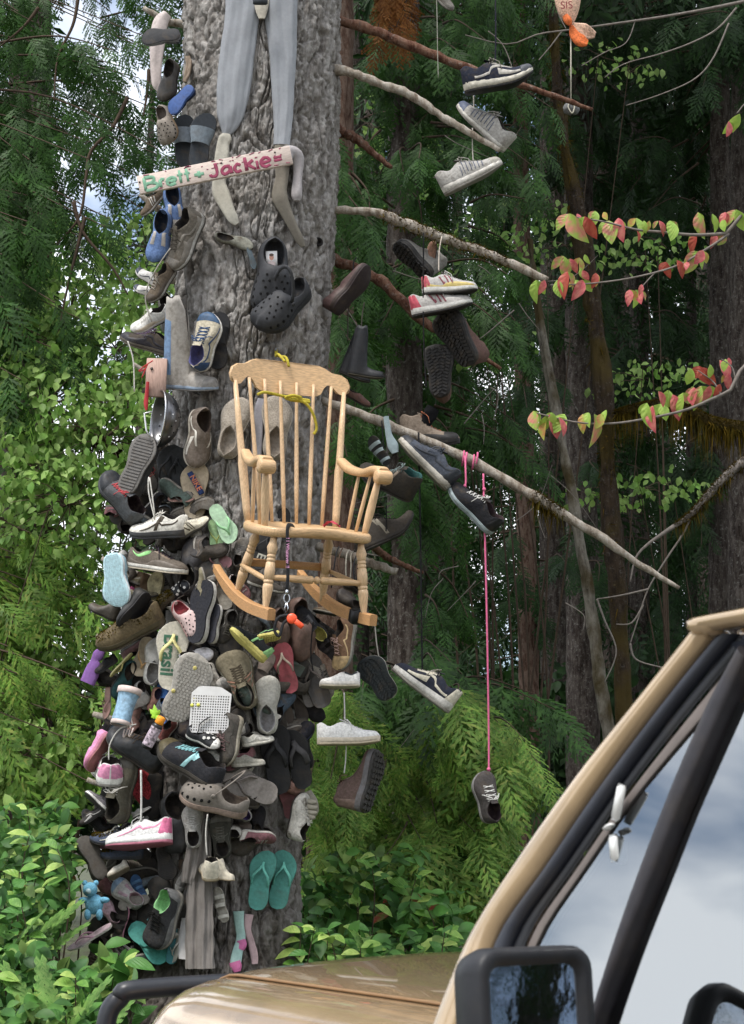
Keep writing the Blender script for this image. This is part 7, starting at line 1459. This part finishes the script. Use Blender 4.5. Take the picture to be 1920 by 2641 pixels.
# upper crowns above the frame: they shade the forest behind
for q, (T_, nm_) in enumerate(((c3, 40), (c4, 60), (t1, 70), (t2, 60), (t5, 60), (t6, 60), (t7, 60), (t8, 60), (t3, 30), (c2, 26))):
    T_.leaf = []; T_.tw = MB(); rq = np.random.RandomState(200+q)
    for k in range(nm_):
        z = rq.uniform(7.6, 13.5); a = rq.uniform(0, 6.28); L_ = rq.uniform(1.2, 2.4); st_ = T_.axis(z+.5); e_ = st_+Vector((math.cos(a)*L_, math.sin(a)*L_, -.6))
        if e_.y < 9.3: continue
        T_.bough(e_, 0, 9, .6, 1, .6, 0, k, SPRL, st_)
    T_.finish([CEDAR_SHADED])
# dead brown bough
zt = Tree('dead_cedar_bough', 'brown dead cedar bough hanging near the top limb', [Vector(at(1000, -60, 9.4)), Vector(at(1002, -120, 9.4)), Vector(at(1004, -200, 9.5))], (.012, .014, .016), TWIG, nth=8, nz=8, cat='branch')
for k in range(7): zt.bough(at(975+rz.uniform(0, 80), 40+rz.uniform(-40, 40), 9.4), 0, 8, .22, .9, 1.2, 0, k, None, at(1000, -120, 9.4))
zt.finish([DEADC])
# ------------------------------------------------------------------ far forest: trunks and crowns, copies of four kinds
def far_kind(seed):
    r = np.random.RandomState(seed); root = Tree('forest_conifer', 'dark conifer deep in the shaded forest behind', [Vector((0, 0, -.2)), Vector((.02, 0, 4)), Vector((-.03, .02, 9)), Vector((0, 0, 17))], (.22, .19, .15, .05), BK_FIR, 'conifers deep in the forest', nth=14, nz=40)
    for k in range(150):
        z = r.uniform(1.2, 16)**1.0; a = r.uniform(0, 6.28); L_ = (1.9-.07*z)*r.uniform(.6, 1.2)
        st_ = root.axis(z+.5); root.bough(st_+Vector((math.cos(a)*L_, math.sin(a)*L_, -.5-.2*r.rand())), 0, 9, .48, 1, .7, 0, k, SPRL, st_)
    root.finish([CEDAR_SHADED]); return root
kinds = [far_kind(s) for s in range(4)]
def copy_tree(o, parent=None):
    c = o.copy(); C.objects.link(c)
    for ch in o.children:
        q = ch.copy(); C.objects.link(q); q.parent = c; q.matrix_parent_inverse = ch.matrix_parent_inverse.copy()
    return c
spots = []; rt = random.Random(77)
for i in range(400):
    Y = rt.uniform(16.5, 40); X = rt.uniform(-.36, .40)*Y*1.15
    px = CX+X/Y*FPX
    if px < 470 and (Y < 30 or rt.random() < .7): continue
    if any((X-a)**2+(Y-b)**2 < 2.4**2 for a, b in spots): continue
    spots.append((X, Y))
    if len(spots) > 62: break
for X, Y in [(-12.5, 4.5), (5.8, 12.5), (7.5, 15), (5.2, 17.5), (9.5, 11)]: spots.append((X, Y))
for i, (X, Y) in enumerate(spots):
    t = kinds[i].root if i < 4 else copy_tree(kinds[i % 4].root)
    s_ = rt.uniform(.85, 1.25); t.matrix_basis = Matrix.Translation((X, Y, gz(X, Y))) @ Matrix.Rotation(rt.uniform(0, 6.28), 4, 'Z') @ Matrix.Scale(s_, 4)
# unseen conifers added behind the camera to block low sky light
for i, (X, Y) in enumerate([(-7.5, -13), (-4.5, -15), (-1.5, -12.5), (1.6, -14.5), (4.6, -12.5), (7.6, -14), (10.5, -12), (13.5, -13.5), (-3, -18), (3, -18.5), (9, -18), (15, -9), (16.5, -5), (16, -1), (17, 4)]):
    t = copy_tree(kinds[i % 4].root); t['label'] = 'unseen conifer added across the road to block low sky light'; t['group'] = 'added conifers blocking low sky light'
    t.matrix_basis = Matrix.Translation((X, Y, gz(X, Y))) @ Matrix.Rotation(rt.uniform(0, 6.28), 4, 'Z') @ Matrix.Scale(rt.uniform(1.1, 1.4), 4)
# ------------------------------------------------------------------ vine maples with round leaves
def leafy(name, label, base, blobs, n, size, mat, stems=7, T=LF1, cat='shrub', group=None, seed=1, stemmat=None, hang=.7, flat=None):
    """shrub: stems from the base to leaf clouds; blobs = (centre, radius)"""
    r = np.random.RandomState(seed); root = thing(name, label, cat, Vector(base), group); tw = MB(); pos = []; B = [(np.array(c), q) for c, q in blobs]
    for k in range(stems):
        c, q = B[k % len(B)]; e = Vector(c+r.normal(size=3)*q*.4); b = Vector(base)+Vector((r.normal()*.08, r.normal()*.08, 0))
        P = smooth_path([b, b.lerp(e, .5)+Vector((r.normal()*.12, r.normal()*.12, .1)), e], 12); tw.tube(P, [max(.003, .014*(1-i/12)) for i in range(12)], 5, cap=False)
    tot = sum(q**2 for _, q in B)
    for c, q in B:
        m = int(n*q**2/tot); d = r.normal(size=(m, 3)); d /= np.linalg.norm(d, axis=1, keepdims=True); pos.append(c+d*(q*r.uniform(.25, 1, (m, 1))**.5)*(np.array([1.15, .8, .8]) if flat is None else np.array([1.9, 1.2, flat])))
        for k in range(max(3, m//26)):
            i0 = r.randint(m); p = Vector(pos[-1][i0]); tw.tube([p, p.lerp(Vector(c), .5)+Vector((0, 0, .03)), Vector(c)], [.002, .003, .004], 3, cap=False)
    pos = np.concatenate(pos); m = len(pos); pos = pos[pos[:, 2] > .05]; m = len(pos)
    d = r.normal(size=(m, 3))*.6+np.array([0, -.25, -hang]); nr = np.array([0, -.8, .6])+r.normal(size=(m, 3))*.45
    V, F = scatter(T, frames(d, nr), pos, size*r.uniform(.7, 1.3, m)); o = obj('leaves', np_mesh(V, F, mat, True), None, root, world=True); o['kind'] = 'stuff'
    o = obj('stems', tw, stemmat or TWIG, root, world=True); o['kind'] = 'stuff'; return root
def bl(px, py, Y, q): return (list(at(px, py, Y)), q)
leafy('vine_maple', 'round leaved vine maple behind the colander and sneakers', (-2.6, 10.6, .05), [bl(60, 880, 9.6, .36), bl(180, 800, 9.8, .36), bl(300, 900, 9.6, .36), bl(120, 1040, 9.4, .42), bl(270, 1130, 9.3, .42), bl(40, 1200, 9.3, .36), bl(180, 1300, 9.2, .42), bl(340, 1020, 9.5, .30), bl(330, 1260, 9.3, .3)], 4600, .056, MAPLE, 10, seed=3)
leafy('vine_maple', 'sparse vine maple twigs below the sky gaps', (-2.2, 11.6, .05), [bl(380, 640, 11.2, .34), bl(420, 780, 11., .30), bl(200, 640, 11.5, .34), bl(90, 660, 11.4, .30), bl(330, 740, 11.6, .30)], 1300, .058, MAPLE, 7, seed=4)
leafy('vine_maple', 'green leaved shrub low behind the purple sock', (-2.0, 9.9, .05), [bl(60, 1400, 9.8, .34), bl(200, 1480, 9.8, .30), bl(60, 1950, 9.0, .30), bl(170, 1760, 9.4, .26), bl(220, 1980, 9., .26)], 1600, .055, MAPLE, 8, seed=5)
leafy('huckleberry_bush', 'small leaved bush seen between the dead limbs and mossy maple', (1.0, 11.9, .05), [bl(1240, 640, 12, .30), bl(1330, 560, 12.2, .24), bl(1150, 760, 12, .26), bl(1220, 880, 11.8, .26), bl(1420, 640, 12, .22)], 420, .06, MAPLE, 7, seed=6, flat=.7)
leafy('huckleberry_bush', 'small leaved bush above the golden mossy limb', (2.0, 12.3, .05), [bl(1640, 660, 12, .22), bl(1720, 640, 12.1, .2), bl(1660, 980, 12, .24), bl(1700, 960, 12, .2), bl(1580, 1280, 11.4, .20), bl(1660, 1260, 11.4, .24), bl(1720, 1250, 11.4, .18)], 330, .06, MAPLE, 7, seed=7, flat=.5)
leafy('huckleberry_bush', 'leafy sprigs glimpsed behind the top limb', (.9, 12.6, .05), [bl(960, 330, 12, .3), bl(1080, 420, 12.2, .3), bl(940, 520, 12, .3), bl(1560, 150, 12.5, .2), bl(1620, 190, 12.5, .16)], 360, .06, MAPLE, 7, seed=8, flat=.7)
# understorey mass far behind, so that the forest floor is not bare
for k, (px, Y) in enumerate([(1150, 14.5), (1300, 16), (1450, 17), (1600, 16), (1750, 18), (900, 14), (600, 14.5), (300, 13.8), (80, 13.5), (1880, 17)]):
    leafy('understorey_bush', 'dim leafy bush low among the trunks far behind', (at(px, 2200, Y).x, Y, .1), [(list(at(px+dx, 2050-dy, Y+dz)), .55) for dx, dy, dz in ((-60, 0, 0), (60, 40, .3), (0, 160, 0), (-90, 230, .4))], 900, .12, CEDAR_SHADED, 5, group='dim bushes low among the trunks', seed=20+k)
for k, (X, Y) in enumerate([(-2.7, 8.3), (-3.5, 9.4), (-4.8, 11), (-4.2, 13.2), (-6.2, 9.6), (-5.6, 7.6), (-7.5, 12), (-8.5, 9)]):
    leafy('roadside_bush', 'thick green bush by the roadside under the cedars', (X, Y, .05), [((X-.4, Y, .45), .55), ((X+.4, Y+.1, .5), .55), ((X, Y+.3, .85), .55)], 800, .085, SALALD if k % 2 else MAPLE, 5, group='roadside bushes under the cedars', seed=60+k)
# ------------------------------------------------------------------ salal: big single leaves as parts, the rest as one mass
LEAFM = [np_mesh(*oval_leaf(5, w_, c_, f_), SALAL, True) for w_, c_, f_ in ((.62, .25, .35), (.55, .4, .3), (.68, .15, .25))]
def leaf_mat(nm, a, b=None, rough=.35):
    m = bpy.data.materials.new(nm); m.use_nodes = True; t = m.node_tree; l = t.links.new; p = t.nodes['Principled BSDF']; p.inputs['Roughness'].default_value = rough; p.inputs['Specular IOR Level'].default_value = .4
    g = nd(t, 'ShaderNodeTexCoord'); n = nd(t, 'ShaderNodeTexNoise'); n.inputs['Scale'].default_value = 2.6; n.inputs['Detail'].default_value = 5; l(g.outputs['Object'], n.inputs['Vector'])
    r = nd(t, 'ShaderNodeValToRGB'); r.color_ramp.elements[0].position = .42; r.color_ramp.elements[1].position = .6; r.color_ramp.elements[0].color = (*lin(a), 1); r.color_ramp.elements[1].color = (*lin(b or a), 1)
    l(n.outputs['Fac'], r.inputs['Fac'])
    wv = nd(t, 'ShaderNodeTexWave', wave_type='BANDS', bands_direction='DIAGONAL'); wv.inputs['Scale'].default_value = 5.; wv.inputs['Distortion'].default_value = 1.5; l(g.outputs['Object'], wv.inputs['Vector'])
    bp = nd(t, 'ShaderNodeBump'); bp.inputs['Strength'].default_value = .25; bp.inputs['Distance'].default_value = .01; l(wv.outputs['Fac'], bp.inputs['Height']); l(bp.outputs[0], p.inputs['Normal'])
    l(r.outputs[0], p.inputs['Base Color']); tr_ = nd(t, 'ShaderNodeBsdfTranslucent'); l(r.outputs[0], tr_.inputs['Color']); ms = nd(t, 'ShaderNodeMixShader'); ms.inputs[0].default_value = .3
    l(p.outputs[0], ms.inputs[1]); l(tr_.outputs[0], ms.inputs[2]); l(ms.outputs[0], t.nodes['Material Output'].inputs['Surface']); return m
def leaf_meshes(mats, shapes=((.62, .25, .35), (.55, .4, .3))):
    return [np_mesh(*oval_leaf(6, w_, c_, f_), m, True) for m in mats for w_, c_, f_ in shapes]
SAL = leaf_meshes([leaf_mat('salal_a', '#6f9c42', '#5c8a38', .45), leaf_mat('salal_b', '#94b45a', '#7fa64c', .45), leaf_mat('salal_c', '#4a7a38', '#578642', .45), leaf_mat('salal_d', '#b0c66e', '#9cb85e', .45)])
SALR = leaf_meshes([leaf_mat('salal_r', '#9a4434', '#6f7a38')])
def salal(label, base, boxes, nleaf, size, seed, sub=None, nmass=500):
    """salal bush: stems with alternate leaves; boxes = pixel ranges (x0, x1, y0, y1, Y0, Y1)"""
    r = random.Random(seed); root = thing('salal_bush', label, 'bush', Vector(base), 'salal bushes'); tw = MB(); k = 0; rr_ = np.random.RandomState(seed); mp_ = []
    del root['group']
    for x0, x1, y0, y1, Y0, Y1 in boxes:
        for q in range(max(1, nleaf//len(boxes)//6)):
            Y = r.uniform(Y0, Y1); e = at(r.uniform(x0, x1), r.uniform(y0, y1), Y); b = Vector((e.x*.9+base[0]*.1+r.uniform(-.1, .1), Y+r.uniform(0, .2), max(gz(e.x, Y), e.z-.55)))
            P = smooth_path([b, b.lerp(e, .6)+Vector((r.uniform(-.05, .05), 0, .05)), e], 9); tw.tube(P, [.004, .004, .0035, .003, .003, .0025, .002, .002, .002], 4, cap=False)
            for i in range(6):
                p = P[3+i] if i < 6 and 3+i < 9 else P[-1]; d = Vector((r.uniform(-1, 1), r.uniform(-.9, .25), r.uniform(-.15, .7))).normalized(); nrm = Vector((r.uniform(-.35, .35), -.55, .8+r.uniform(-.2, .2)))
                Rm = Matrix(frames(np.array([list(d)]), np.array([list(nrm)]))[0].tolist()); s_ = size*r.uniform(.75, 1.3)
                o = bpy.data.objects.new('leaf', r.choice(SAL) if r.random() > .05 else r.choice(SALR)); C.objects.link(o); o.parent = root; o.matrix_parent_inverse = root.matrix_basis.inverted()
                o.matrix_basis = Matrix.Translation(p) @ Rm.to_4x4() @ Matrix.Scale(s_, 4); k += 1
        m = nmass//len(boxes); ps_ = np.array([list(at(rr_.uniform(x0, x1), rr_.uniform(y0+20, y1+60), rr_.uniform(Y0+.15, Y1+.5))) for _ in range(m)])
        mp_.append(ps_)
    ps_ = np.concatenate(mp_); m = len(ps_); d = rr_.normal(size=(m, 3))*.7+np.array([0, -.3, 0]); nr = np.array([0, -.5, .8])+rr_.normal(size=(m, 3))*.35
    V, F = scatter(LF2, frames(d, nr), ps_, size*rr_.uniform(.7, 1.2, m)); o = obj('inner_leaves', np_mesh(V, F, SALALD, True), None, root, world=True); o['kind'] = 'stuff'
    o = obj('stems', tw, TWIG, root, world=True); o['kind'] = 'stuff'; return root
salal('glossy salal bush under the bright cedar boughs', (-1.7, 7.6, .08), [(-40, 180, 2060, 2230, 7.5, 8.2), (40, 180, 2130, 2330, 7.3, 8.), (-40, 120, 2260, 2420, 7., 7.8)], 190, .072, 51, nmass=1300)
salal('glossy salal bush beside the black bull bar', (-1.25, 6.6, .08), [(-40, 120, 2420, 2560, 6.6, 7.3), (0, 240, 2560, 2700, 6.3, 6.9), (60, 250, 2480, 2640, 6.6, 7.2)], 190, .072, 52, nmass=1300)
salal('fresh green salal shoot in front of the lowest shoes', (-1.05, 7.3, .08), [(250, 330, 2420, 2560, 7.1, 7.4)], 12, .10, 53, nmass=60)
salal('dark green salal bush under the brown hiking boot', (.0, 9.0, .1), [(760, 930, 2220, 2380, 8.7, 9.2), (880, 1080, 2170, 2330, 8.8, 9.4), (1000, 1190, 2280, 2470, 8.6, 9.1)], 140, .085, 54, nmass=900)
salal('salal leaves between the trunk foot and truck hood', (-.3, 8.2, .1), [(750, 850, 2380, 2500, 7.9, 8.3), (880, 1040, 2400, 2520, 7.9, 8.5), (1060, 1240, 2380, 2520, 8.1, 8.7)], 120, .085, 55, nmass=600)
# ------------------------------------------------------------------ sword ferns
FM = [np_mesh(V, F, FERNM) for V, F in FERN]
def fern(label, base, fr, seed):
    r = random.Random(seed); root = thing('fern', label, 'fern', Vector(base), None)
    for (tx_, ty_, Y_, ln) in fr:
        b = Vector(base); e = at(tx_, ty_, Y_); d = (e-b); n_ = Vector((0, -.4, 1)); Rm = Matrix(frames(np.array([list(d)]), np.array([list(n_)]))[0].tolist())
        o = bpy.data.objects.new('frond', r.choice(FM)); C.objects.link(o); o.parent = root; o.matrix_parent_inverse = root.matrix_basis.inverted(); o.matrix_basis = Matrix.Translation(b) @ Rm.to_4x4() @ Matrix.Scale(d.length*1.05, 4)
fern('sword fern spreading below the lowest shoes', (-1.12, 6.75, .22), [(60, 2500, 6.6, 1), (120, 2500, 6.6, 1), (190, 2535, 6.5, 1), (20, 2560, 6.5, 1), (250, 2575, 6.5, 1), (300, 2545, 6.7, 1)], 1)
fern('second sword fern among the glossy salal leaves', (-1.42, 7.3, .62), [(100, 2350, 7.15, 1), (150, 2320, 7.2, 1), (170, 2370, 7.2, 1), (30, 2400, 7.1, 1), (50, 2350, 7.1, 1)], 2)
fern('small fern showing just above the truck hood', (.02, 8.3, .45), [(960, 2420, 8.1, 1), (1040, 2440, 8.1, 1), (890, 2440, 8.1, 1), (1000, 2480, 7.9, 1), (930, 2490, 7.9, 1), (1080, 2480, 8.1, 1)], 3)
# ------------------------------------------------------------------ dogwood with colouring leaves reaching in from the right
DY = 8.0
dog = thing('dogwood_tree', 'dogwood branches with red and green leaves before the dark firs', 'tree', Vector((1.95, DY+.3, 0)))
mb = MB(); Pd = smooth_path([Vector((1.95, DY+.3, -.1)), Vector((1.98, DY+.25, 1.5)), Vector((1.92, DY+.2, 3)), Vector((2.0, DY+.2, 5.2))], 20); mb.tube(Pd, lerp_list((.045, .04, .035, .02), 20), 10); obj('trunk', mb, BK_ALD, dog, world=True)
def twig(pts, Y, r0, r1, parent, mat=TWIGG, name='branch'):
    P = smooth_path([p if isinstance(p, Vector) else at(p[0], p[1], Y) for p in pts], 26); mb = MB(); mb.tube(P, lerp_list((r0, r1), 26), 6); return obj(name, mb, mat, parent, world=True)
twig([Vector((1.93, DY+.2, 3.0)), (1945, 600), (1870, 603), (1790, 606), (1700, 598), (1640, 592), (1560, 572), (1480, 560)], DY, .011, .003, dog)
twig([(1880, 603), (1850, 625), (1810, 650), (1760, 680), (1690, 703), (1600, 722), (1500, 733), (1420, 735)], DY, .007, .003, dog)
twig([(1690, 703), (1672, 722), (1656, 740)], DY, .004, .002, dog)
twig([Vector((1.97, DY+.2, 2.1)), (1960, 975), (1880, 1010), (1830, 1032), (1760, 1060), (1640, 1085), (1560, 1093), (1480, 1088), (1380, 1064)], DY, .011, .003, dog)
twig([(1860, 1018), (1840, 985), (1800, 955)], DY, .005, .002, dog); twig([(1900, 1000), (1890, 950), (1860, 925)], DY, .005, .002, dog)
twig([Vector((1.96, DY+.2, 4.2)), (1950, 290), (1900, 292)], DY, .006, .003, dog)
DGm = [leaf_mat('dog_green', '#94b850', '#a8c25c', .5), leaf_mat('dog_pink', '#c45a62', '#d58276', .5), leaf_mat('dog_yellow', '#b2ba58', '#c98f5c', .5), leaf_mat('dog_red', '#a8463c', '#b55c48', .5), leaf_mat('dog_mix', '#9cba54', '#d08a76', .5)]
DG = [np_mesh(*oval_leaf(7, w_, c_, f_), m, True) for m in DGm for w_, c_, f_ in ((.62, .30, .30), (.52, .5, .45))]
DL = """1466 551 76 4;1491 551 27 1;1506 558 49 3;1535 544 36 0;1556 547 25 2;1571 569 55 4;1598 562 58 1;1640 562 47 0;1660 569 25 0;1644 595 25 3;1677 569 30 2;1700 569 33 1;1728 569 51 0;1800 547 55 4;1837 551 47 0;1869 547 33 1;1899 540 58 0;1866 565 33 0;1842 602 36 1;1873 598 36 4;1797 602 40 3;1453 660 55 4;1469 667 33 1;1498 664 36 2;1509 656 26 0;1464 700 58 3;1495 690 30 0;1502 697 29 1;1538 704 38 3;1484 722 36 0;1502 722 51 1;1384 722 50 0;1404 722 36 1;1436 722 45 0;1717 675 40 3;1749 671 40 3;1789 646 58 4;1813 646 44 1;1775 675 24 1;1624 747 42 1;1642 747 38 0;1657 733 24 1;1657 751 35 1;1376 1060 51 4;1418 1068 65 1;1440 1075 50 1;1426 1064 33 0;1456 1068 58 0;1407 1082 50 2;1502 1068 44 2;1531 1068 69 4;1516 1064 33 0;1566 1057 33 0;1549 1068 44 2;1668 1039 58 0;1684 1046 58 1;1697 1009 36 1;1706 1042 44 0;1724 1006 44 0;1737 1017 58 1;1764 1013 55 0;1786 951 36 0;1788 999 47 1;1808 995 58 4;1804 944 44 3;1817 948 40 3;1829 940 33 0;1835 995 40 1;1859 929 51 1;1873 926 29 0;1882 922 25 1;1877 962 36 1;1859 991 33 3;1909 293 52 0;1879 312 40 1"""
rd = random.Random(12)
for q in DL.split(';'):
    x, y, l_, c_ = map(int, q.split()); Y = DY+rd.uniform(-.04, .05); p = at(x+rd.uniform(-3, 3), y, Y)
    d = Vector((rd.uniform(-.6, .6), rd.uniform(-.6, .2), -1)).normalized(); nrm = Vector((rd.uniform(-1.3, 1.3), -1, rd.uniform(-.1, .6))); Rm = Matrix(frames(np.array([list(d)]), np.array([list(nrm)]))[0].tolist())
    o = bpy.data.objects.new('leaf', DG[c_*2+rd.randint(0, 1)]); C.objects.link(o); o.parent = dog; o.matrix_parent_inverse = dog.matrix_basis.inverted(); o.matrix_basis = Matrix.Translation(p) @ Rm.to_4x4() @ Matrix.Scale(l_*rd.uniform(1.0, 1.25)*mpp(y, Y), 4)
    if l_ > 32:                                            # a smaller leaf of the same whorl behind
        o2 = bpy.data.objects.new('leaf', DG[rd.choice([0, 0, 4, 8, c_*2])+rd.randint(0, 1)]); C.objects.link(o2); o2.parent = dog; o2.matrix_parent_inverse = dog.matrix_basis.inverted()
        d = Vector((rd.choice([-1, 1])*rd.uniform(.3, 1), rd.uniform(.0, .5), -.8)).normalized(); Rm = Matrix(frames(np.array([list(d)]), np.array([[rd.uniform(-.6, .6), -1, .5]]))[0].tolist()); o2.matrix_basis = Matrix.Translation(p+Vector((0, .015, .004))) @ Rm.to_4x4() @ Matrix.Scale(l_*rd.uniform(.6, .95)*mpp(y, Y), 4)
# ------------------------------------------------------------------ bare and mossy limbs on the right and left
bt_ = thing('bare_branches', 'grey leafless twigs by the onion net', 'branch', at(1930, 10, 8.9)); Yb = 8.9
for pts, r0 in [([(1960, -5), (1880, 12), (1800, 28), (1700, 45), (1580, 62), (1480, 76), (1390, 88), (1310, 114), (1200, 90)], .011), ([(1900, 20), (1850, 75), (1780, 112), (1700, 140), (1610, 165), (1560, 200)], .006), ([(1880, 60), (1840, 150), (1790, 205), (1700, 245), (1615, 272)], .005), ([(1440, -20), (1440, 30), (1460, 74)], .006), ([(1450, 80), (1420, 120), (1390, 155)], .004), ([(1640, 50), (1615, 110), (1560, 135), (1500, 170)], .003), ([(1260, 80), (1300, 120), (1330, 200)], .003)]: twig(pts, Yb, r0, .0025, bt_)
ml = thing('mossy_limb', 'thick limb shaggy with golden moss', 'branch', at(1960, 1110, 10.6))
P = smooth_path(pxpath([(1990, 1115), (1900, 1104), (1830, 1088), (1760, 1052), (1680, 1046), (1590, 1066)], 10.6), 40); mb = MB(); mb.tube(P, pxr(lerp_list((20, 18, 16, 14, 9), 40), 10.6), 8); obj('wood', mb, BK_MOS, ml, world=True); moss_on(P, pxr(lerp_list((20, 18, 16, 14, 9), 40), 10.6), 0, 39, ml, 330, .20, 5)
ml2 = thing('mossy_limb', 'forked thin limb with moss tufts above the truck', 'branch', at(1960, 1160, 10.4))
P = smooth_path(pxpath([(1980, 1150), (1900, 1205), (1830, 1275), (1780, 1330), (1720, 1370), (1670, 1405), (1640, 1440), (1626, 1500)], 10.4), 40); R_l = pxr(lerp_list((13, 12, 9, 5, 3, 2), 40), 10.4); mb = MB(); mb.tube(P, R_l, 7); obj('wood', mb, TWIGG, ml2, world=True); moss_on(P, R_l, 0, 20, ml2, 200, .10, 6)
for pts in ([(1790, 1320), (1760, 1380), (1720, 1440), (1672, 1520), (1645, 1600), (1626, 1660)], [(1672, 1520), (1600, 1536), (1540, 1545)], [(1660, 1560), (1630, 1606), (1590, 1610)], [(1626, 1660), (1640, 1700), (1700, 1720), (1760, 1730)], [(1540, 1545), (1560, 1600), (1590, 1680), (1560, 1760)]): twig(pts, 10.4, .007, .003, ml2)
ml3 = thing('mossy_limb', 'drooping mossy limb among the vine maple leaves', 'branch', at(60, 1150, 9.8))
P = smooth_path(pxpath([(130, 1150), (180, 1120), (240, 1130), (300, 1165), (340, 1200)], 9.6), 26); R_l = pxr(lerp_list((12, 14, 12, 6), 26), 9.6); mb = MB(); mb.tube(P, R_l, 7); obj('wood', mb, BK_MOS, ml3, world=True); moss_on(P, R_l, 0, 25, ml3, 260, .10, 7)
lt = thing('bare_branches', 'dark bare twigs hanging through the drooping cedar', 'branch', at(200, -20, 9.4))
for pts in ([(205, -30), (190, 60), (150, 150), (140, 260)], [(330, 250), (290, 330), (235, 390), (222, 460), (205, 560), (140, 640), (90, 720), (75, 800)], [(190, 520), (215, 600), (290, 690), (330, 760)], [(100, 20), (60, 70), (0, 120)], [(385, 180), (380, 240), (370, 300)], [(220, 560), (200, 640), (175, 740), (150, 860)], [(-20, 1340), (60, 1350), (150, 1370), (240, 1430)]): twig(pts, 9.4, .012, .004, lt, TWIG)
gt = thing('bare_branches', 'fine dead twigs tangled behind the hanging shoes', 'branch', at(1000, 900, 9.6)); rg_ = random.Random(8)
for k in range(24):
    x, y = rg_.uniform(880, 1480), rg_.uniform(150, 2000); a = rg_.uniform(-1.0, 1.0)+(1.57 if rg_.random() < .5 else 0); l_ = rg_.uniform(60, 190); x2, y2 = x+l_*math.cos(a), y+l_*math.sin(a); bx, by = rg_.uniform(-25, 25), rg_.uniform(-25, 25)
    twig([(x, y), ((x+x2)/2+bx, (y+y2)/2+by), (x2, y2)], 9.3+rg_.uniform(0, 1.6), .0035, .0015, gt, TWIGG)
